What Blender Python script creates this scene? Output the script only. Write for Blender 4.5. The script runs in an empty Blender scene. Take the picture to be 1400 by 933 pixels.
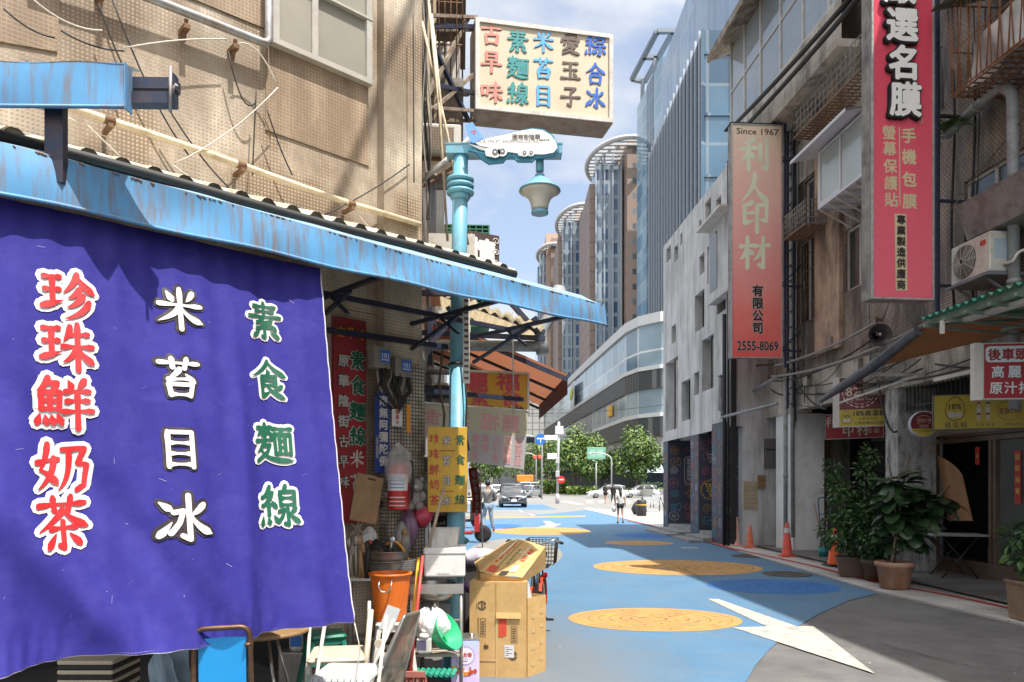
import bpy,math,random
from mathutils import Matrix,Vector,noise
R=math.radians
random.seed(7)
SC=bpy.context.scene
COL=SC.collection
# camera
CAMH=1.62
FPX=1011.0
HOR=662.0
cam_d=bpy.data.cameras.new('camera')
cam_d.lens=26.0; cam_d.sensor_width=36.0
cam_d.shift_y=(HOR-466.5)/1400.0
cam_d.clip_start=0.05; cam_d.clip_end=3000
cam=bpy.data.objects.new('camera',cam_d)
cam.location=(0,0,CAMH); cam.rotation_euler=(R(90),0,0)
COL.objects.link(cam); SC.camera=cam
# sky, sun, exposure
SUN_EL,SUN_AZ=66.0,140.0
w=bpy.data.worlds.new('World'); SC.world=w; w.use_nodes=True
nt=w.node_tree; nt.nodes.clear()
def wn(t,**k):
 n=nt.nodes.new(t)
 for a,b in k.items():setattr(n,a,b)
 return n
out=wn('ShaderNodeOutputWorld'); bg=wn('ShaderNodeBackground'); bg.inputs[1].default_value=0.15
sky=wn('ShaderNodeTexSky',sky_type='NISHITA'); sky.sun_disc=False
sky.sun_elevation=R(SUN_EL); sky.sun_rotation=R(SUN_AZ); sky.altitude=50
sky.air_density=1.0; sky.dust_density=1.5; sky.ozone_density=1.0
tc=wn('ShaderNodeTexCoord'); mp=wn('ShaderNodeMapping'); mp.inputs['Scale'].default_value=(1,1,2.2)
mp.inputs['Location'].default_value=(0.35,0.1,0.2)
n1=wn('ShaderNodeTexNoise'); n1.inputs['Scale'].default_value=3.4; n1.inputs['Detail'].default_value=7; n1.inputs['Roughness'].default_value=0.55
cr=wn('ShaderNodeValToRGB'); cr.color_ramp.elements[0].position=0.42; cr.color_ramp.elements[1].position=0.60
cr.color_ramp.elements[0].color=(.30,.30,.30,1); cr.color_ramp.elements[1].color=(.97,.97,.97,1)
mx=wn('ShaderNodeMixRGB'); mx.inputs[2].default_value=(5.1,5.45,6.2,1)
nt.links.new(tc.outputs['Generated'],mp.inputs[0]); nt.links.new(mp.outputs[0],n1.inputs[0])
nt.links.new(n1.outputs['Fac'],cr.inputs[0]); nt.links.new(cr.outputs[0],mx.inputs[0])
geo=wn('ShaderNodeVectorMath',operation='DOT_PRODUCT')
geo.inputs[1].default_value=(math.sin(R(SUN_AZ))*math.cos(R(SUN_EL)),math.cos(R(SUN_AZ))*math.cos(R(SUN_EL)),math.sin(R(SUN_EL)))
nt.links.new(tc.outputs['Generated'],geo.inputs[0])
gl=wn('ShaderNodeMapRange'); gl.inputs[1].default_value=.25; gl.inputs[2].default_value=1.0; gl.inputs[3].default_value=0.0; gl.inputs[4].default_value=1.0
nt.links.new(geo.outputs['Value'],gl.inputs[0])
gm=wn('ShaderNodeMixRGB'); gm.inputs[1].default_value=(3.7,3.85,4.15,1); gm.inputs[2].default_value=(15,14.4,13.5,1)
nt.links.new(gl.outputs[0],gm.inputs[0]); nt.links.new(gm.outputs[0],mx.inputs[2])
nt.links.new(sky.outputs[0],mx.inputs[1]); nt.links.new(mx.outputs[0],bg.inputs[0]); nt.links.new(bg.outputs[0],out.inputs[0])
sl=bpy.data.lights.new('sun','SUN'); sl.energy=4.6; sl.angle=R(0.5); sl.color=(1,.955,.88)
so=bpy.data.objects.new('sun',sl); COL.objects.link(so)
so.rotation_euler=(R(90-SUN_EL),0,R(180-SUN_AZ)); so.location=(20,-20,40)
SC.view_settings.view_transform='Standard'; SC.view_settings.look='None'
SC.view_settings.gamma=1; SC.view_settings.use_curve_mapping=False
SC.view_settings.exposure=0.68
SC.cycles.use_denoising=True
SC.cycles.max_bounces=7; SC.cycles.diffuse_bounces=4; SC.cycles.glossy_bounces=3
SC.cycles.transparent_max_bounces=6; SC.cycles.caustics_reflective=False; SC.cycles.caustics_refractive=False
# projection helpers (photo pixel > world)
def W(px,py,d):
 return Vector(((px-700)*d/FPX,d,CAMH-(py-HOR)*d/FPX))
def G(px,py,z=0.0):
 d=(CAMH-z)*FPX/(py-HOR)
 return Vector(((px-700)*d/FPX,d,z))
def frame(o,ux,uy):
 """frame at o with x axis along (ux,uy), y into the wall, z up"""
 l=math.hypot(ux,uy); ux/=l; uy/=l
 return Matrix(((ux,-uy,0,o[0]),(uy,ux,0,o[1]),(0,0,1,o[2]),(0,0,0,1)))
def onplane(F,yl,px,py):
 """local (x,z) where the ray of a pixel meets the plane y=yl of frame F"""
 Fi=F.inverted(); a=Fi@Vector((0,0,CAMH)); b=Fi@W(px,py,1.0); r=b-a
 t=(yl-a.y)/r.y; p=a+r*t
 return p.x,p.z
def T(x=0,y=0,z=0,rz=0,rx=0,ry=0):
 m=Matrix.Translation((x,y,z))
 if rz:m=m@Matrix.Rotation(R(rz),4,'Z')
 if ry:m=m@Matrix.Rotation(R(ry),4,'Y')
 if rx:m=m@Matrix.Rotation(R(rx),4,'X')
 return m
I4=Matrix.Identity(4)
# materials
MATS={}
def mat(name,col,rough=.6,metal=0.,var=.12,scale=3.,bump=0.,bscale=30.,spec=.5,stain=None,emit=0.,coat=0.,alpha=1.,trans=0.,streak=1.,grain=0.):
 """weathered procedural surface: base colour with noise variation, optional stain (colour, amount, scale) and bump"""
 if name in MATS:return MATS[name]
 m=bpy.data.materials.new(name); m.use_nodes=True
 t=m.node_tree; b=t.nodes['Principled BSDF']
 c4=(*col,1)
 b.inputs['Roughness'].default_value=rough; b.inputs['Metallic'].default_value=metal
 b.inputs['Specular IOR Level'].default_value=spec
 b.inputs['Coat Weight'].default_value=coat
 b.inputs['Alpha'].default_value=alpha; b.inputs['Transmission Weight'].default_value=trans
 tcn=t.nodes.new('ShaderNodeTexCoord')
 src=None
 if var:
  n=t.nodes.new('ShaderNodeTexNoise'); n.inputs['Scale'].default_value=scale; n.inputs['Detail'].default_value=6; n.inputs['Roughness'].default_value=.65
  t.links.new(tcn.outputs['Object'],n.inputs['Vector'])
  r=t.nodes.new('ShaderNodeValToRGB'); r.color_ramp.elements[0].position=.3; r.color_ramp.elements[1].position=.7
  lo=tuple(max(0,x*(1-var)) for x in col); hi=tuple(min(1,x*(1+var)) for x in col)
  r.color_ramp.elements[0].color=(*lo,1); r.color_ramp.elements[1].color=(*hi,1)
  t.links.new(n.outputs['Fac'],r.inputs[0]); src=r.outputs[0]
 if stain:
  sc,am,ss=stain
  mp=t.nodes.new('ShaderNodeMapping'); mp.inputs['Scale'].default_value=(1,1,streak)
  t.links.new(tcn.outputs['Object'],mp.inputs[0])
  n=t.nodes.new('ShaderNodeTexNoise'); n.inputs['Scale'].default_value=ss; n.inputs['Detail'].default_value=8; n.inputs['Roughness'].default_value=.7
  t.links.new(mp.outputs[0],n.inputs['Vector'])
  r=t.nodes.new('ShaderNodeValToRGB'); r.color_ramp.elements[0].position=.46; r.color_ramp.elements[1].position=.64
  r.color_ramp.elements[0].color=(0,0,0,1); r.color_ramp.elements[1].color=(am,am,am,1)
  t.links.new(n.outputs['Fac'],r.inputs[0])
  x=t.nodes.new('ShaderNodeMixRGB'); x.inputs[2].default_value=(*sc,1)
  t.links.new(r.outputs[0],x.inputs[0])
  if src:t.links.new(src,x.inputs[1])
  else:x.inputs[1].default_value=c4
  src=x.outputs[0]
 if grain:
  n=t.nodes.new('ShaderNodeTexNoise'); n.inputs['Scale'].default_value=95; n.inputs['Detail'].default_value=3; n.inputs['Roughness'].default_value=.8
  t.links.new(tcn.outputs['Object'],n.inputs['Vector'])
  r=t.nodes.new('ShaderNodeMapRange'); r.inputs[1].default_value=.3; r.inputs[2].default_value=.7; r.inputs[3].default_value=1-grain; r.inputs[4].default_value=1+grain*.8; t.links.new(n.outputs['Fac'],r.inputs[0])
  x=t.nodes.new('ShaderNodeMixRGB'); x.blend_type='MULTIPLY'; x.inputs[0].default_value=1; t.links.new(src,x.inputs[1]); t.links.new(r.outputs[0],x.inputs[2]); src=x.outputs[0]
 if src:t.links.new(src,b.inputs['Base Color'])
 else:b.inputs['Base Color'].default_value=c4
 if bump:
  n=t.nodes.new('ShaderNodeTexNoise'); n.inputs['Scale'].default_value=bscale; n.inputs['Detail'].default_value=4
  t.links.new(tcn.outputs['Object'],n.inputs['Vector'])
  bp=t.nodes.new('ShaderNodeBump'); bp.inputs['Strength'].default_value=bump; bp.inputs['Distance'].default_value=.02
  t.links.new(n.outputs['Fac'],bp.inputs['Height']); t.links.new(bp.outputs[0],b.inputs['Normal'])
 if emit:
  b.inputs['Emission Color'].default_value=c4; b.inputs['Emission Strength'].default_value=emit
 MATS[name]=m
 return m
def tilemat(name,c1,c2,grout,tw,th,mortar=.12,rough=.45,var=.3,vscale=1.2,stain=None,offset=0.,bump=.25,streak=.25,grout2=None):
 """small wall tiles in the wall's own (x+y, z) plane, with large-scale weathering"""
 if name in MATS:return MATS[name]
 m=bpy.data.materials.new(name); m.use_nodes=True
 t=m.node_tree; b=t.nodes['Principled BSDF']; b.inputs['Roughness'].default_value=rough
 N=t.nodes.new; L=t.links.new
 tcn=N('ShaderNodeTexCoord'); sp=N('ShaderNodeSeparateXYZ'); L(tcn.outputs['Object'],sp.inputs[0])
 ad=N('ShaderNodeMath'); ad.operation='ADD'; L(sp.outputs[0],ad.inputs[0]); L(sp.outputs[1],ad.inputs[1])
 cb=N('ShaderNodeCombineXYZ'); L(ad.outputs[0],cb.inputs[0]); L(sp.outputs[2],cb.inputs[1])
 br=N('ShaderNodeTexBrick'); br.offset=offset; L(cb.outputs[0],br.inputs['Vector'])
 br.inputs['Scale'].default_value=1; br.inputs['Brick Width'].default_value=tw; br.inputs['Row Height'].default_value=th
 br.inputs['Mortar Size'].default_value=mortar*min(tw,th); br.inputs['Mortar Smooth'].default_value=.3
 br.inputs['Color1'].default_value=(*c1,1); br.inputs['Color2'].default_value=(*c2,1); br.inputs['Mortar'].default_value=(*grout,1)
 if grout2:
  ng=N('ShaderNodeTexNoise'); ng.inputs['Scale'].default_value=.9; ng.inputs['Detail'].default_value=6; L(tcn.outputs['Object'],ng.inputs['Vector'])
  rg=N('ShaderNodeValToRGB'); rg.color_ramp.elements[0].position=.44; rg.color_ramp.elements[1].position=.58; rg.color_ramp.elements[0].color=(*grout,1); rg.color_ramp.elements[1].color=(*grout2,1); L(ng.outputs['Fac'],rg.inputs[0]); L(rg.outputs[0],br.inputs['Mortar'])
 n=N('ShaderNodeTexNoise'); n.inputs['Scale'].default_value=vscale; n.inputs['Detail'].default_value=7; n.inputs['Roughness'].default_value=.65
 L(tcn.outputs['Object'],n.inputs['Vector'])
 mr=N('ShaderNodeMapRange'); mr.inputs[1].default_value=.3; mr.inputs[2].default_value=.7; mr.inputs[3].default_value=1-var; mr.inputs[4].default_value=1+var*.5
 L(n.outputs['Fac'],mr.inputs[0])
 mul=N('ShaderNodeMixRGB'); mul.blend_type='MULTIPLY'; mul.inputs[0].default_value=1
 L(br.outputs['Color'],mul.inputs[1]); L(mr.outputs[0],mul.inputs[2])
 src=mul.outputs[0]
 if stain:
  sc,am,ss=stain
  mp=N('ShaderNodeMapping'); mp.inputs['Scale'].default_value=(1,1,streak); L(tcn.outputs['Object'],mp.inputs[0])
  n2=N('ShaderNodeTexNoise'); n2.inputs['Scale'].default_value=ss; n2.inputs['Detail'].default_value=8; n2.inputs['Roughness'].default_value=.7
  L(mp.outputs[0],n2.inputs['Vector'])
  r=N('ShaderNodeValToRGB'); r.color_ramp.elements[0].position=.42; r.color_ramp.elements[1].position=.59
  r.color_ramp.elements[0].color=(0,0,0,1); r.color_ramp.elements[1].color=(am,am,am,1); L(n2.outputs['Fac'],r.inputs[0])
  x=N('ShaderNodeMixRGB'); x.inputs[2].default_value=(*sc,1); L(r.outputs[0],x.inputs[0]); L(src,x.inputs[1]); src=x.outputs[0]
 L(src,b.inputs['Base Color'])
 if bump:
  bp=N('ShaderNodeBump'); bp.inputs['Strength'].default_value=bump; bp.inputs['Distance'].default_value=.004; bp.invert=True
  L(br.outputs['Fac'],bp.inputs['Height']); L(bp.outputs[0],b.inputs['Normal'])
 MATS[name]=m
 return m
def gradmat(name,stops,axis=2,lo=0.,hi=1.,rough=.4,stain=None,wob=.12,spec=.5):
 """printed panel whose ink has faded unevenly: colour ramp along an object axis, broken up by noise"""
 if name in MATS:return MATS[name]
 m=bpy.data.materials.new(name); m.use_nodes=True
 t=m.node_tree; b=t.nodes['Principled BSDF']; b.inputs['Roughness'].default_value=rough; b.inputs['Specular IOR Level'].default_value=spec
 N=t.nodes.new; L=t.links.new
 tcn=N('ShaderNodeTexCoord'); sp=N('ShaderNodeSeparateXYZ'); L(tcn.outputs['Object'],sp.inputs[0])
 mr=N('ShaderNodeMapRange'); mr.inputs[1].default_value=lo; mr.inputs[2].default_value=hi; L(sp.outputs[axis],mr.inputs[0])
 n=N('ShaderNodeTexNoise'); n.inputs['Scale'].default_value=1.6; n.inputs['Detail'].default_value=5; L(tcn.outputs['Object'],n.inputs['Vector'])
 a=N('ShaderNodeMath'); a.operation='MULTIPLY_ADD'; L(n.outputs['Fac'],a.inputs[0]); a.inputs[1].default_value=wob*2; a.inputs[2].default_value=-wob
 s=N('ShaderNodeMath'); s.operation='ADD'; L(mr.outputs[0],s.inputs[0]); L(a.outputs[0],s.inputs[1])
 r=N('ShaderNodeValToRGB'); L(s.outputs[0],r.inputs[0])
 e=r.color_ramp.elements
 while len(e)<len(stops):e.new(.5)
 for k,(p,c) in enumerate(stops):e[k].position=p; e[k].color=(*c,1)
 src=r.outputs[0]
 n2=N('ShaderNodeTexNoise'); n2.inputs['Scale'].default_value=22; n2.inputs['Detail'].default_value=6; L(tcn.outputs['Object'],n2.inputs['Vector'])
 mr2=N('ShaderNodeMapRange'); mr2.inputs[1].default_value=.35; mr2.inputs[2].default_value=.65; mr2.inputs[3].default_value=.96; mr2.inputs[4].default_value=1.02; L(n2.outputs['Fac'],mr2.inputs[0])
 mul=N('ShaderNodeMixRGB'); mul.blend_type='MULTIPLY'; mul.inputs[0].default_value=1; L(src,mul.inputs[1]); L(mr2.outputs[0],mul.inputs[2])
 L(mul.outputs[0],b.inputs['Base Color'])
 MATS[name]=m
 return m
def translucent(m,col,f):
 """let light through a thin cloth or sheet"""
 t=m.node_tree; b=t.nodes['Principled BSDF']; q=t.nodes.new('ShaderNodeBsdfTranslucent'); q.inputs[0].default_value=(*col,1); x=t.nodes.new('ShaderNodeMixShader'); x.inputs[0].default_value=f
 t.links.new(b.outputs[0],x.inputs[1]); t.links.new(q.outputs[0],x.inputs[2]); t.links.new(x.outputs[0],t.nodes['Material Output'].inputs[0]); return m
def glassmat(name,col,rough=.03,metal=.0,spec=.8,wave=.0,coat=0.):
 if name in MATS:return MATS[name]
 m=mat(name,col,rough=rough,metal=metal,var=.25,scale=.35,spec=spec,bump=wave,bscale=.6,coat=coat)
 return m
# mesh builder
class B:
 def __init__(s):s.v=[]; s.f=[]; s.m=[]; s.sm=[]; s.X=I4; s.mi=0; s.smooth=False
 def P(s,p):
  s.v.append(tuple(s.X@Vector(p))); return len(s.v)-1
 def F(s,idx,smooth=None):
  s.f.append(tuple(idx)); s.m.append(s.mi); s.sm.append(s.smooth if smooth is None else smooth)
 def poly(s,pts,smooth=False):
  s.F([s.P(p) for p in pts],smooth); return s
 def box(s,x0,y0,z0,x1,y1,z1):
  if x0>x1:x0,x1=x1,x0
  if y0>y1:y0,y1=y1,y0
  if z0>z1:z0,z1=z1,z0
  a=[s.P(p) for p in ((x0,y0,z0),(x1,y0,z0),(x1,y1,z0),(x0,y1,z0),(x0,y0,z1),(x1,y0,z1),(x1,y1,z1),(x0,y1,z1))]
  for q in ((0,3,2,1),(4,5,6,7),(0,1,5,4),(1,2,6,5),(2,3,7,6),(3,0,4,7)):s.F([a[i] for i in q],False)
  return s
 def cbox(s,x0,y0,z0,x1,y1,z1,c=.01):
  """box with chamfered vertical edges and top rim"""
  if x0>x1:x0,x1=x1,x0
  if y0>y1:y0,y1=y1,y0
  def ring(i,z):return [s.P(p) for p in ((x0+i+c,y0+i,z),(x1-i-c,y0+i,z),(x1-i,y0+i+c,z),(x1-i,y1-i-c,z),(x1-i-c,y1-i,z),(x0+i+c,y1-i,z),(x0+i,y1-i-c,z),(x0+i,y0+i+c,z))]
  r=[ring(c*.6,z0),ring(0,z0+c),ring(0,z1-c),ring(c*.6,z1)]
  for k in range(3):
   for i in range(8):s.F((r[k][i],r[k][(i+1)%8],r[k+1][(i+1)%8],r[k+1][i]),False)
  s.F(r[0][::-1],False); s.F(r[3],False); return s
 def bar(s,a,b,w,h=None,up=(0,0,1)):
  """rectangular bar between two points"""
  h=h or w; a=Vector(a); b=Vector(b); d=(b-a)
  if d.length<1e-6:return s
  d.normalize(); u=Vector(up)
  if abs(d.dot(u))>.98:u=Vector((1,0,0)) if abs(d.x)<.9 else Vector((0,1,0))
  x=d.cross(u).normalized(); y=x.cross(d).normalized()
  q=[]
  for p in (a,b):
   for i,j in ((-1,-1),(1,-1),(1,1),(-1,1)):q.append(s.P(p+x*i*w/2+y*j*h/2))
  for f in ((0,1,2,3),(7,6,5,4),(0,4,5,1),(1,5,6,2),(2,6,7,3),(3,7,4,0)):s.F([q[i] for i in f],False)
  return s
 def tube(s,pts,r,n=8,cap=True,smooth=True):
  pts=[Vector(p) for p in pts]; rs=r if isinstance(r,(list,tuple)) else [r]*len(pts)
  rings=[]; prev=None
  for i,p in enumerate(pts):
   if i==0:d=pts[1]-p
   elif i==len(pts)-1:d=p-pts[i-1]
   else:d=(pts[i+1]-p).normalized()+(p-pts[i-1]).normalized()
   if d.length<1e-9:d=Vector((0,0,1))
   d.normalize()
   if prev is None:
    u=Vector((0,0,1)) if abs(d.z)<.9 else Vector((1,0,0))
    x=d.cross(u).normalized()
   else:
    x=(prev-d*prev.dot(d))
    if x.length<1e-6:x=d.orthogonal()
    x.normalize()
   prev=x; y=d.cross(x)
   rings.append([s.P(p+(x*math.cos(2*math.pi*k/n)+y*math.sin(2*math.pi*k/n))*rs[i]) for k in range(n)])
  for i in range(len(rings)-1):
   for k in range(n):s.F((rings[i][k],rings[i][(k+1)%n],rings[i+1][(k+1)%n],rings[i+1][k]),smooth)
  if cap:s.F(rings[0][::-1],False); s.F(rings[-1],False)
  return s
 def lathe(s,prof,n=20,o=(0,0,0),smooth=True,cap0=True,cap1=True,sx=1.,sy=1.):
  """profile of (radius, z) round the z axis"""
  rings=[[s.P((o[0]+r*sx*math.cos(2*math.pi*k/n),o[1]+r*sy*math.sin(2*math.pi*k/n),o[2]+z)) for k in range(n)] for r,z in prof]
  for i in range(len(rings)-1):
   for k in range(n):s.F((rings[i][k],rings[i][(k+1)%n],rings[i+1][(k+1)%n],rings[i+1][k]),smooth)
  if cap0:s.F(rings[0][::-1],False)
  if cap1:s.F(rings[-1],False)
  return s
 def prism(s,pts,d0,d1,plane='xz',smooth=False):
  """outline given in a plane, extruded from d0 to d1 along the third axis"""
  def mk(p,d):
   if plane=='xz':return (p[0],d,p[1])
   if plane=='xy':return (p[0],p[1],d)
   return (d,p[0],p[1])
  a=[s.P(mk(p,d0)) for p in pts]; b=[s.P(mk(p,d1)) for p in pts]; n=len(pts)
  s.F(a[::-1],False); s.F(b,False)
  for i in range(n):s.F((a[i],a[(i+1)%n],b[(i+1)%n],b[i]),smooth)
  return s
 def grid(s,fn,nu,nv,smooth=True):
  """fn(u,v) over 0..1"""
  ix=[[s.P(fn(i/nu,j/nv)) for i in range(nu+1)] for j in range(nv+1)]
  for j in range(nv):
   for i in range(nu):s.F((ix[j][i],ix[j][i+1],ix[j+1][i+1],ix[j+1][i]),smooth)
  return s
 def ball(s,c,r,n=12,m=8,sx=1,sy=1,sz=1,jit=0.):
  prof=[(math.sin(math.pi*k/m),-math.cos(math.pi*k/m)) for k in range(1,m)]
  def q(x,y,z):
   k=1+(random.uniform(-jit,jit) if jit else 0)
   return (c[0]+x*r*sx*k,c[1]+y*r*sy*k,c[2]+z*r*sz*k)
  rings=[[s.P(q(a*math.cos(2*math.pi*k/n),a*math.sin(2*math.pi*k/n),z)) for k in range(n)] for a,z in prof]
  b0=s.P(q(0,0,-1)); t0=s.P(q(0,0,1))
  for k in range(n):s.F((b0,rings[0][(k+1)%n],rings[0][k]),True); s.F((t0,rings[-1][k],rings[-1][(k+1)%n]),True)
  for i in range(len(rings)-1):
   for k in range(n):s.F((rings[i][k],rings[i][(k+1)%n],rings[i+1][(k+1)%n],rings[i+1][k]),True)
  return s
 def build(s,name,mats,parent=None,M=None):
  me=bpy.data.meshes.new(name)
  me.from_pydata(s.v,[],s.f)
  if not isinstance(mats,(list,tuple)):mats=[mats]
  for m in mats:me.materials.append(m)
  me.polygons.foreach_set('material_index',[min(i,len(mats)-1) for i in s.m])
  me.polygons.foreach_set('use_smooth',s.sm)
  me.update()
  o=bpy.data.objects.new(name,me); COL.objects.link(o)
  if parent:o.parent=parent
  if M is not None:o.matrix_world=M
  return o
def thing(name,label,cat,M=I4,group=None):
 o=bpy.data.objects.new(name,None); COL.objects.link(o); o.empty_display_size=.2
 o.matrix_world=M; o['label']=label; o['category']=cat
 if group:o['group']=group
 return o
def tag(o,label,cat,group=None):
 o['label']=label; o['category']=cat
 if group:o['group']=group
 return o
def struct(g,name,mats,M=None,kind='structure',label=None):
 o=g.build(name,mats,None,M); o['kind']=kind
 if label:o['label']=label
 return o
def dup(root,M,label=None):
 r=root.copy(); COL.objects.link(r); r.matrix_world=M
 if label:r['label']=label
 for ch in list(root.children):
  c=ch.copy(); COL.objects.link(c); c.parent=r
  for gch in ch.children:
   d=gch.copy(); COL.objects.link(d); d.parent=c
 return r
def sag(a,b,drop,n=10):
 a=Vector(a); b=Vector(b)
 return [a.lerp(b,i/n)-Vector((0,0,drop*4*(i/n)*(1-i/n))) for i in range(n+1)]
def bend(pts,rad=.08,n=5):
 """round the corners of a polyline"""
 pts=[Vector(p) for p in pts]; o=[pts[0]]
 for i in range(1,len(pts)-1):
  a=(pts[i-1]-pts[i]); b=(pts[i+1]-pts[i]); k=min(rad,a.length*.45,b.length*.45)
  p,q=pts[i]+a.normalized()*k,pts[i]+b.normalized()*k
  for j in range(n+1):
   t=j/n; o.append(p*(1-t)**2+pts[i]*2*t*(1-t)+q*t*t)
 o.append(pts[-1]); return o
# lettering
KAI={}
for ln in '''珍|h 8,18 36,15;h 9,42 35,39;s 22,17 22,68;t 4,74 40,60;p 66,6 58,26 42,44;n 66,8 76,24 97,42;p 70,34 62,46 50,54;p 76,46 64,62 48,72;p 86,58 70,80 44,94
珠|h 8,18 36,15;h 9,42 35,39;s 22,17 22,68;t 4,74 40,60;p 56,10 52,26 44,38;h 54,26 88,22;h 42,50 96,46;s 69,4 69,94;p 68,50 58,68 42,80;n 70,50 80,66 98,80
鮮|p 22,4 16,18 4,30;z 20,14 38,13 30,28;s 10,32 11,64;z 10,32 42,30 40,64;h 12,47 40,46;s 25,32 25,63;h 12,63 40,62;d 8,74 3,90;d 17,76 19,90;d 27,75 30,89;d 37,72 44,88;d 58,8 64,20;p 86,4 80,14 74,22;h 52,28 94,25;h 54,46 92,43;h 48,66 99,62;s 73,27 73,97
奶|p 24,6 18,34 8,54;n 8,54 24,64 40,82;p 34,32 26,64 4,90;h 4,40 42,34;z 50,16 90,12 78,42 94,44 88,84 74,92;p 62,18 58,60 40,92
茶|h 8,20 92,17;s 34,6 36,30;s 66,4 60,30;p 50,28 36,46 6,64;n 52,30 68,46 96,60;h 28,62 74,60;z 50,50 50,96 42,91;d 36,72 22,92;d 62,72 80,90
米|d 24,14 34,32;p 78,10 72,22 64,32;h 8,44 94,40;s 50,4 50,98;p 48,46 34,66 6,84;n 52,46 68,66 96,80
苔|h 8,18 92,15;s 34,6 36,28;s 66,4 60,28;p 50,30 40,44 26,56;h 26,57 74,52;d 62,42 80,60;s 26,66 30,94;z 26,68 76,66 70,94;h 30,92 70,91
目|s 24,8 24,94;z 24,10 76,8 76,94;h 26,36 74,35;h 26,62 74,61;h 26,88 74,87
冰|d 8,20 24,32;t 6,88 26,58;z 58,4 58,92 44,84;z 30,38 48,35 40,58 24,80;p 84,22 74,34 62,44;n 62,44 74,64 98,82
素|h 20,14 82,12;h 26,27 76,25;s 50,3 50,40;h 6,42 96,38;p 48,42 40,50 28,56;h 28,57 62,54;p 70,48 52,62 26,72;h 26,73 76,68;d 66,60 80,74;z 50,72 50,97 42,93;d 34,80 16,94;d 66,80 86,94
食|p 50,2 36,22 4,42;n 52,4 68,22 98,40;d 48,24 52,34;z 30,42 70,40 70,64;h 32,52 70,52;h 32,64 70,63;s 31,42 32,92;t 32,92 54,80;p 84,64 74,71 62,76;n 46,64 62,80 92,96
麵|h 8,14 46,12;s 27,4 27,46;p 18,18 14,26 6,34;d 18,26 24,34;p 40,16 36,24 30,32;d 38,24 48,34;h 4,46 50,42;p 22,50 16,62 4,74;z 18,58 40,56 30,74 4,94;n 14,64 40,88 98,93;h 50,16 98,14;p 74,16 70,22 66,28;s 54,28 55,78;z 54,29 94,28 93,78;s 67,30 67,76;s 80,30 80,76;h 67,45 80,45;h 67,60 80,60;h 55,77 93,76
線|p 28,4 20,20 8,28;h 8,29 28,26;p 34,18 22,38 8,47;h 8,48 38,44;d 32,38 42,52;s 24,48 24,70;d 8,74 4,92;d 22,76 24,90;d 36,72 44,86;p 70,2 66,10 60,16;s 54,16 55,48;z 54,17 90,15 89,48;h 56,31 88,30;h 55,47 89,46;z 72,48 72,94 62,90;z 48,62 64,58 58,72 46,86;p 90,54 84,62 78,66;n 74,62 84,76 99,88
古|h 8,28 92,24;s 50,4 50,54;s 24,54 28,94;z 24,56 78,53 73,94;h 28,90 73,89
早|s 26,8 28,46;z 26,10 74,8 72,46;h 28,27 72,26;h 28,45 72,44;h 6,64 94,60;s 50,46 50,98
味|s 6,28 9,66;z 6,30 34,28 31,66;h 9,64 31,63;h 48,26 88,23;h 42,48 98,44;s 69,6 69,96;p 68,48 58,68 40,82;n 70,48 82,68 99,80
愛|p 76,4 50,10 22,14;d 26,18 32,28;d 46,16 50,26;p 76,14 72,20 66,28;d 14,30 8,44;z 12,34 90,32 82,44;d 26,44 20,58;z 38,42 42,56 66,58 66,50;d 50,42 54,50;d 72,42 82,54;p 42,60 30,76 10,86;z 36,68 70,66 50,84 14,98;n 30,72 56,88 94,96
玉|h 16,18 84,15;h 20,48 80,45;h 6,88 95,84;s 50,16 50,86;d 62,60 78,76
子|z 24,14 74,11 50,34;z 50,34 54,60 50,92 36,86;h 6,54 95,49
綜|p 28,4 20,20 8,28;h 8,29 28,26;p 34,18 22,38 8,47;h 8,48 38,44;d 32,38 42,52;s 24,48 24,70;d 8,74 4,92;d 22,76 24,90;d 36,72 44,86;d 70,2 74,12;d 52,16 48,28;z 50,19 94,17 88,28;h 58,38 86,36;h 46,54 98,51;z 72,54 72,94 62,90;d 60,64 48,82;d 82,64 96,80
合|p 50,2 36,26 4,48;n 52,4 68,26 98,46;h 34,44 66,43;s 26,58 29,94;z 26,60 76,57 72,94;h 29,91 72,90
利|p 46,6 32,14 12,20;h 4,36 56,31;s 30,16 30,94;p 30,38 20,58 4,74;d 32,42 46,58;s 68,20 68,66;z 90,6 90,94 78,86
人|p 50,8 42,48 6,92;n 49,38 66,66 96,90
印|p 42,10 30,18 16,20;s 16,20 17,72;h 18,44 44,42;t 16,72 48,66;z 58,20 90,17 88,66 74,62;s 58,20 58,98
材|h 4,34 48,30;s 26,6 26,96;p 26,36 16,58 2,72;d 30,42 42,54;h 50,32 98,28;z 78,6 78,94 64,86;p 76,36 64,58 46,74'''.split('\n'):
 k,v=ln.split('|')
 KAI[k]=[(q[0],[tuple(float(a)/100 for a in p.split(',')) for p in q[2:].split()]) for q in v.split(';')]
PROF={'h':((0,1.0),(.12,.95),(.35,.52),(.72,.58),(.92,1.15),(1,.8)),'s':((0,.85),(.1,1.15),(.4,.92),(.8,.95),(1,1.0)),'p':((0,.95),(.12,1.15),(.5,.95),(.8,.62),(1,.2)),'n':((0,.4),(.3,.7),(.7,1.25),(.84,1.45),(1,.25)),'d':((0,.35),(.5,1.05),(.85,1.3),(1,.9)),'t':((0,.9),(.2,1.25),(.7,.6),(1,.2)),'z':((0,1.),(1,.9))}
def _w(k,t):
 P=PROF[k]
 for (a,x),(b,y) in zip(P,P[1:]):
  if t<=b:return x+(y-x)*(t-a)/max(b-a,1e-6)
 return P[-1][1]
def _disc(F,x,y,r,n=8):
 F.append([(x+r*math.cos(2*math.pi*k/n),y+r*math.sin(2*math.pi*k/n)) for k in range(n)])
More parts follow.
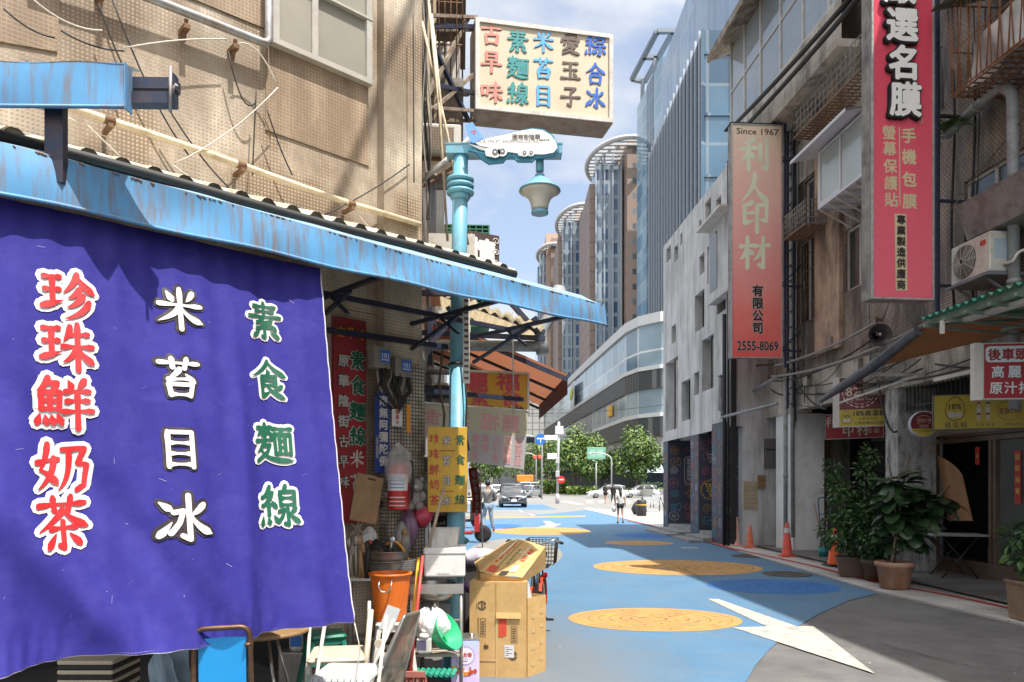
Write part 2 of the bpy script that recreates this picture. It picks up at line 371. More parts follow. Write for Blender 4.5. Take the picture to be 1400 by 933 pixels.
def _ribbon(F,pts,ws):
 n=len(pts); L=[]
 for i in range(n):
  a=pts[max(i-1,0)]; b=pts[min(i+1,n-1)]; dx,dy=b[0]-a[0],b[1]-a[1]; l=math.hypot(dx,dy) or 1
  L.append((-dy/l*ws[i]/2,dx/l*ws[i]/2))
 for i in range(n-1):
  (x0,y0),(x1,y1)=pts[i],pts[i+1]
  F.append([(x0-L[i][0],y0-L[i][1]),(x1-L[i+1][0],y1-L[i+1][1]),(x1+L[i+1][0],y1+L[i+1][1]),(x0+L[i][0],y0+L[i][1])])
def kai_faces(ch,wd=.105,grow=0.):
 """strokes of a brush-written character -> list of layers (one per stroke) of 2-D faces in a cell -.5...5, y up"""
 layers=[]
 for kind,pp in KAI[ch]:
  F=[]; pts=[(x-.5,.5-y) for x,y in pp]
  if kind=='z':
   for a,b in zip(pts,pts[1:]):
    q=[(a[0]+(b[0]-a[0])*t/5,a[1]+(b[1]-a[1])*t/5) for t in range(6)]
    _ribbon(F,q,[wd*.9+grow*2]*6); layers.append(F); F=[]
   for p in pts:_disc(F,p[0],p[1],wd*.45+grow)
   if len(pts)>2:layers.append(F[1:]); F=F[:1]
  else:
   if len(pts)==3:
    q=[]
    c=(2*pts[1][0]-.5*(pts[0][0]+pts[2][0]),2*pts[1][1]-.5*(pts[0][1]+pts[2][1]))
    for i in range(9):
     t=i/8; q.append(tuple((1-t)**2*pts[0][j]+2*t*(1-t)*c[j]+t*t*pts[2][j] for j in (0,1)))
   else:q=[(pts[0][0]+(pts[1][0]-pts[0][0])*i/8,pts[0][1]+(pts[1][1]-pts[0][1])*i/8) for i in range(9)]
   ws=[wd*_w(kind,i/8)+grow*2 for i in range(9)]
   _ribbon(F,q,ws); layers.append(F); F=[]; _disc(F,*q[0],ws[0]/2); _disc(F,*q[-1],ws[-1]/2)
  layers.append(F)
 return layers
_GC={}
def font_glyph(s):
 """outline-font text as 2-D (verts, faces), CJK cells centred on 0, latin strings centred on their box, size 1"""
 if s in _GC:return _GC[s]
 c=bpy.data.curves.new('lettering_source','FONT'); c.body=s; c.size=1; c.fill_mode='FRONT'; c.resolution_u=2
 o=bpy.data.objects.new('lettering_source',c); COL.objects.link(o)
 dg=bpy.context.evaluated_depsgraph_get(); oe=o.evaluated_get(dg); m=oe.to_mesh()
 V=[(v.co.x,v.co.y) for v in m.vertices]; Fc=[tuple(p.vertices) for p in m.polygons]
 oe.to_mesh_clear(); bpy.data.objects.remove(o); bpy.data.curves.remove(c)
 if len(s)==1 and ord(s)>0x2e80:V=[(x-.5,y-.38) for x,y in V]
 elif V:
  cx=(min(a[0] for a in V)+max(a[0] for a in V))/2; V=[(x-cx,y-.35) for x,y in V]
 _GC[s]=(V,Fc); return _GC[s]
def glyph(g,s,fn,cx,cy,size,mi,bold=0.,sx=1.,kai=True,base=0,wd=.105,grow=0.):
 """put one character (or latin word) on the surface fn(x, y, lift)"""
 g.mi=mi; lift=base*1e-4
 def put(x,y,k):return g.P(fn(cx+x*size*sx,cy+y*size,lift+k*6e-5))
 if kai and s in KAI:
  for k,F in enumerate(kai_faces(s,wd,grow)):
   for f in F:g.F([put(x,y,k) for x,y in f],False)
  return
 V,Fc=font_glyph(s); sh=[(0,0)]
 b=bold+grow
 if b:sh+=[(b*math.cos(a*math.pi/4),b*math.sin(a*math.pi/4)) for a in range(8)]
 if grow>.05:sh+=[(.5*b*math.cos(a*math.pi/4),.5*b*math.sin(a*math.pi/4)) for a in range(8)]
 for k,(dx,dy) in enumerate(sh):
  ix=[put(x+dx,y+dy,k) for x,y in V]
  for f in Fc:g.F([ix[i] for i in f],False)
def column(g,s,fn,cx,y0,step,size,mi,outline=None,**k):
 """vertical text, first character centred at y0; outline=(material index, growth)"""
 for i,ch in enumerate(s):
  if ch==' ':continue
  if outline:glyph(g,ch,fn,cx,y0-i*step,size,outline[0],grow=outline[1],**k)
 for i,ch in enumerate(s):
  if ch==' ':continue
  glyph(g,ch,fn,cx,y0-i*step,size,mi,**dict({'base':70 if outline else 0},**k))
def row(g,s,fn,x0,cy,step,size,mi,outline=None,**k):
 for i,ch in enumerate(s):
  if ch==' ':continue
  if outline:glyph(g,ch,fn,x0+i*step,cy,size,outline[0],grow=outline[1],**k)
 for i,ch in enumerate(s):
  if ch==' ':continue
  glyph(g,ch,fn,x0+i*step,cy,size,mi,**dict({'base':70 if outline else 0},**k))
def front(y=0.):
 """letters on a plane facing -y of the local frame"""
 return lambda x,z,l:(x,y-l,z)
# ground and street
ASPH=mat('asphalt',(.155,.15,.145),grain=0.45,rough=.85,var=.22,scale=1.3,bump=.5,bscale=160,stain=((.09,.087,.083),.6,2.2))
FAR_ASPH=mat('asphalt_worn',(.24,.235,.225),grain=0.3,rough=.85,var=.12,scale=.5,bump=.3,bscale=120,stain=((.13,.13,.125),.5,.5))
BLUEP=mat('blue_road_paint',(.082,.185,.305),grain=0.28,rough=.72,var=.10,scale=1.1,bump=.4,bscale=150,stain=((.13,.19,.25),.55,1.6))
def wear(m,col,cx,cy,r0,r1):
 """tyre- and foot-worn patch of the paint round one place, with a ragged noise edge"""
 t=m.node_tree; b=t.nodes['Principled BSDF']; src=b.inputs['Base Color'].links[0].from_socket; N=t.nodes.new; L_=t.links.new
 tcn=N('ShaderNodeTexCoord'); vm=N('ShaderNodeVectorMath'); vm.operation='SUBTRACT'; vm.inputs[1].default_value=(cx,cy,0); L_(tcn.outputs['Object'],vm.inputs[0])
 sc_=N('ShaderNodeVectorMath'); sc_.operation='MULTIPLY'; sc_.inputs[1].default_value=(1.9,.55,0); L_(vm.outputs[0],sc_.inputs[0])
 ln=N('ShaderNodeVectorMath'); ln.operation='LENGTH'; L_(sc_.outputs[0],ln.inputs[0])
 n=N('ShaderNodeTexNoise'); n.inputs['Scale'].default_value=1.4; n.inputs['Detail'].default_value=9; n.inputs['Roughness'].default_value=.7; L_(tcn.outputs['Object'],n.inputs['Vector'])
 ad=N('ShaderNodeMath'); ad.operation='MULTIPLY_ADD'; ad.inputs[1].default_value=2.2; L_(n.outputs['Fac'],ad.inputs[0]); L_(ln.outputs['Value'],ad.inputs[2])
 mr=N('ShaderNodeMapRange'); mr.inputs[1].default_value=r0+1.1; mr.inputs[2].default_value=r1+1.1; mr.inputs[3].default_value=.85; mr.inputs[4].default_value=0; L_(ad.outputs[0],mr.inputs[0])
 x=N('ShaderNodeMixRGB'); x.inputs[2].default_value=(*col,1); L_(mr.outputs[0],x.inputs[0]); L_(src,x.inputs[1]); L_(x.outputs[0],b.inputs['Base Color'])
wear(BLUEP,(.15,.165,.18),.3,5.6,.9,2.6)
BRIGHTP=mat('bright_blue_road_paint',(.03,.145,.40),grain=0.25,rough=.7,var=.08,scale=3,bump=.3,bscale=150)
ORANGEP=mat('orange_road_paint',(.50,.275,.085),grain=0.28,rough=.75,var=.10,scale=2,bump=.4,bscale=150,stain=((.34,.22,.10),.5,3))
WHITEP=mat('white_road_paint',(.50,.465,.395),grain=0.3,rough=.7,var=.10,scale=3,bump=.3,bscale=120,stain=((.24,.25,.26),.85,5))
REDP=mat('red_road_paint',(.42,.05,.05),rough=.75,var=.25,scale=8)
GREYDISC=mat('grey_road_paint',(.235,.225,.205),grain=0.3,rough=.8,var=.12,scale=2,bump=.3,bscale=150)
DARKLN=mat('dark_groove',(.10,.07,.04),rough=.9,var=0)
DARKLB=mat('dark_blue_groove',(.012,.05,.17),rough=.9,var=0)
PAVE=tilemat('pavement_tiles',(.42,.39,.35),(.36,.34,.31),(.22,.21,.19),.3,.3,mortar=.03,rough=.8,var=.22,vscale=.6,bump=.1,stain=((.2,.19,.17),.5,.8))
def flat(name,pts,z,m,**k):
 g=B(); g.F([g.P((p[0],p[1],z)) for p in pts],False)
 return struct(g,name,m,**k)
g=B(); g.grid(lambda u,v:(-900+1800*u,-60+2000*v,0),60,66,False); struct(g,'ground',ASPH)
flat('cross_street',[(-60,29.5),(2.2,29.2),(3.6,36),(80,36),(80,99),(3.2,99),(-3.5,320),(-16,320),(-10,99),(-80,97)],.004,FAR_ASPH)
arc=[G(*p) for p in ((1200,812),(1160,822),(1118,841),(1080,864),(1052,889),(1032,912),(1019,935),(1008,965),(1000,1020))]
blue=[G(803,697.5),G(880,717),G(985,748),G(1100,782)]+arc+[Vector((.6,3.4,0)),Vector((-.5,3.6,0)),Vector((-.55,7.5,0)),Vector((-.75,14,0)),Vector((-1.9,24,0)),Vector((-3.2,29,0))]
flat('street_paint',blue,.008,BLUEP)
def blob(name,cx,cy,rx,ry,m,z,n=64,wob=0.):
 return flat(name,[(cx+rx*math.cos(a)*(1+wob*math.sin(5*a+cx)),cy+ry*math.sin(a)*(1+wob*math.sin(3*a+cy))) for a in [2*math.pi*k/n for k in range(n)]],z,m)
def disc(px0,px1,py0,py1,m,lm,name='road_marking',z=.0105,rings=8):
 a=G(700,py0).y; b=G(700,py1).y; cy=(a+b)/2; ry=(a-b)/2; cx=((px0+px1)/2-700)*cy/FPX; rx=(px1-px0)/2*cy/FPX
 o=blob(name,cx,cy,rx,ry,m,z)
 if not lm:return
 g=B(); rnd=random.Random(int(px0))
 def q(r,a,wr,wa):
  pts=[]
  n=max(1,int(wa*12))
  for i in range(n+1):
   t=a-wa+2*wa*i/n; pts.append((t,r-wr))
  for i in range(n,-1,-1):
   t=a-wa+2*wa*i/n; pts.append((t,r+wr))
  g.F([g.P((cx+rx*rr*math.cos(t),cy+ry*rr*math.sin(t),z+.0012)) for t,rr in pts],False)
 for k in range(1,rings):
  r=k/rings+.02; nseg=5+k*2
  for i in range(nseg):
   if rnd.random()<.8:q(r,2*math.pi*(i+.5*(k%2))/nseg,.0045,math.pi/nseg*rnd.uniform(.8,.97))
 for k in range(26):
  for r0 in (.12,.24,.36,.5,.78):
   if rnd.random()<(.6 if r0<.6 else .3):q(r0+rnd.uniform(0,.05),2*math.pi*(k+rnd.uniform(-.3,.3))/26,.035,.006/max(r0,.2))
 struct(g,'road_marking',lm)
disc(777,1012,832.5,865,ORANGEP,DARKLN)
disc(811,1039,766.5,787.5,ORANGEP,DARKLN)
disc(826,921,740.2,746.2,ORANGEP,DARKLN,rings=5)
disc(672,807,721.5,732,ORANGEP,DARKLN,rings=6)
disc(968,1145,793,813.5,BRIGHTP,DARKLB)
disc(840,918,729.5,736.5,BRIGHTP,DARKLB,rings=5)
disc(655,714,717,723.5,BRIGHTP,DARKLB,rings=5)
disc(640,767,737,781,GREYDISC,None,z=.0115)
flat('road_marking',[G(*p) for p in ((967,820),(982,820.5),(1089,858),(1112,858),(1196,923),(1002,859.5),(1049,858.5))],.0135,WHITEP)
flat('road_marking',[G(*p) for p in ((742,713),(751,713),(760,717),(768,717),(756,722),(735,721.5),(748,718.5))],.0135,WHITEP)
flat('road_marking',[G(*p) for p in ((932,749.5),(955,749.5),(955,750.8),(932,750.8))],.0135,WHITEP)
flat('road_marking',[G(*p) for p in ((640,707.5),(800,705.5),(800,707),(640,709.5))],.0095,ORANGEP)
flat('road_marking',[G(*p) for p in ((640,690.5),(742,690),(762,697),(640,697.5))],.0095,BLUEP)
for a in (((708,697.5),(712,697.5),(716,700.5),(712,700.5)),((722,703),(727,703),(732,706),(727,706)),((764,686),(776,685.4),(800,690),(790,690.6)),((700,688.6),(704,688.6),(704,690),(700,690))):
 flat('road_marking',[G(*p) for p in a],.0135,WHITEP)
for k in range(7):
 x0=800+k*17; flat('road_marking',[G(x0,684.2),G(x0+9,684.2),G(x0+13,688.5),G(x0+2,688.5)],.0135,WHITEP)
MANH=mat('manhole_iron',(.10,.09,.08),rough=.7,metal=.3,var=.3,scale=30,bump=.6,bscale=90)
def manhole(px,py,rx,ry,lab):
 c=G(px,py); g=B(); g.X=Matrix.Translation((c.x,c.y,.012)); g.lathe([(rx,0),(rx,.006),(rx*.93,.008)],28,sx=1,sy=ry/rx)
 o=g.build('manhole_cover',MANH); tag(o,lab,'manhole cover')
 h=B(); h.X=g.X
 h.lathe([(rx*.5,.0083),(rx*.5,.0115),(rx*.45,.0115)],24,sy=ry/rx,cap0=False,cap1=False)
 for r in (.35,.6,.8):
  for k in range(20):
   a=2*math.pi*k/20; h.X=g.X@Matrix.Diagonal((1,ry/rx,1,1))@Matrix.Rotation(a,4,'Z'); h.box(r*rx-.012,-.02,.0083,r*rx+.012,.02,.012)
 h.build('tread_pattern',MANH,o)
manhole(1076,786,.42,.42,'round iron manhole cover set in the blue road beside the bright blue disc')
manhole(1026,761,.42,.42,'round iron manhole cover in the road edge in front of the red cone')
PX=[(797,696.5),(880,716.5),(985,747.5),(1100,781.5),(1200,811.5),(1300,834),(1400,857),(1500,880)]
strip=[G(*p) for p in PX]
inner=[Vector((9.5,7,0)),Vector((9.5,20,0)),Vector((9.5,30,0)),Vector((9.0,46,0))]
flat('pavement',strip+inner,.014,PAVE)
KERB=tilemat('kerb_tiles',(.60,.58,.55),(.50,.48,.45),(.30,.28,.26),.6,.3,mortar=.03,rough=.75,var=.18,vscale=.8,bump=.1,stain=((.3,.29,.27),.5,1.2))
kin=[G(x+dx,y-dy) for (x,y),dx,dy in zip(PX,(10,14,22,34,44,50,56,60),(1,1.5,3,5,6.5,8,10,11))]
for a,b,m,z,nm in ((strip,kin,KERB,.034,'kerb'),):
 g=B()
 for i in range(len(a)-1):
  q=[a[i],a[i+1],b[i+1],b[i]]
  g.F([g.P((p.x,p.y,z)) for p in q],False); g.F([g.P((p.x,p.y,0)) for p in (a[i],a[i+1])]+[g.P((p.x,p.y,z)) for p in (a[i+1],a[i])],False)
 struct(g,nm,m)
RL=[(858,712.5),(900,722),(1000,752),(1109,776),(1200,800),(1300,818),(1400,840),(1480,858)]
g=B()
for (x0,y0),(x1,y1) in zip(RL,RL[1:]):
 a,b=G(x0,y0),G(x1,y1); n=Vector((0.055,0,0))
 g.F([g.P((p.x,p.y,.040)) for p in (a-n,b-n,b+n,a+n)],False)
struct(g,'road_marking',REDP)
flat('arcade_floor',[(6.75,5),(9.5,5),(9.5,20),(6.2,20),(6.35,15)],.045,mat('arcade_floor',(.16,.15,.14),rough=.6,var=.3,scale=2,bump=.2,bscale=60))
rnd=random.Random(77); g=B()
for k in range(90):
 y=5+24*rnd.random()**1.7; x=rnd.uniform(-.3,4.4); r=rnd.uniform(.004,.012)*(1+y*.04); g.mi=rnd.choice((0,0,1)); a=rnd.random()*6
 g.poly([(x+r*rnd.uniform(.5,1)*math.cos(a+1.25*i),y+r*rnd.uniform(.5,1)*math.sin(a+1.25*i),.0165) for i in range(5)])
o=g.build('litter',[mat('litter_pale',(.50,.49,.46),rough=.9,var=0),mat('litter_dark',(.06,.06,.06),rough=.9,var=0)]); o['kind']='stuff'
def crack(pts,w_=.012):
 g=B(); rr=random.Random(len(pts)); q=[]
 for a,b in zip(pts,pts[1:]):
  for i in range(9):q.append(a.lerp(b,i/9)+Vector((rr.uniform(-.02,.02),rr.uniform(-.03,.03),.0150)))
 for a,b in zip(q,q[1:]):g.poly([a+Vector((-w_,0,0)),a+Vector((w_,0,0)),b+Vector((w_,0,0)),b+Vector((-w_,0,0))])
 struct(g,'road_crack',mat('crack_dark',(.04,.04,.042),rough=.95,var=0))
crack([G(926,776),G(958,791)],.008); crack([G(1200,880),G(1290,905),G(1400,925)],.006)
# left corner building with the stall
L=frame((-3.1,4.145,0),.727,.686)
def lp(px,py,o=0.):return onplane(L,-o,px,py)
def l3(px,py,o=0.):
 s,z=lp(px,py,o); return Vector((s,-o,z))
CORN=3.127
TILE=tilemat('beige_mosaic',(.60,.455,.31),(.47,.35,.23),(.25,.185,.125),.0262,.0262,mortar=.27,rough=.5,var=.38,vscale=1.3,grout2=(.70,.62,.50),stain=((.17,.12,.085),.55,1.7),streak=.35)
TILE2=tilemat('brown_mosaic',(.40,.265,.165),(.35,.23,.145),(.46,.38,.28),.0262,.0262,mortar=.14,rough=.5,var=.25,vscale=1.5,stain=((.15,.10,.06),.6,2.0),streak=.3)
TILEW=tilemat('white_mosaic',(.60,.54,.44),(.52,.46,.37),(.15,.12,.09),.030,.030,mortar=.20,rough=.5,var=.4,vscale=2.2,stain=((.07,.05,.035),.9,3.5),streak=.5)
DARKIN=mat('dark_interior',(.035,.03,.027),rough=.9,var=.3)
STEELG=mat('grey_steel',(.36,.37,.38),rough=.5,metal=.4,var=.25,scale=6,stain=((.22,.12,.06),.5,9))
RUST=mat('rusty_steel',(.20,.11,.06),rough=.85,metal=.1,var=.35,scale=12,bump=.4,bscale=60)
PVC=mat('cream_pipe',(.66,.56,.40),rough=.5,var=.12,scale=4,stain=((.33,.22,.12),.6,7))
PVCG=mat('grey_pipe',(.30,.32,.33),rough=.5,var=.12,scale=4,stain=((.15,.13,.11),.6,6))
BLK=mat('black_rubber',(.016,.016,.016),rough=.6,var=.2)
WIREB=mat('black_cable',(.02,.018,.017),rough=.6,var=0)
WIREW=mat('white_cable',(.55,.50,.44),rough=.6,var=0)
NAVY=mat('navy_steel',(.018,.03,.065),rough=.5,metal=.1,var=.25,scale=8,stain=((.10,.05,.025),.5,10))
AWB=mat('awning_blue',(.095,.285,.52),rough=.5,var=.12,scale=2.5,stain=((.17,.13,.11),.8,24),streak=.07,spec=.4)
AWL=mat('awning_light_blue',(.22,.40,.53),rough=.55,var=.1,scale=3,stain=((.20,.15,.12),.85,7),streak=1)
CORR=mat('cream_sheet_metal',(.60,.57,.46),rough=.5,metal=.1,var=.12,scale=3,stain=((.25,.19,.12),.6,5))
sA=lp(452,420)[0]
PIL=.10
sP=lp(525,200,PIL)[0]
bld=thing('apartment_building','beige mosaic tiled old corner building behind the blue awning','building',L)
g=B(); g.box(-9,0,3.0,CORN,.35,15); g.box(sA,.0,0,CORN,.35,2.995); g.mi=0
g.box(sP,-PIL,2.6,CORN-.002,-.002,15)
g.mi=1
a=[lp(*p) for p in ((363,62),(500,118),(504,228),(362,178))]
g.prism([a[0],a[3],a[2],a[1]],-.012,-.002)
a=[lp(*p) for p in ((-160,-120),(82,-20),(78,72),(-160,30))]
g.prism([a[0],a[3],a[2],a[1]],-.012,-.002)
a=[lp(*p) for p in ((120,-60),(362,-60),(362,40),(190,-30))]
g.prism([a[0],a[3],a[2],a[1]],-.011,-.002)
g.build('wall',[TILE,TILE2],bld)
g=B(); g.box(sP+.02,-PIL-.03,0,CORN+.004,.30,2.6)
g.build('corner_column',TILEW,bld)
VD=Vector((-.069,1,0)).normalized()
cw=L@Vector((CORN,0,0))
S=frame((cw.x,cw.y,0),-VD.x,-VD.y)
S=Matrix(((VD.x,-VD.y,0,cw.x),(VD.y,VD.x,0,cw.y),(0,0,1,0),(0,0,0,1)))
g=B(); g.X=L.inverted()@S; g.box(.02,.02,3.1,12,.4,15); g.box(7.9,.02,0,12,.4,3.1)
g.build('side_wall',TILEW,bld)
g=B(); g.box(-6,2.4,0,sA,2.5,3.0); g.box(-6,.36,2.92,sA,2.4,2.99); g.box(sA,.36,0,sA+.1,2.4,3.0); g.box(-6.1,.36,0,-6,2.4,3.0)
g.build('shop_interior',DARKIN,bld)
GLW=glassmat('dusty_window_glass',(.33,.31,.26),rough=.25,spec=.6)
FRM=mat('aluminium_frame',(.50,.47,.42),rough=.45,metal=.3,var=.15,scale=5)
g=B()
x0,z0=lp(372,61); x1,z1=lp(499,117); zb=min(z0,z1); zb=(z0+z1)/2
xm=lp(425,88)[0]; zt=zb+1.6
for xa in (x0,xm,x1):g.box(xa-.025,-.07,zb,xa+.025,-.013,zt)
for zz,t in ((zb,.04),(zb+.50,.018),(zt,.04)):g.box(x0-.03,-.075,zz-t/2,x1+.03,-.010,zz+t/2)
g.box(x0+.0,-.06,zb+.82,x1,-.010,zb+.85)
wf=g.build('window',FRM,bld)
g=B(); g.box(x0,-.045,zb,xm,-.035,zt); g.box(xm+.005,-.035,zb,x1,-.025,zt); g.build('pane',GLW,wf)
pt=[l3(40,-62,.1),l3(195,-6,.1),l3(368,62,.1)]; up=pt[-1]+Vector((0,0,1.8))
g=B(); g.tube(bend([pt[0],pt[1],pt[2],up],.05,3),.029,10)
o=g.build('conduit_pipe',STEELG,None,L); tag(o,'grey steel conduit turning up beside the upper window','pipe')
for px,py in ((322,48),(255,20),(140,-28)):
 h=B(); p=l3(px,py,.1); h.box(p.x-.02,-.12,p.z-.10,p.x+.02,-.001,p.z-.07); h.bar(p+Vector((0,0,-.03)),p+Vector((0,.05,-.16)),.02,.02)
 h.build('bracket',RUST,o)
zc=lp(330,215,.14)[1]
pts=[Vector((s,-.14,zc-.004*s)) for s in (-4,-1.5,0,1,2,2.9,3.02)]
pts=[l3(px,py,.13) for px,py in ((-60,92),(68,138),(150,165),(235,193),(330,226),(410,255),(480,279),(574,307))]
g=B(); g.tube(pts,.023,10); o=g.build('drain_pipe',PVC,None,L); tag(o,'long cream drain pipe running above the corrugated awning roof','pipe')
for p in (pts[2],pts[4],pts[6]):
 g=B(); g.box(p.x-.014,-.165,p.z-.05,p.x+.014,-.012,p.z-.026); g.tube([p+Vector((-.03,0,0)),p+Vector((.03,0,0))],.027,10)
 g.build('pipe_clip',RUST,o)
# main blue awning
OF=1.37
sL=lp(-120,250,OF)[0]; sR=lp(826,430,OF)[0]
zB=2.845; zT=3.075
aw=thing('awning','long rust streaked blue awning over the stall with corrugated roof','awning',L)
def fz(s,t):
 k=(s-sL)/(sR-sL)
 zt=zT-.035*k; zb=zB+.03*k+.006*math.sin(7*s)
 z=zb+(zt-zb)*t
 o=OF+.012*math.sin(2.1*s)+.010*math.sin(math.pi*t)*math.sin(5.3*s+1)+.018*(1-t)
 return (s,-o,z)
g=B(); g.grid(lambda u,v:fz(sL+(sR-sL)*u,v),120,6)
g.grid(lambda u,v:(fz(sL+(sR-sL)*u,v)[0],fz(sL+(sR-sL)*u,v)[1]+.006,fz(sL+(sR-sL)*u,v)[2]),120,2)
g.tube([fz(sL+(sR-sL)*i/60,0) for i in range(61)],.010,6); g.mi=1
for i in range(200):
 s_=sL+(sR-sL)*(i+.5*math.sin(i*7.7))/200
 if math.sin(i*.37)+.8*math.sin(i*1.7)>.1:g.tube([Vector(fz(s_,.985))+Vector((0,-.002,0)),Vector(fz(s_+.012+.012*math.sin(i),.985-.05*abs(math.sin(i*3.1))))+Vector((0,-.002,0))],.0035,4)
g.build('fascia',[AWB,RUST],aw)
oB,zK=1.13,3.165
g=B()
def topz(u,v):
 s=sL+(sR-sL)*u; a=Vector(fz(s,1)); k=1 if s<CORN+.35 else max(0,1-(s-CORN-.35)/.9)
 b=Vector((s,-oB,zK+.0*s))
 return a.lerp(b,v*1.0)+Vector((0,0,.010*math.sin(9*s)*v*(1-v)*3))
g.grid(topz,100,4); g.build('top_flap',AWL,aw)
sE=lp(705,378,oB)[0]
g=B(); g.tube([(s,-oB+.01,zK+.028+.006*math.sin(3*s)) for s in [sL+(sE-sL)*i/50 for i in range(51)]],.032,8)
g.build('edge_roll',BLK,aw)
g=B(); zW=3.62; pit=.152
def corr(u,v):
 s=sL+(sE-sL)*u; ph=(s/pit)%1
 h=.032 if .35<ph<.65 else (.032*(ph-.2)/.15 if .2<ph<=.35 else (.032*(.8-ph)/.15 if .65<=ph<.8 else 0))
 o=oB-.0-(oB+.0-.004)*v
 if s>CORN:o=oB-(oB-.1)*v
 return (s,-o,zK+.05+(zW-zK-.05)*v+h)
n=int((sE-sL)/pit*10); g.grid(corr,n,2,False)
g.build('roof_sheet',CORR,aw)
g=B(); g.tube([(sL,-.06,zW+.03),(CORN,-.06,zW+.03)],.022,8); g.box(sL,-.07,zW-.05,CORN,-.013,zW-.005); g.build('roof_flashing',STEELG,aw)
g=B()
for s in (-.4,2.05,3.02,3.75):
 g.bar((s,-.03,2.95),(s,-OF+.05,2.95),.03); g.bar((s,-.03,2.72),(s,-.75,2.93),.025)
 g.bar((s,-.5,2.93),(s,-.72,2.78),.02)
for o in (.45,1.28):g.bar((sL,-o,2.96),(sR-.05,-o,2.96),.035)
g.bar((2.0,-.12,2.78),(sR-.6,-.12,2.80),.04); g.bar((2.9,.2,2.45),(4.6,.2,2.47),.04)
g.build('truss',NAVY,aw)
# upper small awning (top left)
d1=3.217; c=W(172,148,d1)
U=frame((c.x,c.y,0),1,.02)
ua=thing('awning','short folded light blue awning box mounted above the long main awning','awning',U)
zb_,zt_=c.z-.005,W(172,87,d1).z
g=B()
g.grid(lambda u,v:(-1.9+1.9*u,-.004+.010*math.sin(7*u)*math.sin(math.pi*v)-.01*(1-v),zb_+(zt_-zb_)*v),24,6)
g.tube([(-1.9,-.012,zb_),(0,-.012,zb_+.004)],.009,6)
g.box(-.002,-.012,zb_,.004,.05,zt_)
g.build('fascia',AWB,ua)
g=B(); g.grid(lambda u,v:(-1.9+1.9*u,-.006+.16*v,zt_+.055*v+.006*math.sin(30*u)),40,3); g.build('top_flap',AWL,ua)
g=B(); g.box(-1.9,.05,zt_-.08,.19,.11,zt_-.03); g.box(-1.9,.04,zb_+.05,.17,.10,zb_+.10); g.box(.172,.05,zb_+.05,.185,.10,zt_-.01)
g.box(-.38,.05,zb_-.30,-.30,.09,zb_+.06)
g.build('rail',NAVY,ua)
g=B(); g.tube([(.15,.06,zt_-.12),(.21,.02,zb_+.12)],.008,6); g.tube([(.184,.02,zb_+.0),(.184,.02,zt_-.0)],.007,6); g.build('end_bolt',STEELG,ua)
# purple banner
bt=1.29; b_o,b_z=1.634,.876; t_z=2.86
tl=(b_o-bt)/(t_z-b_z)
def bplane(px,py):
 Li=L.inverted(); a=Li@Vector((0,0,CAMH)); r=Li@W(px,py,1)-a
 k=(bt+tl*(t_z-a.z)+a.y)/(-r.y+tl*r.z); p=a+r*k
 return p.x,p.z
nb=Vector((0,-1,-tl)).normalized()
sBR=bplane(482,850)[0]; sBT=bplane(438,376)[0]; sBL=bplane(-160,700)[0]
def bsurf(s,z,lift=0.):
 h=max(0.,min(1.,(t_z-z)/(t_z-b_z)))
 w_=.006*math.sin(31*s+4*h)*h+.004*math.sin(47*s-6*h+2*math.sin(3*h))+.030*math.sin(8.3*s+1.3*h+.6)*(.25+.75*h)+.013*math.sin(19*s+2.5*h)*(.2+.8*h)+.022*math.sin(4.1*s-2.2*h)
 dg=(s*1.0+(z-1.0)*.75-.35); w_+=.075*math.exp(-(dg/.13)**2)*h+.05*math.exp(-((dg+.55)/.10)**2)*h-.05*math.exp(-((dg-.42)/.10)**2)*h*(1-.4*h)+.02*math.exp(-((s-.55+.12*h)/.05)**2)*h+.018*math.exp(-((s-1.02+.06*h)/.04)**2)*h
 if z<b_z+.16:w_+=.007*math.sin(52*s+9*math.sin(7*s))*(1-abs(z-b_z-.05)/.11 if abs(z-b_z-.05)<.11 else 0)
 return Vector((s,-(bt+tl*(t_z-z)),z))+nb*(w_+lift)
BAN=mat('purple_banner_cloth',(.034,.030,.215),rough=.7,var=.10,scale=1.7,bump=.10,bscale=26,spec=.12,stain=((.065,.06,.29),.35,5))
CLR=mat('letter_red',(.56,.016,.02),rough=.5,var=.05); CLW=mat('letter_white',(.66,.645,.63),rough=.5,var=.04)
CLK=mat('letter_black',(.035,.025,.03),rough=.5,var=.1); CLG=mat('letter_green',(.008,.105,.055),rough=.5,var=.08)
bn=thing('banner','large purple cloth banner with three columns of characters under the awning','banner',L)
g=B()
def bz(s):return b_z+(s-sBR)*(-.004)+.006*math.sin(6*s)
def bg_(u,v):
 s=sBL+((sBT if v>.999 else sBR+(sBT-sBR)*v)-sBL)*u
 return bsurf(s,bz(s)*(1-v)+t_z*v)
g.grid(bg_,150,130); g.build('cloth',BAN,bn)
g=B(); HEM=mat('hem_tape',(.62,.58,.66),rough=.8,var=.2,scale=20)
for i in range(150):
 s0=sBL+(sBR-sBL)*i/150; s1=sBL+(sBR-sBL)*(i+1)/150
 g.F([g.P(bsurf(s0,bz(s0)-.004,-.003)),g.P(bsurf(s1,bz(s1)-.004,-.003)),g.P(bsurf(s1,bz(s1)+.008,.0)),g.P(bsurf(s0,bz(s0)+.008,.0))],True)
pr=[bsurf(sBR+(sBT-sBR)*i/40+.002*math.sin(i*2.1),bz(sBR)*(1-i/40)+t_z*i/40,.002) for i in range(41)]
g.tube(pr,.004,5); g.build('hem',HEM,bn)
lf=lambda s,z,l:bsurf(s,z,.0035+l)
g=B()
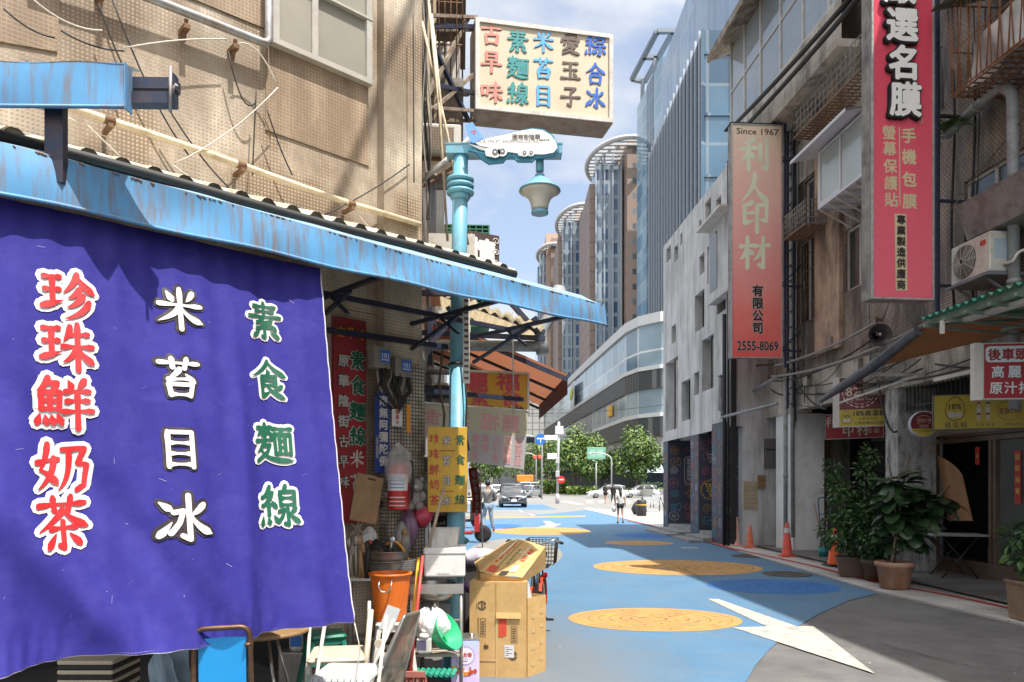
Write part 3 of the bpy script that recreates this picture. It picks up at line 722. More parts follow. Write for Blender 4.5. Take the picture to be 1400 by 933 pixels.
def bcol(chars,mi,omi,og,wd,sx=1.0):
 for ch,px,py,sz in chars:
  s,z=bplane(px,py); dd=(L@bsurf(s,z)).y; size=sz*dd/FPX
  glyph(g,ch,lf,s,z,size,omi,sx=sx,wd=wd,grow=og)
  glyph(g,ch,lf,s,z,size,mi,sx=sx,wd=wd,base=70)
bcol([('珍',92,405,73),('珠',91,474,72),('鮮',88,551,74),('奶',87,640,72),('茶',86,713,74)],0,1,.085,.112,.93)
bcol([('米',243,422,60),('苔',242,515,58),('目',242,612,56),('冰',248,706,68)],1,2,.062,.118,1.06)
bcol([('素',364,438,52),('食',370,520,54),('麵',377,606,56),('線',384,693,58)],3,1,.072,.100,.97)
g.build('lettering',[CLR,CLW,CLK,CLG],bn)
g=B(); p=bsurf(sBR,bz(sBR)); g.tube([p,p+Vector((.03,-.01,-.15)),p+Vector((-.01,0,-.4)),p+Vector((.0,0,-.75))],.0035,5)
o=g.build('tie_cord',WIREW,bn)
rnd=random.Random(6); g=B()
for k in range(90):
 s0,z0=rnd.uniform(-1.2,1.4),rnd.uniform(1.0,2.75); a=rnd.random()*6; l_=rnd.choice((.004,.005,.012,.03)); d_=Vector((math.cos(a),0,math.sin(a)))*l_
 p=[bsurf(s0,z0,.003),bsurf(s0+d_.x,z0+d_.z,.003),bsurf(s0+d_.x+.0016,z0+d_.z+.0016,.003),bsurf(s0+.0016,z0+.0016,.003)]; g.poly(p)
g.build('lint_and_scratches',mat('lint',(.32,.30,.45),rough=.9,var=0),bn)
SD=Vector((math.sin(R(SUN_AZ))*math.cos(R(SUN_EL)),math.cos(R(SUN_AZ))*math.cos(R(SUN_EL)),math.sin(R(SUN_EL))))
a=L@l3(567,-8,.1)+SD*6.5; b=L@l3(452,300,0)+SD*6.0; d_=b-a  # cable added out of view to throw the slanting shadow on the pilaster
g=B(); g.tube([a-d_*.35,a,b,b+d_*.6],.035,8); o=g.build('shadow_casting_cable',WIREB); tag(o,'unseen thick cable added above the street to cast the slanting shadow on the tiled pilaster','cable')
# lamp post
LB=mat('lamp_post_blue',(.15,.40,.52),rough=.45,var=.07,scale=5,stain=((.20,.22,.22),.45,8))
LBD=mat('sign_back_teal',(.03,.20,.30),rough=.5,var=.1)
pd=6.25; pc=W(621,700,pd); PB=Matrix.Translation((pc.x,pc.y,0))
lamp=thing('street_lamp','light blue street lamp post with hanging bell lamp and white airplane sign','street lamp',PB)
zt=W(628,206,pd).z
lx=.055
g=B(); g.tube([(0,0,0),(lx*.55,0,2.6)],[.078,.070],16); g.tube([(lx*.55,0,2.6),(lx,0,zt)],[.070,.062],16)
g.lathe([(.15,0),(.15,.03),(.11,.08),(.08,.3)],16); g.build('post',LB,lamp)
g=B(); zr=W(629,255,pd).z
for k in range(3):
 z=zr-.075+k*.052; g.lathe([(.07,z),(.115,z+.008),(.118,z+.022),(.112,z+.034),(.07,z+.042)],20,o=(lx*.93,0,0),cap0=False,cap1=False)
g.lathe([(.07,zr-.12),(.085,zr-.1),(.085,zr-.07)],18,o=(lx*.92,0,0)); g.build('ring',LB,lamp)
xa0=(612-700)*pd/FPX-pc.x; xa1=(768-700)*pd/FPX-pc.x
g=B(); g.box(xa0-.01,-.07,zt-.05,xa1,.07,zt+.03); g.box(xa0-.015,-.075,zt+.024,xa1+.003,.075,zt+.034); g.build('arm',LB,lamp)
xl=(738-700)*pd/FPX-pc.x
g=B(); z1=zt-.04; g.tube([(xl,0,z1),(xl,0,z1-.14)],.034,14)
zs=W(738,262,pd).z
g.lathe([(.178,zs),(.172,zs+.018),(.12,zs+.05),(.095,zs+.075),(.07,zs+.10),(.04,zs+.125),(.04,zs+.14)],24,o=(xl,0,0)); g.build('lamp_cap',LB,lamp)
g=B(); zb0=W(738,290,pd).z
prof=[(.062,zb0),(.068,zb0+.02)]
for k in range(9):t=k/8; prof.append((.070+.018*t+.083*t**3.2,zb0+.02+(zs-zb0-.022)*t))
g.lathe(prof,28,o=(xl,0,0)); g.build('lamp_shade',mat('frosted_lamp_shade',(.55,.52,.45),rough=.35,var=.06,scale=4),lamp)
g=B(); g.lathe([(.058,zb0-.022),(.072,zb0-.018),(.072,zb0+.004)],24,o=(xl,0,0)); g.build('lamp_rim',LB,lamp)
def ap(px,py):p=W(px,py,pd-.10); return (p.x-pc.x,p.z)
body=[ap(*p) for p in ((650,196),(668,190),(690,185),(712,180),(728,177.5),(742,179.5),(753,186),(760,195),(762,203),(757,209.5),(744,212),(715,211.5),(690,208),(672,203.5),(655,200))]
APW=mat('sign_white',(.80,.78,.74),rough=.4,var=.03); APB=mat('sign_blue',(.16,.36,.72),rough=.45,var=.05); APG=mat('sign_grey',(.45,.46,.48),rough=.5,var=.05)
APK=mat('sign_dark_text',(.09,.075,.06),rough=.5,var=0); APR=mat('sign_red',(.7,.1,.08),rough=.5,var=0)
yy=-.10
back=B(); back.prism([ap(*p) for p in ((648,201),(668,189),(690,183),(728,175),(744,177),(756,185),(764,199),(764,206),(757,213),(732,217),(728,221),(708,221),(700,214),(692,217),(688,222),(668,224),(656,216),(650,208),(640,205))][::-1],yy+.002,yy+.03); pb=back.build('airplane_sign',LBD,lamp)
g=B(); g.prism(body[::-1],yy-.012,yy)
g.mi=1; g.prism([ap(*p) for p in ((636,172),(646,168),(661,190),(648,197),(643,194))][::-1],yy-.014,yy-.002)
g.mi=2; g.prism([ap(*p) for p in ((640,198),(664,204),(694,204.5),(694,208),(676,211),(656,206))][::-1],yy-.020,yy-.0125)
g.build('airplane',[APW,APB,APG],pb)
for (ex,ey,r) in ((677,210.5,.045),(687,209.5,.040),(717,211.5,.030),(726,211.5,.027)):
 g=B(); x,z=ap(ex,ey); g.mi=0
 n=18; g.prism([(x+r*math.cos(2*math.pi*k/n),z+r*math.sin(2*math.pi*k/n)) for k in range(n)],yy-.030,yy-.02)
 g.prism([(x-r*1.9,z+r*.5),(x-r*1.7,z-r*.6),(x,z-r),(x,z+r)],yy-.027,yy-.0195)
 g.mi=1; g.prism([(x+r*.55*math.cos(2*math.pi*k/n),z+r*.62*math.sin(2*math.pi*k/n)) for k in range(n)],yy-.033,yy-.0305)
 g.mi=0; g.prism([(x+r*.18*math.cos(2*math.pi*k/n),z+r*.2*math.sin(2*math.pi*k/n)) for k in range(n)],yy-.034,yy-.0335)
 g.build('engine',[APW,mat('engine_dark',(.12,.12,.13),rough=.5,var=0)],pb)
g=B(); F_=front(yy-.013)
x0,z0=ap(704,188.5)
row(g,'圈商街陰華',F_,x0,z0,.047,.048,0,kai=False,bold=.02)
x0,z0=ap(697,194.5); glyph(g,'HUA-YIN ST. SHOPPING DISTRICT',F_,x0,z0,.036,0)
x,z=ap(740,193.5)
for k in range(5):g.poly([F_(x+k*.017-.012,z,.001),F_(x+k*.017,z,.001),F_(x+k*.017,z+.010,.001),F_(x+k*.017-.012,z+.010,.001)])
x,z=ap(648,182); g.mi=1
for dx,dz in ((-.016,.004),(.0,.012),(.014,.002),(0,-.012)):g.poly([(x+dx-.01,yy-.016,z+dz),(x+dx,yy-.016,z+dz-.008),(x+dx+.01,yy-.016,z+dz),(x+dx,yy-.016,z+dz+.008)])
g.build('lettering',[APK,APR],pb)
g=B()
for z in (2.05,2.62,3.0):g.lathe([(.076,z),(.079,z),(.079,z+.02),(.076,z+.02)],16,o=(lx*.5,0,0),cap0=False,cap1=False)
g.build('cable_clamp',BLK,lamp)
g=B(); g.tube([(.08,-.09,2.7),(.11,-.07,2.3),(.10,-.08,2.05),(.13,-.06,1.9)],.009,6); o=g.build('loose_cable',WIREB,None,PB); tag(o,'dark loose cable hanging along the light blue lamp post','cable')
g=B(); g.tube([(-.09,-.08,2.75),(-.12,-.08,2.45),(-.075,-.09,2.2),(-.09,-.09,1.95),(-.16,-.09,1.78),(-.12,-.09,1.65)],.011,6); o=g.build('loose_cable',mat('brown_cable',(.09,.055,.035),rough=.6,var=.2),None,PB); tag(o,'brown cable looping down beside the lamp post to the yellow sign','cable')
# big cream signboard and its steel rack
sd0,sd1=9.0,9.35
A0=W(650,90,sd0); A1=W(838,90,sd1)
BS=frame((A0.x,A0.y,0),A1.x-A0.x,A1.y-A0.y); BSi=BS.inverted()
wS=math.hypot(A1.x-A0.x,A1.y-A0.y)
zS0=W(650,149,sd0).z; zS1=W(650,24,sd0).z
sg=thing('signboard','big cream box sign with coloured menu characters high above the street','signboard',BS)
CRE=mat('cream_sign_face',(.66,.57,.42),rough=.45,var=.04,scale=2,stain=((.48,.38,.25),.35,4))
SFR=mat('white_sign_frame',(.68,.66,.62),rough=.45,var=.08,stain=((.35,.28,.2),.5,6))
DEEP=.42
g=B(); g.box(.01,.012,zS0+.01,wS-.01,DEEP-.01,zS1-.01); g.build('sign_face',CRE,sg)
g=B()
for x in (0,wS-.05):g.box(x,-.012,zS0,x+.05,.02,zS1)
for z in (zS0,zS1-.05):g.box(.05,-.012,z,wS-.05,.02,z+.05)
g.box(0,.02,zS1-.012,wS,DEEP,zS1+.006); g.box(wS-.006,.02,zS0,wS+.006,DEEP,zS1-.013); g.box(-.006,.02,zS0,.006,DEEP,zS1-.013); g.build('frame',SFR,sg)
g=B(); g.box(.007,.02,zS0-.008,wS-.007,DEEP,zS0+.008); g.build('bottom_panel',mat('sign_underside',(.33,.31,.25),rough=.6,var=.15,stain=((.18,.12,.07),.6,5)),sg)
LET=[mat('faded_red_letter',(.74,.26,.20),rough=.5,var=.08,scale=8),mat('teal_letter',(.03,.30,.30),rough=.5,var=.12,scale=8),mat('sky_letter',(.08,.42,.82),rough=.5,var=.08,scale=8),mat('brown_letter',(.13,.085,.065),rough=.5,var=.2,scale=8),mat('blue_letter',(.02,.13,.56),rough=.5,var=.15,scale=8),mat('dark_outline',(.16,.11,.08),rough=.6,var=0)]
g=B(); FS=front(-.0)
FS=front(.010)
for ci,(ch,px) in enumerate((('古早味',672),('素麵線',708),('米苔目',743),('愛玉子',780),('綜合冰',814))):
 for k,c in enumerate(ch):
  py=(48,92,127)[k]; py=[46,84,125][k]+[0,4,8,14,18][ci] if False else [(46,84,125),(56,92,128),(56,93,131),(59,96,132),(62,101,134)][ci][k]
  a=BSi@Vector((0,0,CAMH)); r=BSi@W(px,py,1)-a; t=(0-a.y)/r.y; p=a+r*t
  glyph(g,c,FS,p.x+.005,p.z-.006,.272,5,wd=.112,grow=.004)
  glyph(g,c,FS,p.x,p.z,.272,ci,wd=.115,base=70)
g.build('lettering',LET,sg)
rk=thing('sign_rack','weathered steel truss holding the cream signboard to the wall corner','sign rack',I4)
STW=mat('weathered_steel',(.30,.25,.20),rough=.7,metal=.2,var=.35,scale=8,stain=((.16,.08,.04),.7,7))
def rb(name,segs,m,w_=.035):
 g=B()
 for a,b in segs:g.bar(W(*a),W(*b),w_)
 g.build(name,m,rk)
rb('crossbar',[((576,21,8.2),(652,24,9.1)),((578,41,8.6),(652,41,9.2)),((582,147,8.2),(652,152,9.1)),((590,164,8.5),(650,166,9.2)),((590,128,8.5),(640,130,9.1))],STW)
rb('diagonal_brace',[((580,140,8.2),(640,25,9.0)),((592,150,8.3),(650,100,9.1))],STW,.04)
rb('dark_brace',[((588,52,8.3),(640,165,9.0)),((578,36,8.3),(652,37,9.1)),((600,118,8.4),(650,128,9.1))],NAVY,.045)
rb('upright',[((584,-60,8.2),(587,210,8.2)),((594,-60,8.5),(596,240,8.5))],mat('bleached_timber',(.50,.40,.28),rough=.8,var=.25,scale=9),.03)
random.seed(11)
for k in range(9):
 x=566+k*2.2; pts=[]
 for i in range(12):
  y=-40+i*31; pts.append(W(x+3*math.sin(i*.9+k)+(i/12)*(6 if k>4 else -1),y,6.75+.07*k))
 g=B(); g.tube(pts,.012 if k%3==0 else .008,5); o=g.build('wall_cable',WIREB if k%3!=2 else mat('grey_cable',(.28,.26,.24),rough=.6,var=.1)); tag(o,'cable in the bundle running down the beige building corner beside the sign rack','cable','cables down the building corner')
for k,(a,b) in enumerate((((583,-30),(612,330)),((577,30),(640,335)),((590,20),(608,250)),((640,190),(575,250)),((628,200),(582,240)))):
 g=B(); g.tube([W(a[0],a[1],7.1),W((a[0]+b[0])/2+3,(a[1]+b[1])/2,7.0),W(b[0],b[1],7.1)],.014 if k<3 else .018,6)
 o=g.build('thin_pipe',PVC if k<3 else SFR); tag(o,'thin pale pole leaning across the cables behind the lamp post','pole','thin poles by the building corner')
g=B(); pts=bend([W(575,207,6.5),W(556,206,6.4),W(540,225,6.2),W(538,255,6.2),W(536,285,6.2),W(520,298,6.2),W(490,296,6.0)],.12,5); g.tube(pts,.008,6); o=g.build('wall_cable',WIREB); tag(o,'looped black cable with an orange tag on the tiled pilaster','cable')
g=B(); p=W(541,232,6.17); g.cbox(p.x-.02,p.y-.012,p.z-.025,p.x+.02,p.y+.012,p.z+.025,.004); g.build('cable_tag',mat('orange_tag',(.8,.30,.03),rough=.5,var=0),o)
WR=[('b',(150,-10),(260,215),.1,0),('b',(225,140),(325,268),.05,0),('w',(40,-5),(140,42),.05,0),('b',(5,12),(75,52),.03,0),('b',(83,42),(170,70),.03,0),('w',(170,66),(310,54),-.02,0),('w',(325,60),(380,120),-.1,0),('w',(380,120),(235,225),.06,0),('b',(312,70),(350,140),.15,0),('b',(350,125),(345,240),.0,0),('w',(120,172),(165,215),.0,0),('w',(235,225),(315,283),.0,0),('b',(365,150),(400,240),.03,0),('w',(480,280),(515,320),.02,0),('b',(430,300),(560,225),.03,0),('w',(60,178),(105,168),-.05,0),('b',(565,20),(566,250),.01,0),('b',(135,5),(168,90),.02,0)]
for k,(c,a,b,dr,_) in enumerate(WR):
 o_=.10+.02*(k%4) if a[0]<500 else .2
 g=B(); g.tube(sag(l3(a[0],a[1],o_),l3(b[0],b[1],o_),dr,8),.0055 if c=='b' else .005,5)
 o=g.build('facade_wire',WIREB if c=='b' else WIREW,None,L)
 tag(o,('thin black wire' if c=='b' else 'thin white wire')+' drooping across the beige mosaic facade','wire','black wires on the beige facade' if c=='b' else 'white wires on the beige facade')
# side wall fittings (air conditioners, windows, pipes)
ACW=mat('ac_white',(.60,.57,.51),rough=.5,var=.06,stain=((.38,.33,.26),.5,6)); ACD=mat('ac_dark',(.03,.03,.03),rough=.6,var=.1)
ac=thing('air_conditioner','white air conditioner case with mesh side between the cables and lamp post','air conditioner',frame((W(575,190,7.3).x,7.3,0),1,.1))
z1=W(600,168,7.3).z; z0=W(600,208,7.3).z
g=B(); g.cbox(0,0,z0,.40,.5,z1,.01); g.build('case',ACW,ac)
g=B()
for k in range(13):g.box(.02+k*.025,-.008,z0+.03,.028+k*.025,-.002,z1-.03)
for k in range(9):g.box(.02,-.0075,z0+.03+k*.027,.33,-.0025,z0+.036+k*.027)
g.build('grille',mat('ac_grille_brown',(.28,.20,.13),rough=.6,var=.2),ac)
g=B(); g.bar((0,.1,z0-.02),(.45,.1,z0-.02),.03); g.bar((.0,.1,z0-.02),(.0,.1,z0-.3),.03); g.bar((.42,.1,z0-.03),(.02,.1,z0-.3),.025); g.build('bracket',RUST,ac)
dark=mat('dark_window_recess',(.03,.035,.035),rough=.3,var=.3,spec=.7)
def sw(px,py):
 Si=S.inverted(); a=Si@Vector((0,0,CAMH)); r=Si@W(px,py,1)-a; t=(0-a.y)/r.y; p=a+r*t
 return p.x,p.z
swt=thing('balcony','rusty barred balcony box jutting from the side wall behind the cream sign','balcony',S)
g=B(); g.box(2.4,-.42,6.3,5.5,0.01,6.4); g.build('floor_slab',mat('mouldy_concrete',(.24,.22,.19),rough=.9,var=.35,scale=3,stain=((.05,.05,.045),.7,4)),swt)
g=B()
for k in range(26):g.tube([(2.42+k*.122,-.41,6.4),(2.42+k*.122,-.41,8.2)],.009,5)
for k in range(6):g.tube([(2.42,-.41+k*.07,6.4),(2.42,-.41+k*.07,8.2)],.009,5)
for z in (6.8,7.3,7.8):g.tube([(2.42,-.02,z),(2.42,-.41,z),(5.48,-.41,z)],.010,5)
g.build('bars',RUST,swt)
g=B(); g.cbox(2.6,-.38,6.42,3.3,-.05,6.95,.02); g.build('outdoor_unit',ACW,swt)
g=B(); g.box(2.3,-.46,8.29,5.6,.01,8.33); g.build('roof_sheet',mat('corrugated_rust',(.16,.12,.09),rough=.8,var=.3),swt)
g=B()
for k in range(4):
 x=2.2+k*1.9
 g.box(x,-.55,3.9+(k%2)*.5,x+1.0,-.02,4.5+(k%2)*.5)
 o=g.build('air_conditioner',ACW,None,S); tag(o,'weathered air conditioner box jutting from the side wall behind the lamp post','air conditioner','boxes along the side wall'); g=B()
GRN=mat('green_net',(.05,.20,.12),rough=.7,var=.3,scale=20)
for k,(z0,z1) in enumerate(((5.15,5.75),(6.1,6.7),(6.9,7.4),(4.3,4.75))):
 g=B();
 for i in range(7):
  for xx in (10.2,11.4):g.box(xx,-1.02+i*.14,z0,xx+.03,-1.0+i*.14,z1)
 for i in range(7):g.box(10.2,-1.03,z0+(z1-z0)*i/6-.01,11.43,-.02,z0+(z1-z0)*i/6+.012)
 g.box(10.24,-.9,z0+.02,11.39,-.05,z1-.05)
 o=g.build('window_cage',GRN,None,S); tag(o,'green netted window cage on the side wall beyond the lamp post','window cage','green window cages')
p0=W(640,345,8.6); p1=W(682,345,8.8); Cs=frame((p0.x,p0.y,0),p1.x-p0.x,p1.y-p0.y); ws=(p1-p0).length
cs=thing('shop_sign','small dark scrollwork sign with one white character behind the lamp post','sign',Cs)
za=W(660,372,8.7).z; zb_=W(660,315,8.6).z
g=B(); g.box(0,0,za,ws,.12,zb_); g.build('panel',mat('dark_brown_panel',(.075,.05,.045),rough=.5,var=.15),cs)
g=B(); F_=front(-.002)
glyph(g,'情',F_,ws*.5,(za+zb_)/2,.34,0,bold=.035)
for sx_ in (-1,1):
 for k,zc in enumerate((.12,.25,.38)):
  pts=[(ws*.5+sx_*(ws*.40-.045*math.cos(t*.55)*(1-t/16)),-.004,za+zc+.045*math.sin(t*.55)*(1-t/16)) for t in range(14)]
  g.tube(pts,.005,4)
g.build('lettering',APW,cs)
# things on and around the corner column
RED=mat('sign_dark_red',(.34,.03,.038),rough=.5,var=.15,scale=3,stain=((.16,.02,.025),.4,4))
YEL=mat('sign_yellow',(.66,.39,.03),rough=.5,var=.06,scale=3,stain=((.40,.24,.04),.45,5))
YLL=mat('yellow_letter',(.66,.42,.03),rough=.5,var=.05)
OUTW=mat('letter_cream',(.55,.52,.46),rough=.5,var=.05)
RLET=mat('brick_letter',(.50,.05,.03),rough=.5,var=.06)
def panel(name,label,cat,F,yl,px0,px1,py0,py1,th,m,pname='panel'):
 x0,_=onplane(F,yl,px0,(py0+py1)/2); x1,_=onplane(F,yl,px1,(py0+py1)/2)
 xm=(px0+px1)/2; _,zt=onplane(F,yl,xm,py0); _,zb=onplane(F,yl,xm,py1)
 t=thing(name,label,cat,F@Matrix.Translation((x0,yl,zb)))
 g=B(); g.cbox(0,0,0,x1-x0,th,zt-zb,.004); g.build(pname,m,t)
 return t,x1-x0,zt-zb
t,w_,h_=panel('vertical_sign','tall dark red vertical sign with yellow title between the purple banner and tiled column','sign',L,-.05,457,501,436,715,.04,RED)
g=B(); F_=front(-.002); sz=w_/3.1
row(g,'古早味',F_,w_*.2,h_*.93,w_*.3,w_*.30,0,wd=.13)
for dy in (0,):pass
column(g,'素食麵線',F_,w_*.70,h_*.80,h_*.125,w_*.50,1,outline=(2,.045),wd=.13)
column(g,'米苔目冰',F_,w_*.70,h_*.315,h_*.115,w_*.46,2,wd=.12)
column(g,'原華陰街古早味',F_,w_*.27,h_*.79,h_*.098,w_*.34,2,outline=(3,.05),bold=.03)
g.build('lettering',[YLL,CLG,OUTW,CLK],t)
BOXG=mat('meter_box_grey',(.27,.24,.20),rough=.6,var=.2,scale=5,stain=((.12,.09,.06),.6,8))
LABB=mat('label_blue',(.035,.15,.50),rough=.5,var=.05)
for i,(a,b,c,d,lab) in enumerate(((512,534,476,503,'grey electric meter box with blue label, the higher one on the tiled column'),(541,563,490,515,'grey electric meter box with blue label, the lower one near the column edge'))):
 t,w_,h_=panel('meter_box',lab,'meter box',L,-.24,a,b,c,d,.10,BOXG,'case')
 g=B(); g.box(w_*.35,-.004,h_*.28,w_*.96,-.001,h_*.9); o=g.build('label',LABB,t)
 g=B(); glyph(g,'101',front(-.005),w_*.66,h_*.62,h_*.36,0,bold=.02); g.box(w_*.42,-.0055,h_*.38,w_*.88,-.0045,h_*.44); g.build('lettering',CLW,o)
 g=B(); g.box(-.005,-.003,h_-.012,w_+.005,.10,h_+.008); g.build('lid',BOXG,t)
random.seed(5)
for k in range(8):
 x=515+k*6.2; g=B(); y0=503+(8 if k>3 else 0)
 pts=[l3(x+random.uniform(-3,3)*i,y0+i*12,.19+.02*(k%3)) for i in range(4)]; pts.append(l3(545+random.uniform(-8,8),560+random.uniform(0,12),.2))
 g.tube(pts,random.choice((.010,.014,.018)),5); o=g.build('meter_cable',WIREB if k%3 else BOXG,None,L); tag(o,'tangled cable hanging under the two electric meter boxes','cable','tangled meter cables')
t,w_,h_=panel('vertical_sign','narrow blue vertical strip sign with white prayer characters on the column','sign',L,-.20,513,533,537,647,.012,mat('sign_navy',(.015,.04,.20),rough=.5,var=.12))
g=B(); F_=front(-.002); column(g,'南無阿彌陀佛',F_,w_*.56,h_*.90,h_*.15,w_*.62,0,bold=.03)
g.lathe([(.001,0),(.02,.0)],10,o=(w_*.5,-.003,h_*.07)); column(g,'一切眾生皆成佛道',F_,w_*.13,h_*.46,h_*.037,w_*.2,0)
g.build('lettering',OUTW,t)
WOOD=mat('chopping_wood',(.30,.185,.095),rough=.6,var=.25,scale=6,stain=((.16,.09,.045),.5,5),streak=.15)
p=l3(479,711,.32)
t=thing('chopping_board','worn wooden chopping board hanging askew in front of the red sign','chopping board',L@Matrix.Translation(p)@Matrix.Rotation(R(11),4,'Y'))
g=B(); g.cbox(0,0,0,.235,.025,.36,.008); g.build('board',WOOD,t)
g=B(); g.box(.09,-.002,.325,.16,.0,.338); g.build('handle_slot',DARKIN,t)
p=W(545,697,5.85)
t=thing('fire_extinguisher','red fire extinguisher with white label hanging on the tiled column','fire extinguisher',Matrix.Translation(p))
EXR=mat('extinguisher_red',(.48,.025,.025),rough=.3,var=.08,coat=.4)
g=B(); g.lathe([(.078,0),(.086,.012),(.086,.31),(.075,.345),(.04,.37)],22); g.build('cylinder',EXR,t)
g=B(); g.grid(lambda u,v:(-.0875*math.cos(u*2.2+.45),-.0875*math.sin(u*2.2+.45),.15+.13*v),12,1); g.mi=1
for k in range(4):g.grid(lambda u,v:(-.0880*math.cos(u*1.5+.75),-.0880*math.sin(u*1.5+.75),.17+.028*k+.007*v),8,1)
g.mi=0
for k in range(3):g.grid(lambda u,v:(-.0878*math.cos(u*1.6+.75),-.0878*math.sin(u*1.6+.75),.03+.032*k+.008*v),8,1)
g.build('label',[CLW,LABB],t)
g=B(); g.lathe([(.018,.37),(.018,.41)],10); g.bar((-.03,0,.41),(.07,-.01,.43),.02); g.bar((-.03,0,.42),(.06,-.01,.465),.015); g.tube([(.02,0,.40),(.11,0,.38),(.12,-.02,.2),(.105,-.02,.08)],.010,6); g.build('valve',BLK,t)
PLAST=mat('clear_plastic',(.75,.72,.68),rough=.25,var=.1,alpha=.35)
g=B(); g.lathe([(.10,.22),(.115,.30),(.112,.36),(.085,.43),(.03,.5)],14,cap0=False); [None]
for i,v in enumerate(g.v):g.v[i]=tuple(Vector(v)*random.uniform(.95,1.08))
g.build('plastic_cover',PLAST,t)
p=W(568,694,5.9); PL=mat('grey_plush',(.24,.22,.20),rough=.95,var=.2,scale=20,bump=.6,bscale=120)
t=thing('plush_toy','dusty grey plush toy hanging beside the fire extinguisher','plush toy',Matrix.Translation(p))
g=B(); g.ball((0,0,.07),.062,sz=1.1); g.ball((.01,-.01,.175),.055); g.ball((-.03,0,.225),.02); g.ball((.05,0,.225),.02); g.ball((-.055,-.02,.09),.026,sz=1.5); g.ball((.06,-.02,.09),.026,sz=1.5); g.ball((-.035,-.035,.01),.03); g.ball((.035,-.035,.01),.03); g.build('body',PL,t)
g=B(); g.ball((.01,-.06,.165),.02); g.build('muzzle',mat('pale_plush',(.36,.34,.31),rough=.95,var=.1),t)
def bag(name,label,px,py,d,rx,rz,m,seed,cat='bag'):
 rnd=random.Random(seed); p=W(px,py,d)
 g=B(); n=18
 def q(u,v):
  a=2*math.pi*u; r=math.sin(math.pi*min(.97,v*.92+.06))**.7
  k=1+.12*math.sin(5*a+3*v+seed)+.06*math.sin(11*a+9*v)
  return (rx*r*k*math.cos(a),rx*.7*r*k*math.sin(a),rz*(2*v-1))
 g.grid(q,28,12); o=g.build(name,m); o.location=p; tag(o,label,cat); return o
bag('plastic_bag','crumpled purple plastic bag hanging above the sink table',559,722,6.05,.075,.16,mat('purple_plastic',(.22,.12,.20),rough=.35,var=.25,scale=14),2)
bag('plastic_bag','crumpled pink red plastic bag above the sink table',577,706,6.1,.085,.085,mat('pink_plastic',(.52,.05,.10),rough=.35,var=.25,scale=14),4)
bag('plastic_bag','clear grey plastic bag bunched against the column beside the basins',549,740,5.98,.075,.16,mat('clear_grey_plastic',(.26,.25,.24),rough=.3,var=.3,scale=14),9)
yd=6.08; ya=W(585,700,yd); yb=W(639,702,yd); YS=frame((ya.x,ya.y,0),yb.x-ya.x,.01)
t,w_,h_=panel('menu_sign','yellow menu sign with red white and green characters tied to the lamp post','menu sign',YS,0,584.5,638.5,584,700.5,.012,YEL)
g=B(); F_=front(-.002)
column(g,'珍珠鮮奶茶',F_,w_*.17,h_*.86,h_*.18,.088,0,wd=.125,sx=.95); column(g,'米苔目冰',F_,w_*.48,h_*.84,h_*.235,.078,1,outline=(3,.045),wd=.11)
column(g,'素食麵線',F_,w_*.82,h_*.85,h_*.235,.084,2,wd=.12)
g.mi=3; g.tube([(w_*.3,-.004,h_*.72),(w_*.7,-.004,h_*.72)],.0022,4); g.tube([(w_*.3,-.004,h_*.245),(w_*.66,-.004,h_*.245)],.0022,4)
g.build('lettering',[RLET,OUTW,CLG,CLK],t)
p=W(633,398,5.95)
t=thing('price_strip','narrow pale printed board hanging edge-on beside the lamp post','board',Matrix.Translation((p.x,p.y,0))@Matrix.Rotation(R(12),4,'Z'))
g=B(); z0,z1=W(637,524,5.95).z,W(633,402,5.95).z; g.box(0,0,z0,.055,.018,z1); g.build('board',SFR,t)
g=B()
for k in range(14):g.box(.01,-.003,z0+.03+k*.048,.045,-.001,z0+.05+k*.048)
g.build('lettering',APK,t)
# clutter on the pavement
STN=mat('stainless',(.50,.48,.45),rough=.28,metal=.85,var=.15,scale=6)
STD=mat('dull_steel',(.33,.30,.27),rough=.45,metal=.6,var=.25,scale=6)
ORG=mat('orange_plastic',(.78,.17,.015),rough=.42,var=.10,scale=4,stain=((.50,.13,.03),.5,12),streak=.3)
WHP=mat('white_plastic',(.66,.64,.60),rough=.4,var=.05,scale=4,stain=((.40,.36,.30),.6,9),streak=.4)
FOAM=mat('white_foam',(.76,.75,.72),rough=.7,var=.04,scale=8,bump=.25,bscale=220,stain=((.5,.47,.42),.3,7))
GRNP=mat('green_plastic',(.03,.42,.18),rough=.35,var=.06)
CARD=mat('cardboard',(.58,.365,.145),rough=.8,var=.08,scale=5,bump=.1,bscale=14,stain=((.40,.24,.09),.45,6))
TAPE=mat('parcel_tape',(.58,.40,.18),rough=.3,var=.05,spec=.6)
PRN=mat('carton_print',(.09,.055,.03),rough=.8,var=.1)
def stool(name,label,M,h,m,wt=.28,wb=.36,group=None):
 t=thing(name,label,'stool',M,group)
 g=B(); g.cbox(-wt/2,-wt/2,h-.035,wt/2,wt/2,h,.02); g.box(-wt/2+.015,-wt/2+.015,h-.07,wt/2-.015,wt/2-.015,h-.036); g.lathe([(.03,h+.001),(.03,h+.003)],12); g.build('seat',m,t)
 for sx in (-1,1):
  for sy in (-1,1):
   g=B(); a=Vector((sx*(wt/2-.025),sy*(wt/2-.025),h-.05)); b=Vector((sx*(wb/2),sy*(wb/2),0))
   g.bar(a,b,.055,.03,up=(sx,0,0)); g.build('leg',m,t)
 g=B(); r=wb/2*.72
 for s_ in ((-1,-1,1,-1),(1,-1,1,1),(1,1,-1,1),(-1,1,-1,-1)):g.bar((s_[0]*r,s_[1]*r,h*.62),(s_[2]*r,s_[3]*r,h*.62),.012,.03)
 g.build('apron',m,t)
 return t
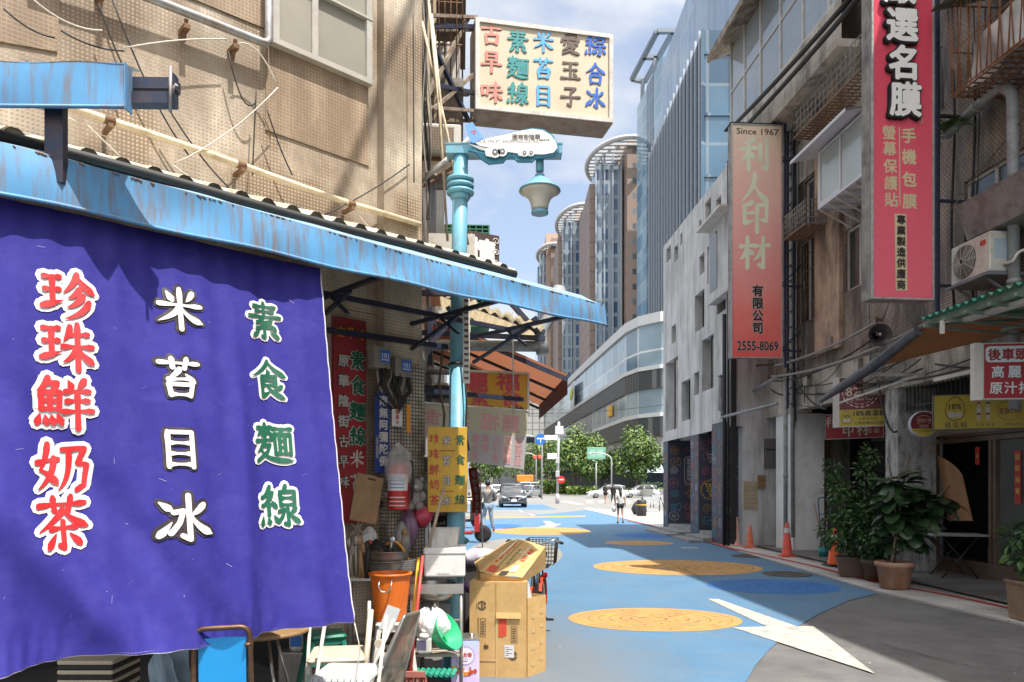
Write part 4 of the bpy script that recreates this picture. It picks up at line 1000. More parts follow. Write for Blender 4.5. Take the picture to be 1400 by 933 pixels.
sd=5.75; a=W(552,800,sd+.15); M=Matrix.Translation((a.x,sd-.05,0))@Matrix.Rotation(R(4),4,'Z')
t=thing('sink_table','stainless sink table with lower shelf under the white foam box','sink table',M)
zt=.845; wt_=.49
g=B(); g.box(0,0,zt-.075,wt_,.012,zt); g.box(0,.5,zt-.05,wt_,.512,zt); g.box(0,.013,zt-.012,.08,.5,zt); g.box(wt_-.05,.013,zt-.012,wt_,.5,zt); g.box(.08,.42,zt-.012,wt_-.05,.5,zt); g.build('top',STN,t)
g=B(); g.lathe([(.04,0),(.12,.01),(.165,.05),(.18,.11),(.185,.14)],22,o=(.25,.22,zt-.16),sy=.85,cap1=False); g.lathe([(.03,-.08),(.035,0)],12,o=(.26,.2,zt-.16)); g.build('sink_bowl',STN,t)
for x in (.012,wt_-.02):
 for y in (.02,.49):g=B(); g.tube([(x,y,0),(x,y,zt-.05)],.014,8); g.build('leg',STD,t)
g=B(); g.box(0,.01,.28,wt_,.5,.30); g.build('shelf',mat('shelf_board',(.45,.38,.30),rough=.7,var=.2,scale=6),t)
g=B(); g.tube([(.012,.02,.56),(wt_-.02,.02,.56)],.010,8); g.build('rail',STD,t)
g=B(); g.box(.12,.46,.31,.47,.50,.62); g.build('back_sheet',mat('grey_sheet',(.22,.22,.22),rough=.6,var=.3),t)
def thing_box(name,label,cat,px0,px1,py1,d,h,dep,m,rz=0,lid=True):
 a=W(px0,py1,d); b=W(px1,py1,d); t=thing(name,label,cat,Matrix.Translation(a)@Matrix.Rotation(R(rz),4,'Z')); w_=b.x-a.x
 return t,w_
t,w_=thing_box('foam_box','white foam box standing on the sink table','box',580,636,789,5.72,.25,.4,FOAM,4)
g=B(); g.cbox(0,0,0,w_,.36,.17,.01); g.box(w_*.33,-.004,.025,w_*.62,-.0005,.045); g.build('body',FOAM,t)
g=B(); g.cbox(-.006,-.006,.172,w_+.006,.366,.222,.01); g.build('lid',FOAM,t)
p=W(608,748,5.9)
t=thing('plastic_tub','translucent white plastic tub on top of the foam box','tub',Matrix.Translation((p.x,p.y+.05,p.z-.005)))
def taper(g,w0,d0,w1,d1,z0,z1,rim=.0):
 a=[g.P((sx*w0/2,sy*d0/2,z0)) for sx,sy in ((-1,-1),(1,-1),(1,1),(-1,1))]; b=[g.P((sx*w1/2,sy*d1/2,z1)) for sx,sy in ((-1,-1),(1,-1),(1,1),(-1,1))]
 for i in range(4):g.F((a[i],a[(i+1)%4],b[(i+1)%4],b[i]),False)
 g.F(a[::-1],False); return b
g=B(); b=taper(g,.20,.16,.232,.19,0,.155); c=[g.P(Vector(g.v[i])*.97+Vector((0,0,.004))) for i in b]
for i in range(4):g.F((b[i],b[(i+1)%4],c[(i+1)%4],c[i]),False)
a=[g.P((Vector(g.v[i]).x*.87,Vector(g.v[i]).y*.87,.01)) for i in c]
for i in range(4):g.F((c[i],c[(i+1)%4],a[(i+1)%4],a[i]),False)
g.F(a,False); g.build('body',WHP,t)
g=B(); b=taper(g,.240,.198,.240,.198,.14,.152); g.build('rim',WHP,t)
p=W(532,850,5.45); zs_=p.z
stool('plastic_stool','tall white plastic stool carrying the orange bucket',Matrix.Translation((p.x+.02,p.y+.08,0))@Matrix.Rotation(R(12),4,'Z'),zs_,WHP,.27,.36)
t=thing('bucket','bright orange plastic bucket with wire handle on a white stool','bucket',Matrix.Translation((p.x,p.y+.06,zs_)))
g=B(); prof=[(.105,0),(.115,.01)]
for k in range(9):z=.02+k*.035; prof+=[(.116+.0035*k+(.002 if k%2 else 0),z)]
prof+=[(.152,.335),(.160,.338),(.162,.355),(.150,.355),(.143,.33),(.11,.02)]
g.lathe(prof,30); g.build('body',ORG,t)
g=B(); g.tube([(-.055,-.150,.31),(-.06,-.165,.27),(-.04,-.17,.235),(.0,-.172,.23),(.03,-.17,.26),(.035,-.15,.315)],.006,6); g.build('handle',STN,t)
a=W(478,785,5.8)
t=thing('steel_counter','narrow steel counter behind the orange bucket holding the basins','counter',Matrix.Translation((a.x,5.72,0)))
g=B(); g.box(0,0,.87,.52,.42,.905); g.build('top',STN,t)
for x in (.02,.50):
 for y in (.02,.40):g=B(); g.box(x-.015,y-.015,0,x+.015,y+.015,.869); g.build('leg',STD,t)
g=B(); g.box(.02,.03,.4,.5,.39,.42); g.build('shelf',STD,t)
p=W(531,778,5.86); z0=.906
for k,(zz,rr,lab) in enumerate(((0,.165,'dull steel basin, the lower of two nested on the counter'),(.075,.17,'dull steel basin, the upper one filled with utensils'))):
 g=B(); g.lathe([(rr*.62,.0),(rr*.86,.02),(rr*.97,.07),(rr,.105),(rr+.012,.108),(rr+.012,.114),(rr-.006,.112),(rr*.93,.07),(rr*.6,.012)],28); o=g.build('steel_basin',STD); o.location=(p.x,p.y,z0+zz); tag(o,lab,'basin')
zz=z0+.16
for k,(dx,dy,L_,ax,m,lab,cat) in enumerate(((-.07,-.02,.16,-.5,BLK,'black rubber glove or cloth draped over the steel basin','cloth'),(.03,.02,.22,.6,mat('orange_tube',(.70,.30,.03),rough=.4,var=.1),'orange rubber hose curling over the steel basin','hose'),(-.03,-.05,.14,-.9,RLET,'red handled brush lying in the steel basin','brush'),(.02,-.07,.12,.2,STN,'steel ladle lying in the upper basin','ladle'),(.07,.05,.18,.3,WOOD,'wooden spoon standing in the upper basin','spoon'))):
 g=B()
 if cat=='hose':g.tube(bend([(-.08,0,.05),(.02,0,.11),(.10,.0,.02),(.155,-.03,-.10),(.16,-.02,-.20)],.05,5),.013,8)
 elif cat=='cloth':
  g.grid(lambda u,v:(-.10+.17*u,-.10+.16*v+.01*math.sin(9*u),.03+.08*math.sin(2.4*u+.4)*math.sin(2.6*v+.3)+.014*math.sin(9*u+7*v)),10,10)
 else:
  g.tube([(0,0,0),(L_*math.sin(ax),0,L_*math.cos(ax))],.009,8); g.ball((L_*math.sin(ax),0,L_*math.cos(ax)),.028,sy=.4)
 o=g.build({'cloth':'cloth','hose':'hose','brush':'brush','ladle':'ladle','spoon':'spoon'}[cat],m); o.location=(p.x+dx,p.y+dy,zz); tag(o,lab,cat)
g=B()
random.seed(21)
for k in range(7):
 x=472+k*5; p=W(x,752,5.6); hgt=random.uniform(.12,.3)
 g=B(); g.tube([(0,0,0),(random.uniform(-.03,.03),0,hgt)],random.uniform(.01,.018),7); g.ball((0,0,hgt),.025,sz=1.6); o=g.build('kitchen_tool',random.choice((BLK,STD,BOXG,WOOD))); o.location=(p.x,p.y,.906); tag(o,'dark kitchen tool standing in the shade beside the red sign','kitchen tool','kitchen tools beside the red sign')
def pole(label,cat,a,b,r,m,name='broom'):
 t=thing(name,label,cat,I4); g=B(); g.tube([a,b],r,8); g.build('handle',m,t); return t
a,b=W(578,760,5.55),W(561,918,5.35)
t=pole('red handled broom leaning on the sink table','broom',a,b,.012,mat('red_plastic',(.58,.07,.05),rough=.45,var=.1))
g=B(); q=W(568,922,5.33); g.bar(q+Vector((-.07,0,0)),q+Vector((.07,.0,0)),.03,.04); g.build('head',mat('dusty_red',(.40,.13,.10),rough=.8,var=.2),t)
g=B()
for k in range(40):x=-.075+.15*k/39; g.tube([q+Vector((x,random.uniform(-.012,.012),-.015)),q+Vector((x*1.2,random.uniform(-.03,.03),-.08))],.003,3,cap=False)
g.build('bristles',mat('dusty_red',(.4,.13,.1)),t)
a,b=W(572,762,5.62),W(562,880,5.5); c=W(556,735,5.8)
pole('yellow plastic mop handle leaning beside the red broom','mop',a,b,.011,mat('yellow_plastic',(.75,.42,.02),rough=.4,var=.08),'mop')
a,b=W(607,668,5.85),W(586,748,5.75); pole('bare wooden stick leaning in front of the yellow menu sign','stick',a,b,.013,mat('bare_wood',(.42,.33,.24),rough=.7,var=.2,scale=12),'wooden_stick')
def on_shelf(px,py,d):return W(px,py,d)
p=W(588,858,5.62);
g=B(); rnd=random.Random(3)
def q(u,v):
 a=2*math.pi*u; r=.135*math.sin(math.pi*(.04+.92*v))**.6*(1+.16*math.sin(4*a+2)+.07*math.sin(9*a+6*v))
 return (r*math.cos(a),.8*r*math.sin(a),.23*v-.09+.018*math.sin(6*a))
g.grid(q,30,14); o=g.build('plastic_bag',mat('white_film',(.80,.79,.77),rough=.35,var=.04,bump=.8,bscale=26)); o.location=p; tag(o,'bulging white plastic bag on the lower shelf of the sink table','bag')
p=W(609,866,5.60)
g=B(); g.X=Matrix.Rotation(R(58),4,'Y')@Matrix.Rotation(R(20),4,'X')
g.lathe([(.09,-.07),(.10,-.065),(.148,.03),(.152,.042),(.145,.042),(.095,-.055)],28); o=g.build('plastic_basin',GRNP); o.location=p; tag(o,'bright green plastic basin tilted on the lower shelf','basin')
p=W(580,893,5.52)
t=thing('detergent_bottle','white detergent bottle with dark label on the lower shelf','bottle',Matrix.Translation(p))
g=B(); g.cbox(-.055,-.035,0,.055,.035,.12,.015); g.lathe([(.05,.12),(.03,.145),(.02,.15)],14); g.build('body',WHP,t)
g=B(); g.box(-.045,-.0385,.03,.02,-.0355,.10); g.build('label',mat('label_dark',(.10,.09,.16),rough=.5,var=.2),t)
g=B(); g.lathe([(.022,.15),(.022,.175)],12); g.build('cap',WHP,t)
p=W(590,926,5.45)
t=thing('brush_rack','green ribbed plastic mat folded under the sink table','mat',Matrix.Translation(p)@Matrix.Rotation(R(-4),4,'Z'))
for k in range(8):g=B(); g.X=T(-.12+k*.04,0,.02,ry=25); g.cbox(-.018,-.08,0,.014,.08,.03,.004); g.build('slat',mat('mat_green',(.02,.26,.17),rough=.5,var=.3,scale=20),t)
p=W(636,933,5.85); M=Matrix.Translation((p.x,p.y,.0))@Matrix.Rotation(R(3),4,'Z')
t=thing('oil_tin','square cooking oil tin printed lilac with vegetables, standing before the cartons','tin',M)
LIL=gradmat('lilac_print',[(0,(.62,.48,.74)),(.45,(.70,.58,.80)),(.75,(.60,.52,.84)),(1,(.52,.62,.86))],2,.0,.39,rough=.3,wob=.1)
wt_,ht=.225,.385
g=B(); g.cbox(-wt_/2,0,0,wt_/2,.225,ht,.008); g.build('body',LIL,t)
g=B(); g.box(-wt_/2-.002,-.002,ht,wt_/2+.002,.228,ht+.012); g.lathe([(.025,ht+.012),(.025,ht+.03)],12,o=(.05,.12,0)); g.build('lid',STN,t)
g=B(); F_=front(-.002)
def ringp(r0,r1,cx,cz,n=48,l=0):
 for k in range(n):
  if k%2 and n>40:continue
  a0,a1=2*math.pi*k/n,2*math.pi*(k+1)/n
  g.poly([F_(cx+r0*math.cos(a0),cz+r0*math.sin(a0),l),F_(cx+r1*math.cos(a0),cz+r1*math.sin(a0),l),F_(cx+r1*math.cos(a1),cz+r1*math.sin(a1),l),F_(cx+r0*math.cos(a1),cz+r0*math.sin(a1),l)])
g.mi=1; ringp(.070,.076,0,.26); g.mi=0; ringp(0,.066,0,.26,32)
glyph(g,'好',F_,-.036,.268,.038,2,bold=.03,base=5); glyph(g,'友',F_,0,.268,.038,2,bold=.03,base=5); glyph(g,'香',F_,.036,.268,.038,2,bold=.03,base=5)
glyph(g,'GOOD',F_,0,.235,.014,1,base=5); g.mi=1
g.poly([F_(-.02,.215,.001),F_(.02,.215,.001),F_(.02,.222,.001),F_(-.02,.222,.001)])
rnd=random.Random(8)
for k in range(34):
 x=rnd.uniform(-.095,.095); z=.135+rnd.uniform(-.026,.026)+.012*abs(x)/.1; r=rnd.uniform(.008,.020); g.mi=rnd.choice((2,3,4,3,5,0)); n=9
 g.poly([F_(x+r*math.cos(2*math.pi*i/n),z+r*.85*math.sin(2*math.pi*i/n),.001+k*6e-5) for i in range(n)])
g.build('print',[mat('tin_white',(.76,.70,.80),rough=.3,var=0),mat('tin_grey',(.25,.22,.30),rough=.3,var=0),RLET,mat('tin_orange',(.72,.24,.03),rough=.3,var=0),mat('tin_green',(.10,.28,.05),rough=.3,var=0),mat('tin_yellow',(.75,.5,.05),rough=.3,var=0)],t)
def carton(name,label,M,w_,d_,h_,prints=True,flap=None,crush=0.):
 t=thing(name,label,'carton',M)
 g=B(); rnd=random.Random(int(w_*1000)); n=10
 def face(fn,nu,nv):g.grid(fn,nu,nv,False)
 def jit(x,y,z):
  k=crush*math.sin(3.1*z/h_+5*x+4*y)
  return (x+k*.02,y+k*.015,z)
 face(lambda u,v:jit(u*w_,0,v*h_),n,n); face(lambda u,v:jit(w_,u*d_,v*h_),n,n); face(lambda u,v:jit(w_*(1-u),d_,v*h_),n,n); face(lambda u,v:jit(0,d_*(1-u),v*h_),n,n); face(lambda u,v:jit(u*w_,v*d_,h_),n,n)
 g.F([g.P(p) for p in ((0,0,0),(0,d_,0),(w_,d_,0),(w_,0,0))],False)
 g.build('box',CARD,t)
 return t
bp_=W(642,925,6.2); M1=Matrix.Translation((bp_.x,bp_.y,.004))@Matrix.Rotation(R(-6),4,'Z')
cw_,cd_,ch_=.475,.30,.80
t=carton('cardboard_carton','tall upright cardboard carton with printed marks and tape beside the street',M1,cw_,cd_,ch_)
g=B(); F_=front(-.003); g.mi=0
def cir(cx,cz,r0,r1):
 n=28
 for k in range(n):
  if k in (0,13,14,27):continue
  a0,a1=2*math.pi*k/n,2*math.pi*(k+1)/n
  g.poly([F_(cx+r0*math.cos(a0),cz+r0*math.sin(a0),0),F_(cx+r1*math.cos(a0),cz+r1*math.sin(a0),0),F_(cx+r1*math.cos(a1),cz+r1*math.sin(a1),0),F_(cx+r0*math.cos(a1),cz+r0*math.sin(a1),0)])
def rc(x0,z0,x1,z1,l=0):g.poly([F_(x0,z0,l),F_(x1,z0,l),F_(x1,z1,l),F_(x0,z1,l)])
for cx,cz in ((.105,.60),(.365,.185)):cir(cx,cz,.028,.038); rc(cx-.006,cz-.03,cx+.006,cz+.03); rc(cx+.014,cz-.02,cx+.022,cz+.02)
for (x0,z0,x1,z1) in ((.07,.33,.076,.50),(.09,.34,.135,.344),(.09,.49,.135,.494),(.09,.345,.094,.49),(.132,.345,.136,.49),(.35,.29,.354,.43),(.35,.29,.40,.294),(.35,.426,.40,.43),(.398,.294,.402,.426),(.06,.57,.064,.63),(.12,.24,.16,.27),(.13,.23,.136,.285),(.36,.52,.42,.527),(.41,.50,.416,.545),(.11,.77,.17,.773)):rc(x0,z0,x1,z1)
for k in range(6):rc(.10,.36+k*.02,.126,.368+k*.02); rc(.36,.305+k*.02,.39,.313+k*.02)
g.mi=1; rc(.245,.34,.262,.50); rc(.29,.35,.312,.525); rc(.262,.34,.288,.50,.0005)
g.mi=2; rc(.295,.17,.375,.275,.0005); g.mi=0
for k in range(5):rc(.305,.185+k*.016,.33+.03*(k%2),.19+k*.016,.001)
g.build('print',[PRN,mat('carton_red',(.62,.07,.03),rough=.7,var=.1),CLW],t)
g=B(); g.box(.225,-.006,.545,.44,-.0032,.795); g.X=T(.225,-.005,.545,rx=-14); g.box(0,-.001,-.05,.21,.001,0); g.build('torn_flap',CARD,t)
g=B(); g.box(.222,-.0045,0.0,.236,-.0031,.55); g.box(.0,-.0046,.135,.23,-.0033,.15); g.build('tape',TAPE,t)
g=B(); g.box(.23,-.0062,.30,.245,-.0058,.34); o_=None
pr=M1@Vector((cw_+.012,.03,0))
M2=Matrix.Translation((pr.x,pr.y,.004))@Matrix.Rotation(R(52),4,'Z')
t=thing('cardboard_carton','open cardboard carton stuffed with white boards beside the bicycle wheel','carton',M2)
w2,d2,h2=.26,.24,.66
g=B()
for (x0,y0,x1,y1) in ((0,0,w2,.006),(0,d2-.006,w2,d2),(0,.007,.006,d2-.007),(w2-.006,.007,w2,d2-.007)):g.box(x0,y0,0,x1,y1,h2)
g.box(.006,.006,.0,w2-.006,d2-.006,.006); g.build('box',CARD,t)
g=B();
for z in (.08,.22,.36,.48):g.box(.05,-.003,z,.10,-.0005,z+.035); g.box(.17,-.003,z+.03,.215,-.0005,z+.065)
g.build('tape',TAPE,t)
g=B(); g.X=T(.05,.08,h2-.28,ry=-20); g.box(0,0,0,.20,.015,.42); g.X=T(.10,.14,h2-.25,ry=-12); g.box(0,0,0,.18,.02,.36); g.build('white_board',mat('white_card',(.72,.71,.70),rough=.6,var=.05),t)
tp=M1@Vector((.03,.05,ch_+.03)); M3=Matrix.Translation(tp)@Matrix.Rotation(R(2),4,'Z')
t=thing('cardboard_carton','crushed printed cardboard carton lying tilted on top of the tall one','carton',M3)
q=lambda px,py,d:M3.inverted()@W(px,py,d)
P0,P1,P2,P3=q(658,792,6.25),q(728,796,6.25),q(747,748,6.62),q(706,737,6.75)
g=B(); A_,B_,C_,D_=q(664,790,6.2),q(712,796,6.2),q(746,747,6.5),q(708,737,6.65)
dn=Vector((0,.03,-.10)); E_=q(650,766,6.45)
def quad(a,b,c,d,n=6,k=.012):
 g.grid(lambda u,v:a.lerp(b,u).lerp(d.lerp(c,u),v)+Vector((0,0,k*math.sin(7*u+2)*math.sin(5*v+1))),n,n,False)
P_=q(684,742,6.72); Q_=q(650,793,6.3)
quad(q(657,783,6.22),q(714,791,6.18),C_,D_)
quad(q(656,797,6.26),q(713,797,6.2),q(714,791,6.18),q(657,783,6.22),k=.004)
quad(q(649,795,6.4),q(656,797,6.26),q(657,783,6.22),q(652,770,6.5),k=.004)
quad(q(713,797,6.2),q(746,778,6.6),C_,q(714,791,6.18),k=.004)
quad(q(648,770,6.6),q(657,783,6.22),D_,q(690,742,6.85),k=.006)
g.build('box',CARD,t)
g=B();
def on(u,v,l=.004):
 a,b,c,d=q(657,783,6.22),q(714,791,6.18),C_,D_
 n=(b-a).cross(d-a).normalized(); return a.lerp(b,u).lerp(d.lerp(c,u),v)+Vector((0,0,.012*math.sin(7*u+2)*math.sin(5*v+1)))+n*l
def oq(u0,v0,u1,v1,l=.004):
 n=6; g.grid(lambda u,v:on(u0+(u1-u0)*u,v0+(v1-v0)*v,l),n,n,False)
g.mi=0; oq(.08,.06,.28,.22)
for k in range(7):oq(.06+(k%2)*.03,.30+k*.09,.11+(k%2)*.03,.36+k*.09)
g.mi=1; oq(.22,.1,.24,.95);
for k,c in enumerate('JOLDA'):oq(.36+.006*k,.32+k*.085,.40+.006*k,.38+k*.085)
g.mi=2; oq(.60,.10,.76,.30,.006); g.mi=3; oq(.55,.35,.62,.98); oq(.80,.3,.86,.98); oq(.46,.62,.98,.68); g.mi=0
for k in range(5):oq(.64,.45+k*.08,.74,.50+k*.08)
g.mi=4; oq(.40,.02,.60,.14,.007)
g.build('print',[mat('carton_red',(.62,.07,.03)),mat('carton_green',(.03,.20,.09),rough=.8,var=.1),mat('white_card',(.7,.7,.7)),TAPE,DARKIN],t)
for k,(px,py,d,rx_,rz_,m,lab,cat,nm) in enumerate(((505,735,5.95,.06,.09,mat('white_film',(.80,.79,.77)),'small white plastic bag hanging left of the fire extinguisher','bag','plastic_bag'),(590,690,6.3,.09,.10,mat('grey_rag',(.30,.29,.28),rough=.9,var=.3),'grey rag hanging behind the yellow menu sign stick','rag','rag'),(620,738,6.4,.12,.07,mat('teal_rag',(.08,.22,.24),rough=.9,var=.3),'teal cloth draped behind the white plastic tub','cloth','cloth'),(470,770,5.7,.07,.07,mat('dark_green_bag',(.03,.08,.04),rough=.5,var=.3),'dark green vegetable bag beside the steel basins','bag','vegetable_bag'),(646,802,6.5,.09,.06,mat('purple_rag',(.20,.12,.24),rough=.9,var=.3),'purple cloth squeezed between foam box and carton','cloth','cloth'))):
 bag(nm,lab,px,py,d,rx_,rz_,m,50+k,cat)
for k,(a,b,c,d,o_,m,lab,txt) in enumerate(((536,550,560,583,.22,SFR,'small white price card pinned under the meter boxes','營業中'),(556,561,553,592,.16,mat('orange_tag',(.8,.3,.03)),'narrow orange strip hanging at the column edge',''),(558,582,574,622,.02,mat('pink_notice',(.62,.42,.38),rough=.7,var=.1),'faded pink printed menu sheet on the column edge','乾麵湯麵'))):
 t,w_,h_=panel('notice_card',lab,'notice',L,-o_,a,b,c,d,.004,m,'card')
 if txt:g=B(); column(g,txt,front(-.002),w_/2,h_*.85,h_/len(txt)*.95,min(w_*.8,h_/len(txt)*.8),0,kai=False,bold=.02); g.build('lettering',RLET,t)
for k in range(6):
 p=W(500+k*9,655+6*(k%3),5.98); g=B(); g.tube([(0,0,0),(.01,0,-.10)],.004,4); g.ball((.01,0,-.13),.022,8,6,sz=1.5); o=g.build('hanging_utensil',random.choice((STD,WOOD,BLK))); o.location=p; tag(o,'small utensil hanging on the tiled column near the chopping board','utensil','utensils on the column')
for k in range(5):
 g=B(); g.lathe([(.05,0),(.085,.035),(.09,.045),(.083,.045),(.045,.008)],18); o=g.build('bowl',WHP); o.location=W(566,786,5.8)+Vector((-.07,.05,.02*k)); o.location.z=.906+.018*k; tag(o,'white bowl in the small stack on the counter beside the basins','bowl','stack of white bowls')
# seats and tables under the banner
TUBEB=mat('brown_tube',(.10,.055,.035),rough=.4,metal=.5,var=.3,scale=14,stain=((.30,.14,.07),.4,12))
CHB=mat('chair_blue',(.02,.30,.66),rough=.4,var=.05)
a=W(262,940,3.42); b=W(345,940,3.50)
CF=frame((a.x,a.y,0),b.x-a.x,b.y-a.y); wc=math.hypot(b.x-a.x,b.y-a.y); zt=W(300,858,3.46).z
t=thing('folding_chair','folding chair with blue back panel and brown tube frame in front of the banner','chair',CF)
g=B(); g.tube(bend([(0,.20,0),(0,.03,.45),(.012,-.01,zt),(wc-.012,-.01,zt),(wc,.03,.45),(wc,.20,0)],.05,6),.0125,10); g.build('frame',TUBEB,t)
g=B(); g.grid(lambda u,v:(.028+(wc-.056)*u,-.004+.02*math.sin(math.pi*u)+.035*(1-v),zt-.36+.31*v),10,6)
g.grid(lambda u,v:(.028+(wc-.056)*u,.004+.02*math.sin(math.pi*u)+.035*(1-v),zt-.36+.31*v),10,6); g.build('backrest',CHB,t)
for x in (.0,wc-.035):g=B(); g.tube([(x,-.012,zt-.085),(x+.035,-.006,zt-.085)],.010,8); g.build('rivet',TUBEB,t)
g=B(); g.cbox(.02,-.36,.43,wc-.02,-.0,.455,.01); g.build('seat',CHB,t)
g=B(); g.tube(bend([(.02,-.36,0),(.02,-.05,.60),(wc-.02,-.05,.60),(wc-.02,-.36,0)],.04,4),.011,8); g.build('front_frame',TUBEB,t)
p=W(364,873,4.7)
t=thing('round_table','round brown wooden table with steel legs standing behind the banner hem','table',Matrix.Translation((p.x-.12,p.y+.25,0)))
g=B(); g.lathe([(.30,p.z-.012),(.315,p.z-.006),(.315,p.z+.012),(.30,p.z+.016)],36); g.build('tabletop',mat('table_wood',(.32,.20,.10),rough=.45,var=.25,scale=8),t)
for k in range(4):
 a=math.pi/4+k*math.pi/2; g=B(); g.tube([(.10*math.cos(a),.10*math.sin(a),p.z-.013),(.27*math.cos(a),.27*math.sin(a),0)],.012,8); g.build('leg',STN,t)
p=W(440,869,5.35)
stool('plastic_stool','green plastic stool standing in the shade behind the banner corner',Matrix.Translation((p.x,p.y+.12,0))@Matrix.Rotation(R(22),4,'Z'),p.z,mat('stool_green',(.015,.20,.135),rough=.4,var=.06),.27,.40)
for k,(px,py) in enumerate(((407,880),(428,884),(452,878))):
 p=W(px,py,6.1); t=thing('detergent_jug','white detergent jug standing in the shade behind the green stool','jug',Matrix.Translation((p.x,p.y,.25)),'jugs behind the green stool')
 g=B(); g.cbox(-.06,-.05,0,.06,.05,.20,.02); g.lathe([(.055,.2),(.02,.245),(.02,.26)],12); g.build('body',WHP,t)
 g=B(); g.box(-.045,-.0535,.04,.045,-.0505,.13); g.build('label',LABB,t)
g=B(); p=W(385,905,6.1); g.cbox(p.x,6.0,0,p.x+.6,6.5,.25,.01); o=g.build('low_bench',STD); tag(o,'low dark bench under the white detergent jugs','bench')
STR=mat('stripe_cream',(.50,.44,.34),rough=.8,var=.1); STK=mat('stripe_dark',(.03,.025,.025),rough=.8,var=.1)
p=W(108,905,3.9)
t=thing('cushion_stack','stack of thin striped cushions under the left end of the banner','cushions',Matrix.Translation((p.x,p.y+.2,0)))
for k in range(8):
 g=B(); g.cbox(-.15,-.15,p.z-.03-k*.026,.15,.15,p.z-.008-k*.026,.006); g.build('cushion',STR if k%2==0 else STK,t)
g=B(); g.cbox(-.14,-.14,0,.14,.14,p.z-.22,.02); g.build('base',STK,t)
DEN=mat('faded_denim',(.27,.36,.44),rough=.9,var=.25,scale=9,bump=.4,bscale=60)
p=W(232,900,4.1); g=B()
g.grid(lambda u,v:(-.09+.17*u+.02*math.sin(5*v),-.04*math.sin(math.pi*u)+.02*math.sin(13*u+5*v),-.5+.56*v*(1-.25*(u-.4)**2*4)),14,14); g.grid(lambda u,v:(-.09+.17*u+.02*math.sin(5*v),.1,-.5+.54*v),6,6)
o=g.build('denim_cloth',DEN); o.location=p; tag(o,'faded blue denim cloth hanging below the middle of the banner','cloth')
CRM=mat('cream_vinyl',(.62,.55,.43),rough=.5,var=.1,stain=((.38,.31,.22),.5,8)); WFR=mat('white_enamel',(.66,.63,.58),rough=.35,var=.08,stain=((.30,.22,.15),.65,11)); GRP=mat('grey_plastic',(.44,.46,.47),rough=.5,var=.06)
def fold_chair(label,ax,d,zt,wide,m_seat,m_frame,back=None,rz=0):
 p=W(ax,700,d); t=thing('folding_chair',label,'chair',Matrix.Translation((p.x,p.y,0))@Matrix.Rotation(R(rz),4,'Z'))
 g=B(); g.cbox(-wide/2,-.19,zt-.045,wide/2,.19,zt,.02); g.build('seat',m_seat,t)
 for s in (-1,1):
  g=B(); x=s*(wide/2+.012); g.tube([(x,-.24,0),(x,.02,zt-.02),(x,.19,zt+.30)],.012,8); g.build('front_leg',m_frame,t)
  g=B(); g.tube([(x-s*.024,.24,0),(x-s*.024,-.12,zt-.03)],.012,8); g.build('rear_leg',m_frame,t)
 if back:
  g=B(); g.cbox(-wide/2,.17,zt+.16,wide/2,.20,zt+.34,.015); g.build('backrest',back,t)
 return t
fold_chair('folding chair with cream padded seat in front of the green stool',462,4.95,.50,.37,CRM,WFR,None,8)
t=fold_chair('folding chair with grey perforated plastic seat at the bottom edge',475,4.45,.50,.36,GRP,WFR,None,-4)
g=B()
for i in range(9):
 for j in range(4):g.box(-.15+i*.037,-.1925,.463+j*.009,-.145+i*.037,-.1905,.468+j*.009)
g.build('perforation',mat('hole_dark',(.10,.10,.10),rough=.8,var=0),t)
t=thing('folded_chair','folded white enamel chair frame with grey back leaning beside the orange bucket','chair',I4)
g=B(); g.tube([W(507,834,5.0),W(498,935,4.8)],.020,8); g.build('front_leg',CRM,t)
g=B(); g.tube([W(541,842,4.95),W(500,935,4.7)],.013,8); g.build('rear_leg',WFR,t)
g=B(); a,b=W(533,830,4.95),W(521,862,4.92); g.bar(a+Vector((.03,0,0)),b+Vector((.03,0,0)),.09,.02,up=(0,1,0)); g.build('backrest',GRP,t)
g=B(); p=W(518,880,4.85); g.X=Matrix.Translation(p)@Matrix.Rotation(R(90),4,'X'); g.lathe([(.028,-.012),(.03,0),(.028,.012)],16); g.build('hinge',CRM,t)
PICT=mat('faded_picture',(.24,.20,.14),rough=.4,var=.75,scale=7,stain=((.42,.16,.10),.8,4))
C0,C1,C2,C3=W(510,940,4.62),W(548,940,4.95),W(574,836,5.05),W(553,842,4.75)
t=thing('folded_table','folded tabletop with silver rim and faded food picture leaning on chairs','folded table',I4)
n_=(C1-C0).cross(C3-C0).normalized()
g=B(); k=.014
ids=[g.P(p) for p in (C0,C1,C2,C3)]; jd=[g.P(p+n_*-k) for p in (C0,C1,C2,C3)]
g.F(ids); g.F(jd[::-1])
for i in range(4):g.F((ids[i],ids[(i+1)%4],jd[(i+1)%4],jd[i]))
g.build('tabletop',PICT,t)
g=B(); g.tube(bend([C0,C3,C2,C1],.03,4),.010,8); g.build('rim',STN,t)
g=B(); g.bar(W(552,850,5.1),W(545,945,5.15),.03); g.build('leg',WFR,t)
